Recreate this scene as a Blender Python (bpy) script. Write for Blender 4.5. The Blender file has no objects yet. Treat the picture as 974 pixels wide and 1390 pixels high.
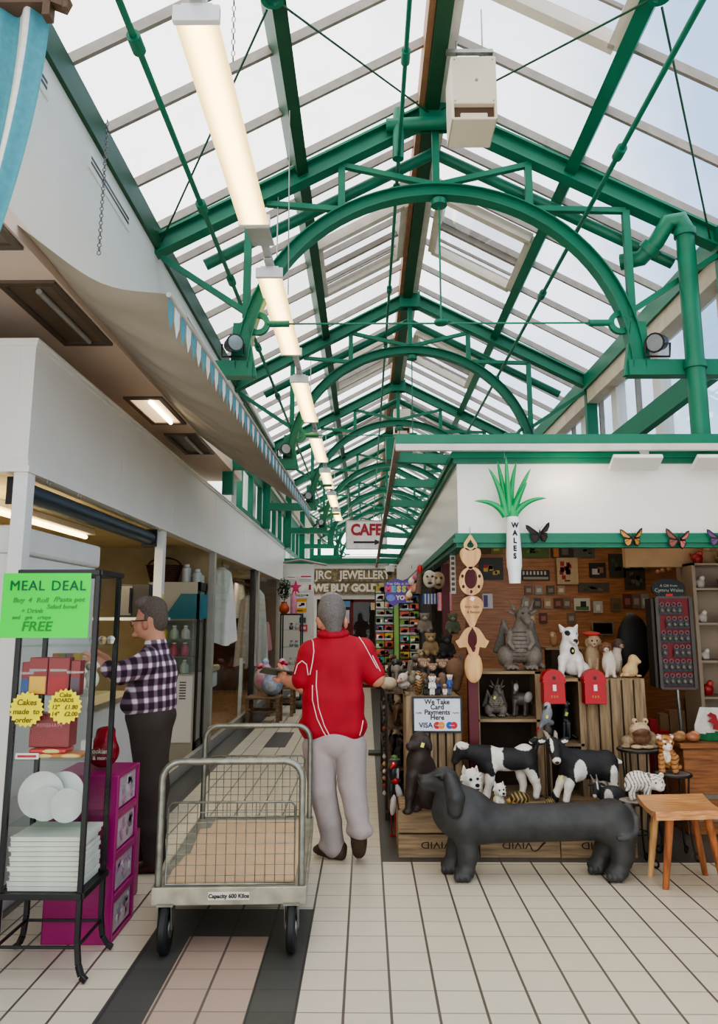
import bpy, math, random
import numpy as np
from math import sin, cos, pi, atan, tan, sqrt, radians
from mathutils import Vector, Matrix, Euler
import openvdb as vdb
random.seed(7)
scn = bpy.context.scene
COL = scn.collection

# ---------------------------------------------------------------- camera calibration
F = 1051.0; H = 1.6; PITCH = atan(188 / F); YAW = atan(10 / F * cos(PITCH))
CY, SY = cos(YAW), sin(YAW)
def ray(px, py):
    u = (px - 487) / F; v = (650 - py) / F
    fy = cos(PITCH) - v * sin(PITCH); z = sin(PITCH) + v * cos(PITCH)
    return (u * CY - fy * SY, u * SY + fy * CY, z)
def at(px, py, Y):
    r = ray(px, py); t = Y / r[1]; return Vector((r[0] * t, Y, H + r[2] * t))
def onx(px, py, X):
    r = ray(px, py); t = X / r[0]; return Vector((X, r[1] * t, H + r[2] * t))
def onz(px, py, Z):
    r = ray(px, py); t = (Z - H) / r[2]; return Vector((r[0] * t, r[1] * t, Z))
def depth(p):
    yy = -p[0] * SY + p[1] * CY
    return yy * cos(PITCH) + (p[2] - H) * sin(PITCH)

cam = bpy.data.cameras.new('camera'); camo = bpy.data.objects.new('camera', cam); COL.objects.link(camo)
cam.sensor_fit = 'HORIZONTAL'; cam.sensor_width = 36; cam.lens = F / 974 * 36
cam.shift_y = -45 / 974; cam.clip_start = .05; cam.clip_end = 400
camo.location = (0, 0, H); camo.rotation_euler = (pi / 2 + PITCH, 0, YAW)
scn.camera = camo

# ---------------------------------------------------------------- materials
def S(r, g, b):
    f = lambda c: (c / 12.92 if c <= .04045 else ((c + .055) / 1.055) ** 2.4)
    return (f(r / 255), f(g / 255), f(b / 255), 1)
MATS = {}
def nd(nt, t, **kw):
    n = nt.nodes.new(t)
    for k, v in kw.items(): setattr(n, k, v)
    return n
def base(name):
    m = bpy.data.materials.new(name); m.use_nodes = True; nt = m.node_tree
    b = nt.nodes['Principled BSDF']; return m, nt, b
def mat(name, rgb, rough=.5, metal=0, var=.12, scale=6, bump=0, emit=0, ecol=None, stretch=None, dark=None, alpha=1, spec=.5):
    if name in MATS: return MATS[name]
    m, nt, b = base(name)
    c = S(*rgb)
    tc = nd(nt, 'ShaderNodeTexCoord'); mp = nd(nt, 'ShaderNodeMapping')
    nt.links.new(tc.outputs['Object'], mp.inputs[0])
    if stretch: mp.inputs['Scale'].default_value = stretch
    nz = nd(nt, 'ShaderNodeTexNoise'); nz.inputs['Scale'].default_value = scale; nz.inputs['Detail'].default_value = 5
    nt.links.new(mp.outputs[0], nz.inputs['Vector'])
    rp = nd(nt, 'ShaderNodeValToRGB')
    lo = S(*dark) if dark else tuple(x * (1 - var) for x in c[:3]) + (1,)
    hi = tuple(min(1, x * (1 + var * .6)) for x in c[:3]) + (1,)
    rp.color_ramp.elements[0].position = .3; rp.color_ramp.elements[0].color = lo
    rp.color_ramp.elements[1].position = .7; rp.color_ramp.elements[1].color = hi
    nt.links.new(nz.outputs[0], rp.inputs[0]); nt.links.new(rp.outputs[0], b.inputs['Base Color'])
    b.inputs['Roughness'].default_value = rough; b.inputs['Metallic'].default_value = metal
    b.inputs['Specular IOR Level'].default_value = spec
    if bump:
        bp = nd(nt, 'ShaderNodeBump'); bp.inputs['Strength'].default_value = bump; bp.inputs['Distance'].default_value = .01
        nt.links.new(nz.outputs[0], bp.inputs['Height']); nt.links.new(bp.outputs[0], b.inputs['Normal'])
    if emit:
        b.inputs['Emission Color'].default_value = S(*(ecol or rgb)); b.inputs['Emission Strength'].default_value = emit
    if alpha < 1: b.inputs['Alpha'].default_value = alpha
    MATS[name] = m; return m
def glass(name, tint=(250, 252, 255), refl=.12, rough=.02, haze=0, hazecol=(235, 235, 235)):
    if name in MATS: return MATS[name]
    m, nt, b = base(name); nt.nodes.remove(b)
    out = nt.nodes['Material Output']
    tr = nd(nt, 'ShaderNodeBsdfTransparent'); tr.inputs[0].default_value = S(*tint)
    gl = nd(nt, 'ShaderNodeBsdfGlossy'); gl.inputs['Roughness'].default_value = rough; gl.inputs[0].default_value = (1, 1, 1, 1)
    lw = nd(nt, 'ShaderNodeLayerWeight'); lw.inputs['Blend'].default_value = .25
    ml = nd(nt, 'ShaderNodeMath', operation='MULTIPLY_ADD'); ml.inputs[1].default_value = refl * 2.5; ml.inputs[2].default_value = refl * .35; ml.use_clamp = True
    nt.links.new(lw.outputs['Fresnel'], ml.inputs[0])
    mx = nd(nt, 'ShaderNodeMixShader'); nt.links.new(ml.outputs[0], mx.inputs[0])
    nt.links.new(tr.outputs[0], mx.inputs[1]); nt.links.new(gl.outputs[0], mx.inputs[2])
    last = mx
    if haze:
        df = nd(nt, 'ShaderNodeBsdfDiffuse'); df.inputs[0].default_value = S(*hazecol)
        nz = nd(nt, 'ShaderNodeTexNoise'); nz.inputs['Scale'].default_value = 2.5
        tc = nd(nt, 'ShaderNodeTexCoord'); nt.links.new(tc.outputs['Object'], nz.inputs['Vector'])
        mm = nd(nt, 'ShaderNodeMath', operation='MULTIPLY'); mm.inputs[1].default_value = haze * 2; nt.links.new(nz.outputs[0], mm.inputs[0])
        m2 = nd(nt, 'ShaderNodeMixShader'); nt.links.new(mm.outputs[0], m2.inputs[0])
        nt.links.new(mx.outputs[0], m2.inputs[1]); nt.links.new(df.outputs[0], m2.inputs[2]); last = m2
    nt.links.new(last.outputs[0], out.inputs[0])
    MATS[name] = m; return m
def paint(rough=.5, var=.1, scale=30, bump=0, spec=.5, metal=0):
    name = 'paint_%g_%g_%g_%g_%g_%g' % (rough, var, scale, bump, spec, metal)
    if name in MATS: return MATS[name]
    m, nt, b = base(name)
    a = nd(nt, 'ShaderNodeAttribute', attribute_name='Col')
    tc = nd(nt, 'ShaderNodeTexCoord'); nz = nd(nt, 'ShaderNodeTexNoise'); nz.inputs['Scale'].default_value = scale; nz.inputs['Detail'].default_value = 4
    nt.links.new(tc.outputs['Object'], nz.inputs['Vector'])
    mr = nd(nt, 'ShaderNodeMapRange'); mr.inputs['From Min'].default_value = .3; mr.inputs['From Max'].default_value = .7
    mr.inputs['To Min'].default_value = 1 - var; mr.inputs['To Max'].default_value = 1 + var * .5
    nt.links.new(nz.outputs[0], mr.inputs[0])
    vm = nd(nt, 'ShaderNodeVectorMath', operation='SCALE'); nt.links.new(a.outputs['Color'], vm.inputs[0]); nt.links.new(mr.outputs[0], vm.inputs['Scale'])
    nt.links.new(vm.outputs[0], b.inputs['Base Color']); b.inputs['Roughness'].default_value = rough
    b.inputs['Specular IOR Level'].default_value = spec; b.inputs['Metallic'].default_value = metal
    if bump:
        bp = nd(nt, 'ShaderNodeBump'); bp.inputs['Strength'].default_value = bump; bp.inputs['Distance'].default_value = .006
        nt.links.new(nz.outputs[0], bp.inputs['Height']); nt.links.new(bp.outputs[0], b.inputs['Normal'])
    MATS[name] = m; return m
def tilemat(name, rgb, grout, px=.1975, py=.195, ox=.1, oy=4.103, gx=.012, gy=.007, var=.06, rough=.35):
    m, nt, b = base(name)
    tc = nd(nt, 'ShaderNodeTexCoord'); sp = nd(nt, 'ShaderNodeSeparateXYZ'); nt.links.new(tc.outputs['Object'], sp.inputs[0])
    def M(op, a, bv=0, c=0):
        n = nd(nt, 'ShaderNodeMath', operation=op)
        for i, v in enumerate((a, bv, c)):
            if isinstance(v, (int, float)): n.inputs[i].default_value = v
            else: nt.links.new(v, n.inputs[i])
        return n.outputs[0]
    us = M('DIVIDE', M('SUBTRACT', sp.outputs[0], ox), px); vs = M('DIVIDE', M('SUBTRACT', sp.outputs[1], oy), py)
    e1 = M('LESS_THAN', M('ABSOLUTE', M('SUBTRACT', M('FRACT', M('ADD', us, 50.5)), .5)), gx / px * .5)
    e2 = M('LESS_THAN', M('ABSOLUTE', M('SUBTRACT', M('FRACT', M('ADD', vs, 50.5)), .5)), gy / py * .5)
    e = M('MAXIMUM', e1, M('MULTIPLY', e2, .75))
    cb = nd(nt, 'ShaderNodeCombineXYZ'); nt.links.new(M('FLOOR', us), cb.inputs[0]); nt.links.new(M('FLOOR', vs), cb.inputs[1])
    wn = nd(nt, 'ShaderNodeTexWhiteNoise', noise_dimensions='3D'); nt.links.new(cb.outputs[0], wn.inputs[0])
    nz = nd(nt, 'ShaderNodeTexNoise'); nz.inputs['Scale'].default_value = 3; nz.inputs['Detail'].default_value = 6; nt.links.new(tc.outputs['Object'], nz.inputs['Vector'])
    f = M('ADD', M('MULTIPLY_ADD', wn.outputs[0], var, 1 - var), M('MULTIPLY', M('SUBTRACT', nz.outputs[0], .5), .12))
    vm = nd(nt, 'ShaderNodeVectorMath', operation='SCALE'); vm.inputs[0].default_value = S(*rgb)[:3]; nt.links.new(f, vm.inputs['Scale'])
    mx = nd(nt, 'ShaderNodeMix', data_type='RGBA'); nt.links.new(e, mx.inputs[0]); nt.links.new(vm.outputs[0], mx.inputs[6]); mx.inputs[7].default_value = S(*grout)
    nt.links.new(mx.outputs[2], b.inputs['Base Color']); b.inputs['Roughness'].default_value = rough
    MATS[name] = m; return m
def brickmat(name, c1, c2, mortar, scale=1, bw=.23, bh=.075, rough=.8, offset=.5):
    m, nt, b = base(name)
    tc = nd(nt, 'ShaderNodeTexCoord'); sp = nd(nt, 'ShaderNodeSeparateXYZ'); cb = nd(nt, 'ShaderNodeCombineXYZ')
    nt.links.new(tc.outputs['Object'], sp.inputs[0])
    ad = nd(nt, 'ShaderNodeMath', operation='ADD'); nt.links.new(sp.outputs[0], ad.inputs[0]); nt.links.new(sp.outputs[1], ad.inputs[1])
    nt.links.new(ad.outputs[0], cb.inputs[0]); nt.links.new(sp.outputs[2], cb.inputs[1])
    br = nd(nt, 'ShaderNodeTexBrick'); nt.links.new(cb.outputs[0], br.inputs['Vector'])
    br.inputs['Color1'].default_value = S(*c1); br.inputs['Color2'].default_value = S(*c2); br.inputs['Mortar'].default_value = S(*mortar)
    br.inputs['Scale'].default_value = scale; br.inputs['Brick Width'].default_value = bw; br.inputs['Row Height'].default_value = bh; br.inputs['Mortar Size'].default_value = .008
    br.offset = offset
    nt.links.new(br.outputs[0], b.inputs['Base Color']); b.inputs['Roughness'].default_value = rough
    MATS[name] = m; return m
def wood(name, rgb, dark, axis='x', rough=.6, scale=1.0, bump=.15):
    st = {'x': (2, 22, 22), 'y': (22, 2, 22), 'z': (22, 22, 2)}[axis]
    return mat(name, rgb, rough, 0, .3, 2.2 * scale, bump, stretch=st, dark=dark)

# ---------------------------------------------------------------- mesh builder
class MB:
    def __init__(s): s.v = []; s.f = []; s.c = []; s.col = (1, 1, 1, 1)
    def add(s, vs, fs, col=None):
        b = len(s.v); s.v += [tuple(x) for x in vs]; s.f += [tuple(b + i for i in f) for f in fs]
        s.c += [S(*col) if col else s.col] * len(fs); return s
    def box(s, c, d, rot=None, col=None):
        c = Vector(c); R = Euler(rot).to_matrix() if rot else Matrix.Identity(3)
        vs = [c + R @ Vector((x * d[0] / 2, y * d[1] / 2, z * d[2] / 2)) for z in (-1, 1) for y in (-1, 1) for x in (-1, 1)]
        return s.add(vs, [(0, 2, 3, 1), (4, 5, 7, 6), (0, 1, 5, 4), (2, 6, 7, 3), (0, 4, 6, 2), (1, 3, 7, 5)], col)
    def bx(s, x0, x1, y0, y1, z0, z1, col=None): return s.box(((x0 + x1) / 2, (y0 + y1) / 2, (z0 + z1) / 2), (abs(x1 - x0), abs(y1 - y0), abs(z1 - z0)), None, col)
    def bar(s, a, b, w, h, col=None, up=(0, 0, 1)):
        a, b = Vector(a), Vector(b); d = (b - a); L = d.length
        if L < 1e-6: return s
        d /= L; u = Vector(up)
        if abs(d.dot(u)) > .99: u = Vector((0, 1, 0))
        x = d.cross(u).normalized(); u = x.cross(d).normalized()
        vs = [p + x * (i * w / 2) + u * (j * h / 2) for p in (a, b) for i, j in ((-1, -1), (1, -1), (1, 1), (-1, 1))]
        return s.add(vs, [(3, 2, 1, 0), (4, 5, 6, 7), (0, 1, 5, 4), (1, 2, 6, 5), (2, 3, 7, 6), (3, 0, 4, 7)], col)
    def tube(s, pts, r, n=8, closed=False, col=None, caps=True):
        pts = [Vector(p) for p in pts]; m = len(pts); rs = r if isinstance(r, (list, tuple)) else [r] * m
        vs = []; fs = []; ref = None
        for i, p in enumerate(pts):
            if closed: t = pts[(i + 1) % m] - pts[i - 1]
            else: t = pts[min(i + 1, m - 1)] - pts[max(i - 1, 0)]
            t = t.normalized() if t.length > 1e-9 else Vector((0, 0, 1))
            if ref is None:
                ref = Vector((0, 0, 1)) if abs(t.z) < .9 else Vector((1, 0, 0))
                ref = t.cross(ref).normalized()
            else:
                ref = (ref - t * ref.dot(t)).normalized()
            q = t.cross(ref)
            for k in range(n):
                a = 2 * pi * k / n; vs.append(p + (ref * cos(a) + q * sin(a)) * rs[i])
        for i in range(m if closed else m - 1):
            j = (i + 1) % m
            for k in range(n): fs.append((i * n + k, i * n + (k + 1) % n, j * n + (k + 1) % n, j * n + k))
        if caps and not closed: fs.append(tuple(range(n - 1, -1, -1))); fs.append(tuple((m - 1) * n + k for k in range(n)))
        return s.add(vs, fs, col)
    def cyl(s, a, b, r, r2=None, n=14, col=None): return s.tube([a, b], [r, r if r2 is None else r2], n, col=col)
    def lathe(s, prof, c=(0, 0, 0), n=20, col=None, sx=1, sy=1):
        c = Vector(c); vs = []; fs = []; m = len(prof)
        for r, z in prof:
            for k in range(n): a = 2 * pi * k / n; vs.append(c + Vector((r * cos(a) * sx, r * sin(a) * sy, z)))
        for i in range(m - 1):
            for k in range(n): fs.append((i * n + k, i * n + (k + 1) % n, (i + 1) * n + (k + 1) % n, (i + 1) * n + k))
        if prof[0][0] > 1e-6: fs.append(tuple(range(n - 1, -1, -1)))
        if prof[-1][0] > 1e-6: fs.append(tuple((m - 1) * n + k for k in range(n)))
        return s.add(vs, fs, col)
    def sph(s, c, r, n=12, col=None):
        r = r if isinstance(r, (tuple, list)) else (r, r, r); c = Vector(c); h = max(6, n // 2 + 1); vs = []; fs = []
        for i in range(h + 1):
            t = pi * i / h
            for k in range(n): a = 2 * pi * k / n; vs.append(c + Vector((r[0] * sin(t) * cos(a), r[1] * sin(t) * sin(a), -r[2] * cos(t))))
        for i in range(h):
            for k in range(n): fs.append((i * n + k, i * n + (k + 1) % n, (i + 1) * n + (k + 1) % n, (i + 1) * n + k))
        return s.add(vs, fs, col)
    def prism(s, poly, t0, t1, plane='xz', o=(0, 0, 0), col=None):
        o = Vector(o)
        P = {'xz': lambda a, b, t: Vector((a, t, b)), 'xy': lambda a, b, t: Vector((a, b, t)), 'yz': lambda a, b, t: Vector((t, a, b))}[plane]
        n = len(poly); vs = [o + P(a, b, t0) for a, b in poly] + [o + P(a, b, t1) for a, b in poly]
        fs = [tuple(range(n)), tuple(range(2 * n - 1, n - 1, -1))] + [(i, n + i, n + (i + 1) % n, (i + 1) % n) for i in range(n)]
        return s.add(vs, fs, col)
    def strip(s, outer, inner, t0, t1, plane='xz', o=(0, 0, 0), col=None, closed=True):
        n = len(outer); o = Vector(o)
        P = {'xz': lambda a, b, t: Vector((a, t, b)), 'xy': lambda a, b, t: Vector((a, b, t)), 'yz': lambda a, b, t: Vector((t, a, b))}[plane]
        vs = [o + P(*outer[i], t) for t in (t0, t1) for i in range(n)] + [o + P(*inner[i], t) for t in (t0, t1) for i in range(n)]
        fs = []
        for i in range(n if closed else n - 1):
            j = (i + 1) % n
            fs += [(i, j, 2 * n + j, 2 * n + i), (n + j, n + i, 3 * n + i, 3 * n + j), (j, i, n + i, n + j), (2 * n + i, 2 * n + j, 3 * n + j, 3 * n + i)]
        if not closed:
            e = n - 1; fs += [(0, 2 * n, 3 * n, n), (e, n + e, 3 * n + e, 2 * n + e)]
        return s.add(vs, fs, col)
    def grid(s, fn, nu, nv, col=None, colfn=None):
        vs = [fn(i / nu, j / nv) for j in range(nv + 1) for i in range(nu + 1)]
        b = len(s.v); s.v += [tuple(x) for x in vs]
        for j in range(nv):
            for i in range(nu):
                k = b + j * (nu + 1) + i; s.f.append((k, k + 1, k + nu + 2, k + nu + 1))
                s.c.append(S(*(colfn((i + .5) / nu, (j + .5) / nv) if colfn else col)) if (col or colfn) else s.col)
        return s
    def build(s, name, m, parent=None, smooth=None, bevel=0, loc=None, solid=0):
        me = bpy.data.meshes.new(name); me.from_pydata(s.v, [], s.f)
        import bmesh
        bm = bmesh.new(); bm.from_mesh(me); bmesh.ops.recalc_face_normals(bm, faces=bm.faces[:]); bm.to_mesh(me); bm.free()
        if len(me.polygons) == len(s.c):
            at_ = me.color_attributes.new('Col', 'FLOAT_COLOR', 'CORNER')
            arr = np.empty((len(me.loops), 4), np.float32)
            for p, c in zip(me.polygons, s.c): arr[p.loop_start:p.loop_start + p.loop_total] = c
            at_.data.foreach_set('color', arr.ravel())
        me.materials.append(m)
        if smooth is not None:
            me.polygons.foreach_set('use_smooth', [True] * len(me.polygons))
            if smooth < 180: me.set_sharp_from_angle(angle=radians(smooth))
        o = bpy.data.objects.new(name, me); COL.objects.link(o)
        if parent: o.parent = parent
        if loc is not None: o.location = loc
        if bevel:
            b = o.modifiers.new('bevel', 'BEVEL'); b.width = bevel; b.segments = 2; b.limit_method = 'ANGLE'
        if solid:
            b = o.modifiers.new('solid', 'SOLIDIFY'); b.thickness = solid; b.offset = 0
        return o
def tag(o, label, cat, group=None, kind=None):
    o['label'] = label; o['category'] = cat
    if group: o['group'] = group
    if kind: o['kind'] = kind
    return o
def thing(name, label, cat, loc=(0, 0, 0), rz=0, group=None, kind=None):
    o = bpy.data.objects.new(name, None); COL.objects.link(o); o.location = loc; o.rotation_euler = (0, 0, rz); o.empty_display_size = .1
    return tag(o, label, cat, group, kind)
def struct(name, mb, m, label, cat, **kw): return tag(mb.build(name, m, None, **kw), label, cat, None, 'structure')
KIDS = {}
def dup(root, loc=None, rz=None, label=None, group=None, scale=None):
    def cp(o, par):
        c = o.copy(); COL.objects.link(c)
        if par: c.parent = par
        for ch in [x for x in list(COL.objects) if x.parent == o]: cp(ch, c)
        return c
    c = cp(root, None)
    if loc is not None: c.location = loc
    if rz is not None: c.rotation_euler = (0, 0, rz)
    if scale is not None: c.scale = (scale,) * 3 if isinstance(scale, (int, float)) else scale
    if label: c['label'] = label
    if group: c['group'] = group
    return c
def text(name, s, size, m, parent=None, loc=(0, 0, 0), rot=(pi / 2, 0, 0), align='CENTER', ext=.001, sx=1, bold=0, shear=0, space=1, line=1):
    cu = bpy.data.curves.new(name, 'FONT'); cu.body = s; cu.size = size; cu.align_x = align; cu.align_y = 'CENTER'; cu.extrude = ext
    cu.offset = bold; cu.shear = shear; cu.space_character = space; cu.space_line = line; cu.resolution_u = 3
    o = bpy.data.objects.new(name, cu); COL.objects.link(o)
    me = bpy.data.meshes.new_from_object(o); bpy.data.objects.remove(o); bpy.data.curves.remove(cu)
    me.name = name; me.materials.clear(); me.materials.append(m)
    o = bpy.data.objects.new(name, me); COL.objects.link(o); o.location = loc; o.rotation_euler = rot; o.scale = (sx, 1, 1)
    if parent: o.parent = parent
    return o

# ---------------------------------------------------------------- organic shapes: signed distance blobs meshed with OpenVDB
class Blob:
    ground = False; org = None; lift = 0
    def __init__(s, view=None, base=(0, 0), sc=1.0):
        # coordinates: (px, py) of a zoomed view plus a depth in the same unit; sc = metres per unit
        s.p = []; s.pt = []; s.k = .01; s.col = (200, 200, 200); s.b = base; s.sc = sc; s.view = view
    def P(s, q):
        d = q[2] if len(q) > 2 else 0
        if s.org is not None:
            w = at(s.view[0] + q[0] / s.view[2], s.view[1] + q[1] / s.view[2], s.org.y) - s.org
            return np.array((w.x, d * s.sc, w.z + s.lift))
        return np.array(((q[0] - s.b[0]) * s.sc, d * s.sc, (s.b[1] - q[1]) * s.sc))
    def cap(s, a, b, r1, r2=None, col=None, k=None):
        s.p.append(('c', s.P(a), s.P(b), r1 * s.sc, (r1 if r2 is None else r2) * s.sc, col or s.col, s.kk(k))); return s
    def kin(s):
        o = Blob(s.view, s.b, s.sc); o.org = s.org; return o
    def kk(s, k): return (s.k if k is None else k) * s.sc
    def chain(s, pts, col=None, k=None):
        for a, b in zip(pts, pts[1:]): s.cap(a[:3], b[:3], a[3], b[3], col, k)
        return s
    def ell(s, c, r, rot=(0, 0, 0), col=None, k=None):
        R = np.array(Euler(rot).to_matrix()).T
        r = r if isinstance(r, (tuple, list)) else (r, r, r)
        s.p.append(('e', s.P(c), np.array((r[0], r[2], r[1])) * s.sc if len(r) == 3 else None, R, 0, col or s.col, s.kk(k))); return s
    def rbox(s, c, hd, r, rot=(0, 0, 0), col=None, k=None):
        R = np.array(Euler(rot).to_matrix()).T
        s.p.append(('b', s.P(c), np.array((hd[0], hd[2], hd[1])) * s.sc, R, r * s.sc, col or s.col, s.kk(k))); return s
    def dot(s, c, r, col, front=True, depth=None):
        # colour only: an ellipse seen from the front (front=True: only in front of depth)
        r = r if isinstance(r, (tuple, list)) else (r, r)
        s.pt.append((s.P(c), r[0] * s.sc, r[1] * s.sc, S(*col), front, (depth if depth is not None else (c[2] if len(c) > 2 else 0)) * s.sc)); return s
    def fn(s, f, col): s.pt.append((f, S(*col))); return s
    @staticmethod
    def d(pr, X):
        t = pr[0]
        if t == 'c':
            _, a, b, r1, r2 = pr[:5]; ab = b - a; L = float(ab @ ab)
            h = np.clip(((X - a) @ ab) / L, 0, 1) if L > 1e-12 else np.zeros(X.shape[:-1])
            return np.linalg.norm(X - a - h[..., None] * ab, axis=-1) - (r1 + (r2 - r1) * h)
        if t == 'e':
            q = (X - pr[1]) @ pr[3].T; r = pr[2]
            k0 = np.linalg.norm(q / r, axis=-1); k1 = np.linalg.norm(q / (r * r), axis=-1)
            return np.where(k1 < 1e-9, -float(min(r)), k0 * (k0 - 1) / np.maximum(k1, 1e-9))
        q = np.abs((X - pr[1]) @ pr[3].T) - pr[2] + pr[4]
        return np.linalg.norm(np.maximum(q, 0), axis=-1) + np.minimum(q.max(-1), 0) - pr[4]
    def bounds(s, pr):
        if pr[0] == 'c':
            r = max(pr[3], pr[4]); return np.minimum(pr[1], pr[2]) - r, np.maximum(pr[1], pr[2]) + r
        r = float(np.linalg.norm(pr[2])) if pr[0] == 'b' else float(max(pr[2])); return pr[1] - r, pr[1] + r
    def build(s, name, m, parent=None, vox=None, loc=None, smooth=True):
        bs = [s.bounds(p) for p in s.p]; lo = np.min([b[0] for b in bs], 0); hi = np.max([b[1] for b in bs], 0)
        if vox is None: vox = float(max(hi - lo)) / 70
        lo = lo - 3 * vox; n = np.ceil((hi + 3 * vox - lo) / vox).astype(int) + 1
        D = np.full(n, 1e3, np.float64)
        for pr, (a, b) in zip(s.p, bs):
            k = max(pr[6], 1e-6); g = k + 3 * vox
            i0 = np.maximum(((a - g - lo) / vox).astype(int), 0); i1 = np.minimum(((b + g - lo) / vox).astype(int) + 2, n)
            ax = [lo[j] + np.arange(i0[j], i1[j]) * vox for j in range(3)]
            X = np.stack(np.meshgrid(*ax, indexing='ij'), -1)
            d = s.d(pr, X); sl = tuple(slice(i0[j], i1[j]) for j in range(3)); o = D[sl]
            h = np.maximum(k - np.abs(o - d), 0) / k
            D[sl] = np.minimum(o, d) - h * h * k * .25
        g = vdb.FloatGrid(background=10 * vox); g.copyFromArray(np.clip(D, -10 * vox, 10 * vox).astype(np.float32))
        pts, quads = g.convertToQuads(0.0)
        V = np.asarray(pts, np.float64) * vox + lo; Q = np.asarray(quads)
        C = np.zeros((len(V), 4), np.float32); best = np.full(len(V), 1e9)
        for pr in s.p:
            d = s.d(pr, V); mk = d < best; best[mk] = d[mk]; C[mk] = S(*pr[5])
        for q in s.pt:
            if len(q) == 2: mk = q[0](V); C[mk] = q[1]; continue
            c, rx, rz, col, front, dp = q
            mk = ((V[:, 0] - c[0]) / rx) ** 2 + ((V[:, 2] - c[2]) / rz) ** 2 < 1
            if front: mk &= V[:, 1] < dp
            C[mk] = col
        if s.ground: V[:, 2] += .001 - V[:, 2].min(); s.ground = False
        me = bpy.data.meshes.new(name)
        me.vertices.add(len(V)); me.vertices.foreach_set('co', V.astype(np.float32).ravel())
        a_, b_, c_ = V[Q[:, 0]], V[Q[:, 1]], V[Q[:, 2]]; d_ = V[Q[:, 3]]
        if (np.einsum('ij,ij->i', a_, np.cross(b_, c_)) + np.einsum('ij,ij->i', a_, np.cross(c_, d_))).sum() < 0: Q = Q[:, ::-1]
        me.loops.add(Q.size); me.loops.foreach_set('vertex_index', Q.astype(np.int32).ravel())
        me.polygons.add(len(Q)); me.polygons.foreach_set('loop_start', np.arange(0, Q.size, 4, dtype=np.int32))
        try: me.polygons.foreach_set('loop_total', np.full(len(Q), 4, dtype=np.int32))
        except Exception: pass
        me.update(calc_edges=True); me.validate()
        ca = me.color_attributes.new('Col', 'FLOAT_COLOR', 'POINT'); ca.data.foreach_set('color', C.ravel())
        me.materials.append(m)
        if smooth: me.polygons.foreach_set('use_smooth', [True] * len(me.polygons))
        o = bpy.data.objects.new(name, me); COL.objects.link(o)
        if parent: o.parent = parent
        if loc is not None: o.location = loc
        return o
def fig(name, label, cat, view, base, z=None, Y=None, group=None):
    """A sculpted thing measured in a zoomed view (ox, oy, scale): an Empty at its base and a Blob in the view's units."""
    px, py = view[0] + base[0] / view[2], view[1] + base[1] / view[2]
    p = onz(px, py, z) if Y is None else at(px, py, Y)
    if Y is not None and z is not None: p.z = z
    t = thing(name, label, cat, p, 0, group)
    b = Blob(view, base, depth(p) / F / view[2]); b.t = t; b.org = Vector(onz(px, py, z) if Y is None else at(px, py, Y)); b.ground = cat != 'person'
    return t, b
# ================================================================ world and light
w = bpy.data.worlds.new('sky'); scn.world = w; w.use_nodes = True; nt = w.node_tree
bg = nt.nodes['Background']; tc = nd(nt, 'ShaderNodeTexCoord'); nz = nd(nt, 'ShaderNodeTexNoise'); nz.inputs['Scale'].default_value = 2.6; nz.inputs['Detail'].default_value = 7
nt.links.new(tc.outputs['Generated'], nz.inputs['Vector'])
sp = nd(nt, 'ShaderNodeSeparateXYZ'); nt.links.new(tc.outputs['Generated'], sp.inputs[0])
ad = nd(nt, 'ShaderNodeMath', operation='MULTIPLY_ADD'); ad.inputs[1].default_value = -1.25; nt.links.new(sp.outputs[0], ad.inputs[0]); nt.links.new(nz.outputs[0], ad.inputs[2])
rp = nd(nt, 'ShaderNodeValToRGB'); rp.color_ramp.elements[0].position = .0; rp.color_ramp.elements[0].color = (.27, .39, .57, 1)
rp.color_ramp.elements[1].position = .5; rp.color_ramp.elements[1].color = (1.0, .985, .97, 1)
nt.links.new(ad.outputs[0], rp.inputs[0]); nt.links.new(rp.outputs[0], bg.inputs[0])
SKY = 3.0
bg.inputs[1].default_value = SKY
scn.view_settings.view_transform = 'AgX'
try: scn.view_settings.look = 'AgX - Medium High Contrast'
except Exception: pass
scn.view_settings.exposure = 0.0
scn.cycles.max_bounces = 8; scn.cycles.diffuse_bounces = 4; scn.cycles.glossy_bounces = 3; scn.cycles.transmission_bounces = 4; scn.cycles.transparent_max_bounces = 14
scn.cycles.use_denoising = True; scn.cycles.sample_clamp_indirect = 8; scn.cycles.caustics_reflective = False; scn.cycles.caustics_refractive = False

sun = bpy.data.lights.new('soft_fill', 'SUN'); sun.energy = 1.5; sun.angle = radians(80); sun.color = (1, .95, .87)  # broad warm light added to lift the left side, standing in for bright sky
so = bpy.data.objects.new('soft_fill', sun); COL.objects.link(so); so.rotation_euler = Vector((-.72, .22, -.66)).to_track_quat('-Z', 'Y').to_euler(); so.location = (12, -4, 14)
def area(name, loc, size, power, col=(1, .9, .75), rot=(0, 0, 0)):
    l = bpy.data.lights.new(name, 'AREA'); l.shape = 'RECTANGLE'; l.size, l.size_y = size; l.energy = power; l.color = col
    o = bpy.data.objects.new(name, l); COL.objects.link(o); o.location = loc; o.rotation_euler = rot; return o

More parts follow.
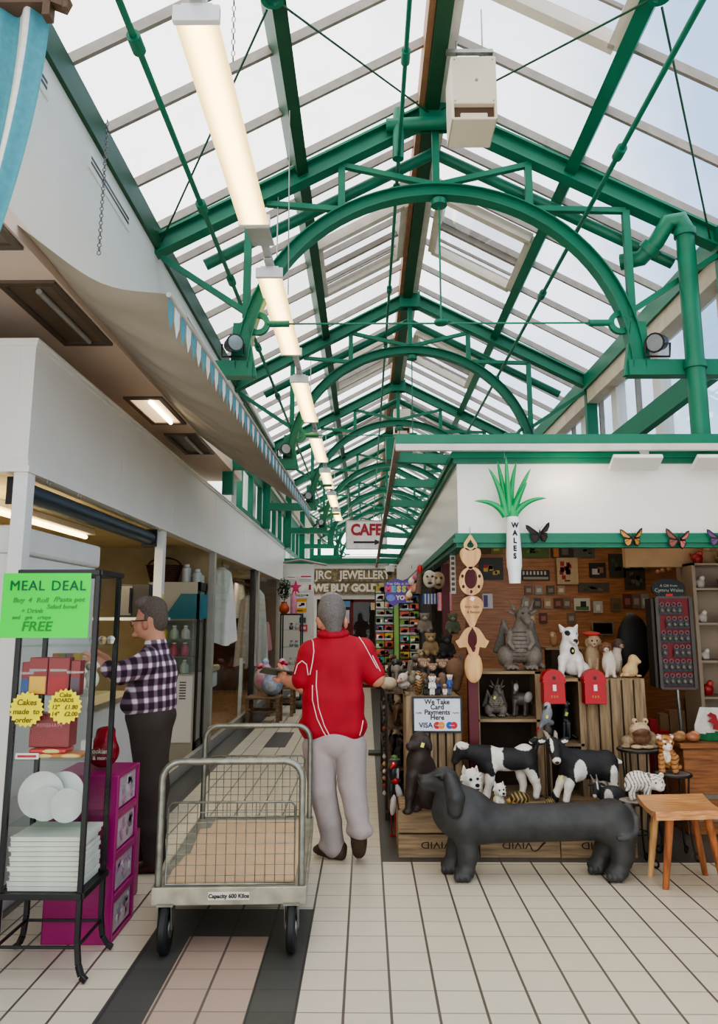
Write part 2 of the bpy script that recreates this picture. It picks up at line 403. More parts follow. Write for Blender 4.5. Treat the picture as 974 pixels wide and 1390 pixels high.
# ================================================================ shared materials
GREEN = mat('green_paint', (20, 112, 83), .45, 0, .12, 5)
DGREEN = mat('dark_green_paint', (34, 80, 53), .5, 0, .15, 5)
WHITE = mat('white_paint', (226, 224, 218), .5, 0, .05, 2)
WALLM = mat('wall_white', (222, 221, 214), .7, 0, .05, 1.2)
CREAM = mat('cream_soffit', (228, 208, 190), .7, 0, .08, 1.5)
FASC = mat('fascia_white', (230, 225, 215), .4, 0, .04, 1.5)
RFASC = mat('stall_fascia', (240, 236, 230), .3, 0, .03, 2)
BLACK = mat('black_metal', (22, 22, 24), .4, 0, .2, 8)
STEEL = mat('galvanised', (150, 150, 142), .35, .8, .25, 14)
ALU = mat('aluminium', (190, 188, 184), .4, .5, .1, 6)
GBAR = mat('glazing_bar_grey', (150, 142, 132), .5, .1, .15, 10)
ROOFG = glass('roof_glass', (250, 250, 252), .10, .03, .05, (225, 228, 232))
WING = glass('window_glass', (246, 250, 252), .10, .02)
SHOPG = glass('shop_glass', (246, 250, 248), .03, .02)
WOODM = mat('wood_trim', (150, 110, 80), .6, 0, .2, 8)
PT = paint(.5); PTG = paint(.25, .05); PTM = paint(.8, .12, 40, .2)

# ================================================================ floor
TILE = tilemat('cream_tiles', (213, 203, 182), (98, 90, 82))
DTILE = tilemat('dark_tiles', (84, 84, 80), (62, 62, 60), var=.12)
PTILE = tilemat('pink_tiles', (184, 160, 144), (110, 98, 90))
m = MB(); m.bx(-6, 6, 0, 35, -.1, 0); struct('floor', m, TILE, 'cream square floor tiles with dark joints', 'floor')
def inlay(x0, x1, y0, y1, mt, label, h=.0015):
    m = MB(); m.bx(x0, x1, y0, y1, 0, h); return struct('floor', m, mt, label, 'floor')
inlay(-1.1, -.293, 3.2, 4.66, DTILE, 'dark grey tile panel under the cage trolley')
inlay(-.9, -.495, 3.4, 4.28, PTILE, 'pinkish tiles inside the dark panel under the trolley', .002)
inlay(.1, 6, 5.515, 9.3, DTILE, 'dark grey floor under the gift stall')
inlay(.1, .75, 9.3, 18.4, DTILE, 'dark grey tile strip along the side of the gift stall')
inlay(-1.95, -1.63, 6.2, 17.8, DTILE, 'dark grey tile strip along the shop fronts')
inlay(-1.29, -1.02, 10.1, 11.4, DTILE, 'small dark tile panel far down the aisle')
inlay(-.6, -.2, 11.6, 12.6, DTILE, 'small dark tile panel beside the far gift table')
WFL = wood('shop_wood_floor', (170, 124, 80), (120, 84, 52), 'y')
inlay(-4, -1.96, 9.8, 17.7, WFL, 'brown wooden floor of the baby clothes shop', .004)
inlay(-4.2, -1.96, 4.3, 9.7, mat('vinyl', (120, 112, 100), .5), 'brown vinyl floor inside the food stall', .004)

# ================================================================ left building shell
m = MB(); m.bx(-1.9, -1.77, -1, 10.8, 3.52, 4.73); struct('wall_left', m, WALLM, 'white upper wall under the eaves with slot vents', 'wall')
m = MB()
m.bx(-5, -1.765, -1, 10.8, 3.5, 3.6)
for x0, x1, y0, y1 in (): pass
struct('ceiling', m, CREAM, 'cream soffit over the shop fascias', 'soffit')
m = MB(); m.bx(-4.35, -4.25, -1, 18, 0, 3.5); struct('wall_left_back', m, mat('shop_back_wall', (158, 140, 108), .7), 'beige wall at the back of the shops', 'wall')
# slot vents in the upper wall
def vent(y0, y1, z, label):
    t = thing('slot_vent', label, 'vent', (-1.77, (y0 + y1) / 2, z), 0, 'slot vents in the white wall')
    L = y1 - y0; m = MB(); m.bx(0, .006, -L / 2, L / 2, -.07, .07); m.build('frame', WALLM, t)
    m = MB(); m.bx(.004, .008, -L / 2 + .03, L / 2 - .03, .008, .026); m.bx(.004, .008, -L / 2 + .03, L / 2 - .03, -.026, -.008); m.build('slot', BLACK, t)
    return t
a_ = onx(122, 190, -1.77); b_ = onx(176, 286, -1.77)
vent(a_.y, b_.y, 4.5, 'white twin slot vent high on the wall behind the hanging chain')
a_ = onx(55, 75, -1.77); vent(a_.y - .9, onx(67, 102, -1.77).y, 4.5, 'white twin slot vent beside the striped teal awning')
vent(7.2, 8.3, 4.5, 'white twin slot vent above the bunting end of the canvas awning')
vent(9.2, 10.2, 4.5, 'white twin slot vent at the far end of the white wall')
# recessed soffit lights
def soffit_light(p0, p1, label, lit):
    q0, q1 = onz(*p0, 3.5), onz(*p1, 3.5)
    t = thing('recessed_light', label, 'light', (min((q0.x + q1.x) / 2, -1.95), (q0.y + q1.y) / 2, 3.5), 0, 'lights let into the soffit')
    L = abs(q1.y - q0.y) / 2; W = .17
    m = MB(); m.strip([(-W, -L), (W, -L), (W, L), (-W, L)], [(-W + .04, -L + .05), (W - .04, -L + .05), (W - .04, L - .05), (-W + .04, L - .05)], -.02, .0, 'xy'); m.build('frame', mat('dark_trim', (104, 92, 80), .5), t)
    m = MB(); m.bx(-W + .04, W - .04, -L + .05, L - .05, -.008, -.004)
    m.build('reflector', mat('lamp_well', (120, 104, 88), .4) if not lit else mat('lamp_well_lit', (255, 225, 180), .4, emit=.8), t)
    m = MB(); m.cyl((.04, -L + .1, -.025), (.04, L - .1, -.025), .018); m.build('tube', mat('lamp_lit', (255, 240, 215), .4, emit=9) if lit else ALU, t)
soffit_light((50, 380), (125, 466), 'long unlit recessed light in the cream soffit', False)
soffit_light((205, 538), (236, 574), 'lit recessed light in the cream soffit, glowing warm', True)
soffit_light((252, 588), (276, 615), 'short unlit recessed light beyond the lit one', False)
soffit_light((-60, 270), (10, 335), 'unlit recessed light beside the striped awning', False)
# fascia
SEAM = [5.9, 7.6, 9.7, 12.0, 14.9]
m = MB()
ys = [4.24] + SEAM + [17.75]
for a, b in zip(ys, ys[1:]): m.bx(-1.98, -1.9, a + .003, b - .003, 2.46, 3.14)
m.bx(-4.3, -1.98, 4.24, 4.32, 2.46, 3.14)
struct('trim_1', m, FASC, 'white panelled fascia above the shop fronts', 'fascia')
m = MB()
for dx, z0, z1 in ((.012, 2.43, 2.47), (.024, 2.40, 2.435), (.012, 3.14, 3.17), (.022, 3.165, 3.18)):
    m.bx(-1.98, -1.9 + dx, 4.24 - dx, 17.75, z0, z1); m.bx(-4.3, -1.98, 4.24 - dx, 4.3, z0, z1)
struct('trim_2', m, FASC, 'white mouldings along the shop fascia', 'moulding')
m = MB(); m.bx(-4.3, -1.98, 4.3, 17.75, 2.455, 2.5); struct('ceiling', m, mat('stall_ceiling', (224, 205, 160), .7), 'yellowish ceiling inside the food stall', 'ceiling')
m = MB(); m.bx(-4.3, -1.96, 9.66, 9.72, 0, 2.46); struct('wall_partition', m, mat('partition', (168, 150, 112), .7), 'beige partition between food stall and baby shop', 'wall')
def post(y, w, mt, label, nm='post', x=-1.93, z1=2.42, kind='structure'):
    m = MB(); m.bx(x - .04, x + .04, y - w / 2, y + w / 2, 0, z1); return tag(m.build('pillar', mt, None, bevel=.004), label, 'post', None, 'structure')
post(4.29, .10, WHITE, 'white corner post of the food stall behind the green poster')
post(7.25, .10, WHITE, 'white post between the food stall openings')
post(9.74, .12, mat('grey_frame', (176, 172, 160), .4), 'grey aluminium post at the start of the baby shop window')
post(13.3, .16, mat('dark_frame', (66, 60, 54), .4), 'dark frame post in the baby shop window')
post(13.75, .16, mat('grey_frame', (176, 172, 160), .4), 'grey post beside the dark frame post')
post(17.2, .16, mat('grey_frame', (176, 172, 160), .4), 'grey end post of the baby shop')
m = MB(); m.bx(-1.96, -1.9, 7.3, 17.7, 0, .12); struct('baseboard_left', m, mat('grey_frame', (176, 172, 160), .4), 'grey plinth along the shop windows', 'plinth')
def pane(x, y0, y1, z0, z1, n, label):
    m = MB(); m.bx(x - .004, x + .004, y0, y1, z0, z1); return struct('window_%d' % n, m, SHOPG, label, 'shop window')
pane(-1.93, 9.8, 13.2, .12, 2.42, 31, 'large glass pane of the baby clothes shop')
pane(-1.93, 13.85, 17.1, .12, 2.42, 32, 'second glass pane of the baby clothes shop')
# beyond the soffit: clerestory with green frames
m = MB(); m.bx(-4.3, -1.98, 10.8, 18, 3.14, 3.2); struct('ceiling', m, WALLM, 'flat roof over the far shops', 'roof')
m = MB()
for y in [13.2, 15.2, 17.2, 19.2, 21.2, 23.2, 25.2, 27.2, 29.2, 31.2]: m.bx(-2.4, -2.25, y - .45, y + .45, 2.4, 4.5)
m.bx(-2.4, -2.25, 10.8, 33, 4.5, 4.75); m.bx(-2.42, -1.7, 10.8, 33, 4.7, 4.78)
struct('wall_left_clerestory', m, WHITE, 'white piers between the tall windows beyond the soffit', 'wall')
for i, y in enumerate([12, 14.2, 16.2, 18.2, 20.2, 22.2, 24.2, 26.2, 28.2, 30.2]):
    m = MB(); m.bx(-2.33, -2.32, y - (.9 if i == 0 else .55), y + (.75 if i == 0 else .55), 2.9, 4.5); struct('window_%d' % (41 + i), m, WING, 'tall clerestory pane between white piers', 'window')
m = MB()
for y in [11.6, 12.7, 13.8, 14.9, 16, 17.1, 18.2, 19.3, 20.4, 21.5, 22.6, 23.7]: m.bx(-1.96, -1.88, y - .05, y + .05, 3.18, 3.95)
m.bx(-1.95, -1.884, 11.56, 24, 3.9, 4.12); m.bx(-2.6, -1.88, 11.53, 11.558, 3.9, 4.12); m.bx(-1.95, -1.884, 11.6, 24, 3.185, 3.26)
o = struct('trim_3', m, GREEN, 'green framed gallery front above the far shop fascia', 'gallery frame')
m = MB(); m.tube([(-2.6, 11.5, 4.16), (-1.86, 11.5, 4.16), (-1.8, 11.7, 4.14), (-1.8, 24, 4.14)], .03); tag(m.build('wall_pipe', mat('grey_pipe', (150, 146, 138), .5), None, smooth=60), 'grey pipe running along the top of the green gallery front', 'pipe')
m = MB(); m.bx(-4.3, -1.99, 17.78, 17.86, 0, 3.14); struct('wall_shop_end', m, mat('brown_backing', (120, 86, 58), .7, 0, .2, 3), 'brown end wall of the baby clothes shop', 'wall')

# ================================================================ right side of the hall
m = MB()
ys = [3.2, 4.8, 6.4, 8.0, 9.4, 10.8, 12.2, 13.6, 15, 16.4, 17.8, 19.2, 20.6, 22, 23.4, 24.8, 26.2, 27.6, 29, 30.4, 31.8]
for y in ys: m.bx(3.1, 3.22, y - .1, y + .1, 2.9, 4.5)
m.bx(3.1, 3.22, 0, 33, 2.3, 2.9); m.bx(3.08, 3.24, 0, 33, 4.5, 4.68)
struct('wall_right', m, WHITE, 'white frames of the tall windows above the gift stall', 'wall')
for i, (a, b) in enumerate(zip([.5] + ys, ys)):
    m = MB(); m.bx(3.15, 3.16, a + .1, b - .1, 2.9, 4.5); struct('window_%d' % (61 + i), m, WING, 'tall clerestory pane over the gift stall', 'window')
    m = MB(); m.bx(3.13, 3.19, (a + b) / 2 - .02, (a + b) / 2 + .02, 2.9, 4.5); struct('trim_%d' % (61 + i), m, GBAR, 'grey mullion of a clerestory window', 'mullion')
m = MB(); m.bx(2.96, 3.12, 0, 33, 4.42, 4.62); struct('trim_4', m, mat('soffit_board', (206, 192, 168), .6), 'cream board under the gutter beam', 'board')
m = MB(); m.bx(3.24, 6.2, 0, 33, 2.9, 3.0); struct('wall_right_roof', m, mat('lead', (150, 155, 160), .6), 'low roof outside the clerestory', 'roof')
m = MB(); m.bx(6.0, 6.1, 0, 33, -.1, 3.0); struct('wall_right_outer', m, WALLM, 'outer wall behind the gift stall', 'wall')
m = MB(); m.bx(-6, -4.3, -1, 0, 0, 3); 
m = MB(); m.bx(8, 8.3, 2, 40, 2.9, 5.4); struct('wall_outside', m, brickmat('outside_brick', (178, 168, 160), (190, 180, 170), (200, 196, 190), 1, .9, .5), 'pale building seen through the clerestory', 'building')

# ================================================================ roof
XL, ZE, XR, XA, ZA = -1.77, 4.73, 2.98, .604, 6.02
XM1, XM2, ZM = (XL + XA) / 2, (XR + XA) / 2, (ZE + ZA) / 2
Y0, Y1R, BAY = -1.9, 34.1, 4.0
def ybeam(nm, x, z, wd, h, mt, label, cat, rz=0):
    m = MB(); m.bar((x, Y0, z), (x, Y1R, z), wd, h, up=(sin(rz), 0, cos(rz))); return struct(nm, m, mt, label, cat)
SL = atan((ZA - ZE) / (XA - XL))
ybeam('trim_5', XL - .02, ZE + .02, .10, .2, DGREEN, 'dark green eaves beam along the white wall', 'eaves beam')
ybeam('trim_6', XR + .03, ZE - .02, .16, .20, GREEN, 'green eaves gutter beam over the clerestory', 'eaves beam')
ybeam('trim_7', XA - .03, ZA + .02, .12, .26, DGREEN, 'dark green ridge beam', 'ridge beam')
ybeam('trim_8', XA - .12, ZA + .04, .05, .24, WOODM, 'brown wooden ridge board beside the ridge beam', 'ridge board')
ybeam('trim_9', XA + .07, ZA + .06, .08, .2, mat('white_board', (222, 216, 206), .6), 'white ridge board', 'ridge board')
ybeam('trim_10', XM1, ZM + .06, .10, .2, DGREEN, 'dark green purlin halfway up the white sky slope', 'purlin', -SL)
ybeam('trim_11', XM2, ZM + .06, .10, .2, GREEN, 'green purlin halfway up the blue sky slope', 'purlin', SL)
OFF = .17
glz = []
for side, (xe, nm) in enumerate(((XL, 1), (XR, 11))):
    sg = 1 if side else -1
    nrm = Vector((sg * (ZA - ZE), 0, abs(XA - xe))).normalized()
    for k in range(9):
        y0 = Y0 + BAY * k
        e = Vector((xe + sg * .1, 0, ZE - .055)) + nrm * OFF; r = Vector((XA, 0, ZA)) + nrm * OFF
        m = MB(); m.add([(e.x, y0, e.z), (e.x, y0 + BAY, e.z), (r.x, y0 + BAY, r.z), (r.x, y0, r.z)], [(0, 1, 2, 3)])
        g = struct('window_%d' % (nm + k), m, ROOFG, ('white sky' if not side else 'blue sky') + ' slope of the glazed roof, glass over bay %s' % ['one', 'two', 'three', 'four', 'five', 'six', 'seven', 'eight', 'nine'][k], 'roof glazing')
        g.location = (0, 0, 0)
        for b in range(6):
            yb = y0 + BAY * b / 6 
            if k == 0 and b == 0:
                pass
            mb = MB(); ee = e - nrm * .04; rr = r - nrm * .04
            mb.bar((ee.x, yb, ee.z), (rr.x, yb, rr.z), .03, .07, up=nrm); mb.bar((ee.x, yb + .035, ee.z + .03), (rr.x, yb + .035, rr.z + .03), .012, .03, up=nrm)
            o = mb.build('glazing_bar', GBAR, g)
# roof lights (opening frames) near the ridge
FRM = mat('frame_cream', (222, 212, 196), .5)
def roof_light(side, y, label):
    xe = XR if side else XL; sg = 1 if side else -1
    nrm = Vector((sg * (ZA - ZE), 0, abs(XA - xe))).normalized(); dn = Vector((xe - XA, 0, ZE - ZA)).normalized()
    c = Vector((XA, y, ZA)) + dn * .72 + nrm * (OFF - .1)
    t = thing('roof_light', label, 'roof window', c, 0, 'opening roof lights beside the ridge')
    yv = Vector((0, 1, 0)); m = MB(); hl, hw = .52, .6
    for s in (-1, 1):
        m.bar(dn * -hl + yv * (s * hw), dn * hl + yv * (s * hw), .09, .1, up=nrm); m.bar(dn * (s * hl) - yv * hw, dn * (s * hl) + yv * hw, .09, .1, up=nrm)
    m.build('frame', FRM, t)
    m = MB(); m.bar(dn * -hl, dn * hl, .05, .06, up=nrm); m.bar(dn * -hl * .9 + yv * .3, dn * hl * .9 + yv * .3, .02, .03, up=nrm); m.build('glazing_bar', GBAR, t)
    m = MB(); m.add([dn * a * hl + yv * b * hw for a, b in ((-1, -1), (1, -1), (1, 1), (-1, 1))], [(0, 1, 2, 3)]); m.build('pane', ROOFG, t)
ORD = ['first', 'second', 'third', 'fourth', 'fifth', 'sixth', 'seventh', 'eighth']
for i in range(5):
    roof_light(1, 4.15 + BAY * i, 'cream framed roof light on the blue sky slope, %s from the entrance end' % ORD[i])
for i in range(4):
    roof_light(0, 8.3 + BAY * i, 'cream framed roof light on the white sky slope, %s from the entrance end' % ORD[i])

# trusses -------------------------------------------------------
def truss_master():
    t = thing('roof_truss', 'green steel arched roof truss, the first and largest, carrying the first heater', 'truss', (XA, 6.1, 3.6), 0, 'green arched roof trusses')
    O = Vector((XA, 6.1, 3.6)); L = lambda x, z, y=0: Vector((x - XA, y, z - 3.6))
    for sx in (XL - .05, XR + .1):
        m = MB(); a, b = L(sx, ZE - .06), L(XA, ZA - .07)
        m.bar(a, b, .13, .03, up=(0, 1, 0)) if 0 else None
        d = (b - a).normalized(); n = Vector((-d.z, 0, d.x)); n = n if n.z > 0 else -n
        for o_ in (.07, -.07): m.bar(a + n * o_, b + n * o_, .13, .02, up=n)
        m.bar(a, b, .025, .14, up=n); m.build('rafter', GREEN, t)
        m = MB(); m.tube([a - n * .24 + Vector((0, .2, 0)) + d * .35, b - n * .24 + Vector((0, .2, 0)) - d * .1], .05, 10); m.build('drain_pipe', GREEN, t, smooth=50)
    # arched rib
    N = 40; A, Bz = 1.62, 1.585; ou = []; inn = []
    for i in range(N + 1):
        th = pi * i / N; ou.append((A * cos(th) + .045 * cos(th), Bz * sin(th) + .045 * sin(th))); inn.append(((A - .045) * cos(th), (Bz - .045) * sin(th)))
    m = MB(); m.strip(ou, inn, -.018, .018, closed=False)
    o2 = [((A + .055) * cos(pi * i / N), (Bz + .055) * sin(pi * i / N)) for i in range(N + 1)]
    m.strip(o2, ou, -.06, .06, closed=False); i2 = [((A - .055) * cos(pi * i / N), (Bz - .055) * sin(pi * i / N)) for i in range(N + 1)]
    m.strip(inn, i2, -.06, .06, closed=False); m.build('arched_rib', GREEN, t, smooth=40)
    def raf(x): return ZE - .15 + (ZA - ZE) * (1 - abs(x - XA) / (XA - XL)) - 3.6
    def arch(x): return Bz * sqrt(max(0, 1 - ((x - XA) / A) ** 2)) + .05
    xs = [.604 - 1.6, .604 - .81, .604, .604 + .79, .604 + 1.6]
    for i, x in enumerate(xs):
        zb = arch(x) if i not in (0, 4) else .45
        m = MB(); m.bar((x - XA, 0, zb), (x - XA, 0, raf(x)), .06, .05, up=(0, 1, 0)); m.build('strut', GREEN, t)
    for (xa, za, xb, zb) in ((0, Bz + .06, -.8, raf(XA - .8)), (0, Bz + .06, .8, raf(XA + .8)), (-.81, arch(XA - .81), -1.45, raf(XA - 1.45)), (.81, arch(XA + .81), 1.6, raf(XA + 1.6)),
                             (-1.6, .5, -2.32, raf(XL + .02)), (1.6, .5, 2.34, raf(XR - .02))):
        m = MB(); m.bar((xa, 0, za), (xb, 0, zb), .045, .05, up=(0, 1, 0)); m.build('diagonal', GREEN, t)
    for sg in (-1, 1):
        xe = 2.42 * sg
        m = MB(); m.bar((sg * 1.53, 0, .0), (xe, 0, 0), .12, .13, up=(0, 0, 1)); m.prism([(sg * 1.5, -.06), (sg * 1.72, -.06), (sg * 1.7, .4), (sg * 1.58, .4)], -.03, .03)
        m.build('foot_bracket', GREEN, t)
        m = MB(); c = Vector((sg * 1.5, 0, .4)); ring = [(c.x + .1 * cos(a), c.z + .1 * sin(a)) for a in [2 * pi * q / 20 for q in range(20)]]; rin = [(c.x + .055 * cos(a), c.z + .055 * sin(a)) for a in [2 * pi * q / 20 for q in range(20)]]
        m.strip(ring, rin, -.02, .02); m.build('gusset_ring', GREEN, t)
    m = MB(); m.tube([(-1.42, 0, .4), (1.42, 0, .4)], .008, 6)
    for sg in (-1, 1): m.cyl((sg * 1.42, 0, .4), (sg * 1.24, 0, .4), .028)
    m.build('tie_rod', GREEN, t, smooth=40)
    m = MB(); m.tube([(.02, 0, Bz - .05), (.02, 0, .42)], .009, 6); m.lathe([(.05, -.02), (.06, -.01), (.06, .01), (.03, .02)], (.02, 0, .41), 14); m.lathe([(.07, -.03), (.07, .02), (.03, .05)], (.02, 0, Bz - .1), 14); m.build('sag_rod', GREEN, t, smooth=40)
    m = MB(); m.bar((-.14, -.07, 2.3), (.14, -.07, 2.3), .02, .22); m.bar((-.14, .07, 2.3), (.14, .07, 2.3), .02, .22); m.build('ridge_plate', GREEN, t)
    return t
tr = truss_master()
for k in range(1, 7):
    dup(tr, (XA, 6.1 + BAY * k, 3.6), None, 'green steel arched roof truss, %s from the entrance end' % ORD[k] + (' above the gift stall front' if k == 1 else ''))
# green wall columns under the truss feet
for k in range(0, 7):
    y = 6.1 + BAY * k
    for sg, x in ((0, -1.83), (1, 3.02)):
        if (sg == 0 and k == 0) : continue
        m = MB(); m.bar((x, y, 2.9 if sg else 3.2), (x, y, 4.6), .14, .1, up=(0, 1, 0)); o = m.build('support_column', GREEN, None)
        tag(o, 'green column under a truss foot on the %s, %s from the entrance end' % ('window side above the gift stall' if sg else 'shop gallery side', ORD[k]), 'column', 'green columns under the trusses')
# longitudinal rods with couplings
def rod(x, z, y0, y1, r, label, couple):
    t = thing('tie_rod', label, 'rod', (x, y0, z), 0, 'long green rods under the roof')
    m = MB(); m.tube([(0, 0, 0), (0, y1 - y0, 0)], r, 8); m.build('rod', GREEN if r > .01 else BLACK, t, smooth=60)
    for y in couple:
        m = MB(); m.cyl((0, y - .06, 0), (0, y + .06, 0), r * 1.9); m.build('coupling', GREEN, t, smooth=50)
rod(-1.24, 4.66, .5, 33, .02, 'long green tie rod under the white sky slope near the wall', [3.2, 4.9, 6.2, 8, 10])
rod(.28, 5.45, .5, 33, .017, 'long green tie rod running just beside the ridge', [4.3, 6, 8.2, 10.1])
rod(1.83, 4.90, .5, 33, .02, 'long green tie rod under the blue sky slope', [4.6, 7.1, 10, 14])
def wire(p, q, r, label, mt=None):
    p, q = Vector(p), Vector(q); p = p + (q - p).normalized() * .085; m = MB(); m.tube([p, q], r, 6); tag(m.build('bracing_rod', mt or DGREEN, None, smooth=60), label, 'bracing rod', 'thin bracing rods in the roof')
N1 = (XM1 + .02, 4.1, ZM - .08); N2 = (XM2 - .02, 4.1, ZM - .08)
wire(N1, (XL + .05, 6.05, ZE - .02), .008, 'thin bracing rod from the purlin down to the eaves by the white wall')
wire(N1, (XA - .05, 6.05, ZA - .12), .008, 'thin bracing rod from the white slope purlin to the ridge')
wire(N2, (XA + .05, 6.0, ZA - .12), .008, 'thin bracing rod from the blue slope purlin to the ridge behind the heater')
wire(N2, (XR - .1, 6.05, ZE - .02), .008, 'thin bracing rod from the blue slope purlin down to the gutter')
for i, (p, s) in enumerate(((N1, 'white'), (N2, 'blue'))):
    m = MB(); m.strip([(.07 * cos(a), .07 * sin(a)) for a in [2 * pi * q / 18 for q in range(18)]], [(.04 * cos(a), .04 * sin(a)) for a in [2 * pi * q / 18 for q in range(18)]], -.02, .02, 'xy')
    tag(m.build('bracing_ring', GREEN, None, loc=p), 'green ring where bracing rods meet on the %s slope purlin' % s, 'ring')
# drain pipe on the right of the first truss
m = MB(); x = 2.65
m.tube([(x, 6.0, 2.9), (x, 6.0, 4.78), (x - .03, 6.0, 4.86), (x - .12, 6.02, 4.86), (x - .2, 6.1, 4.72), (x - .3, 6.2, 4.62), (x - .45, 6.28, 4.62)], [.075] * 3 + [.07] * 4, 14)
t = thing('downpipe', 'thick green downpipe with an elbow rising above the gift stall', 'pipe', (0, 0, 0)); m.build('pipe', GREEN, t, smooth=60)
for z in (4.74, 3.6):
    m = MB(); m.cyl((x, 6.0, z - .03), (x, 6.0, z + .03), .09); m.build('collar', GREEN, t, smooth=50)
m = MB(); m.cyl((x - .22, 6.12, 4.7), (x - .26, 6.16, 4.66), .09); m.build('collar', GREEN, t, smooth=50)
m = MB(); m.tube([at(524, 170, 6.0), at(604, 166, 6.0)], .055, 12); m.cyl(at(541, 150, 6.0), at(540, 216, 6.0), .05)
tag(m.build('sleeve_pipe', GREEN, None, smooth=50), 'short green sleeve pipe beside the first heater at the truss top', 'pipe')
m = MB(); m.bar((2.0, 9, 2.9), (3.05, 6.6, 3.75), .09, .2); tag(m.build('raking_beam', GREEN, None), 'green raking beam behind the downpipe above the stall', 'beam')
# far gable and back building
m = MB(); m.bx(-6, 6, 34.2, 34.4, 0, 4.2); struct('wall_back', m, brickmat('far_brick', (196, 178, 164), (206, 190, 176), (214, 204, 194)), 'pale brick wall at the far end of the hall', 'wall')
m = MB()
for x in (-1.2, .6, 2.4): m.bar((x, 34.15, 2), (x, 34.15, 6.2), .06, .06)
m.bar((-2, 34.15, 4.2), (3.2, 34.15, 4.2), .1, .1)
struct('trim_12', m, WHITE, 'white gable mullions at the far end', 'mullion')
# ================================================================ ceiling things: lamps, heaters, awnings
LAMPG = mat('lamp_glow', (255, 232, 180), .4, emit=2.6, ecol=(255, 218, 140), var=.06, scale=9)
def _tube_glow(m):    # the tube behind the diffuser makes its middle brighter than its edges
    nt = m.node_tree; b = nt.nodes['Principled BSDF']; tc = nd(nt, 'ShaderNodeTexCoord'); sp = nd(nt, 'ShaderNodeSeparateXYZ'); nt.links.new(tc.outputs['Object'], sp.inputs[0])
    a = nd(nt, 'ShaderNodeMath', operation='ABSOLUTE'); nt.links.new(sp.outputs[0], a.inputs[0])
    r = nd(nt, 'ShaderNodeMapRange'); nt.links.new(a.outputs[0], r.inputs[0]); r.inputs[1].default_value = .015; r.inputs[2].default_value = .1; r.inputs[3].default_value = 6.5; r.inputs[4].default_value = 1.5; r.interpolation_type = 'SMOOTHSTEP'
    nt.links.new(r.outputs[0], b.inputs['Emission Strength'])
_tube_glow(LAMPG)
def fluoro(y0, L, label, em=None):
    x, z = -.75, 4.2
    t = thing('hanging_lamp', label, 'lamp', (x, y0, z), 0, 'fluorescent lamps hung in a line')
    m = MB(); m.prism([(-.1, .0), (.1, .0), (.085, .055), (-.085, .055)], .03, L - .03); o = m.build('diffuser', em or LAMPG, t, bevel=.006)
    for q in (0, L - .035): m = MB(); m.bx(-.105, .105, q, q + .035, -.004, .075); m.build('end_cap', WHITE, t, bevel=.004)
    m = MB(); m.bx(-.07, .07, .01, L - .01, .055, .09); m.build('housing', WHITE, t)
    m = MB(); m.bx(-.03, .03, -.1, .25, .09, .107); m.build('bracket', ALU, t)
    return t
ys = [3.0, 5.62, 8.35, 11.1, 13.85, 16.5, 19.2]
lab = ['long glowing fluorescent lamp above the trolley, largest of the line', 'fluorescent lamp just past the first truss foot', 'fluorescent lamp third along the hanging line', 'fluorescent lamp fourth along the hanging line',
       'fluorescent lamp fifth along the hanging line', 'fluorescent lamp sixth along the hanging line', 'small far fluorescent lamp at the end of the line']
for y, s in zip(ys, lab): fluoro(y, 1.85, s)
m = MB()
m.bx(-.775, -.725, .5, 21.2, 4.31, 4.36)
for y in (3.2, 6.1, 10.1, 14.1, 18.1): m.cyl((-.75, y, 4.36), (-.75, y, 5.2), .006, n=6)
tag(m.build('lighting_trunk', ALU, None), 'aluminium trunking that the fluorescent lamps hang from', 'trunking')
for i, y in enumerate((5.12, 10.4)):
    m = MB(); m.box((-.75, y, 4.27), (.16, .34, .012), (.12, 0, 0)); tag(m.build('metal_plate', ALU, None), ['grey metal plate hanging between the first and second lamps', 'grey metal plate between the third and fourth lamps'][i], 'plate')
def chain(p, q, label, r=.008):
    p, q = Vector(p), Vector(q); n = int((p - q).length / .035); m = MB()
    for i in range(n):
        c = p.lerp(q, (i + .5) / n); h = (q - p).normalized() * .02; s = Vector((.009, 0, 0)) if i % 2 else Vector((0, .009, 0))
        m.tube([c - h, c - h * .5 + s, c + h * .5 + s, c + h, c + h * .5 - s, c - h * .5 - s], .0028, 4, closed=True)
    tag(m.build('hanging_chain', mat('chain', (96, 94, 90), .4, .7), None), label, 'chain')
chain(onx(146, 163, -1.68), onx(134, 346, -1.42), 'thin chain from the eaves down to the canvas awning')
chain(at(318, -30, 3.9), at(316, 84, 3.9), 'thin chain hanging beside the first lamp')
m = MB(); m.tube([at(393, 150, 4.9), at(391, 400, 4.9)], .004, 5); tag(m.build('hanging_wire', STEEL, None), 'thin wire hanging near the middle of the first arch', 'wire')

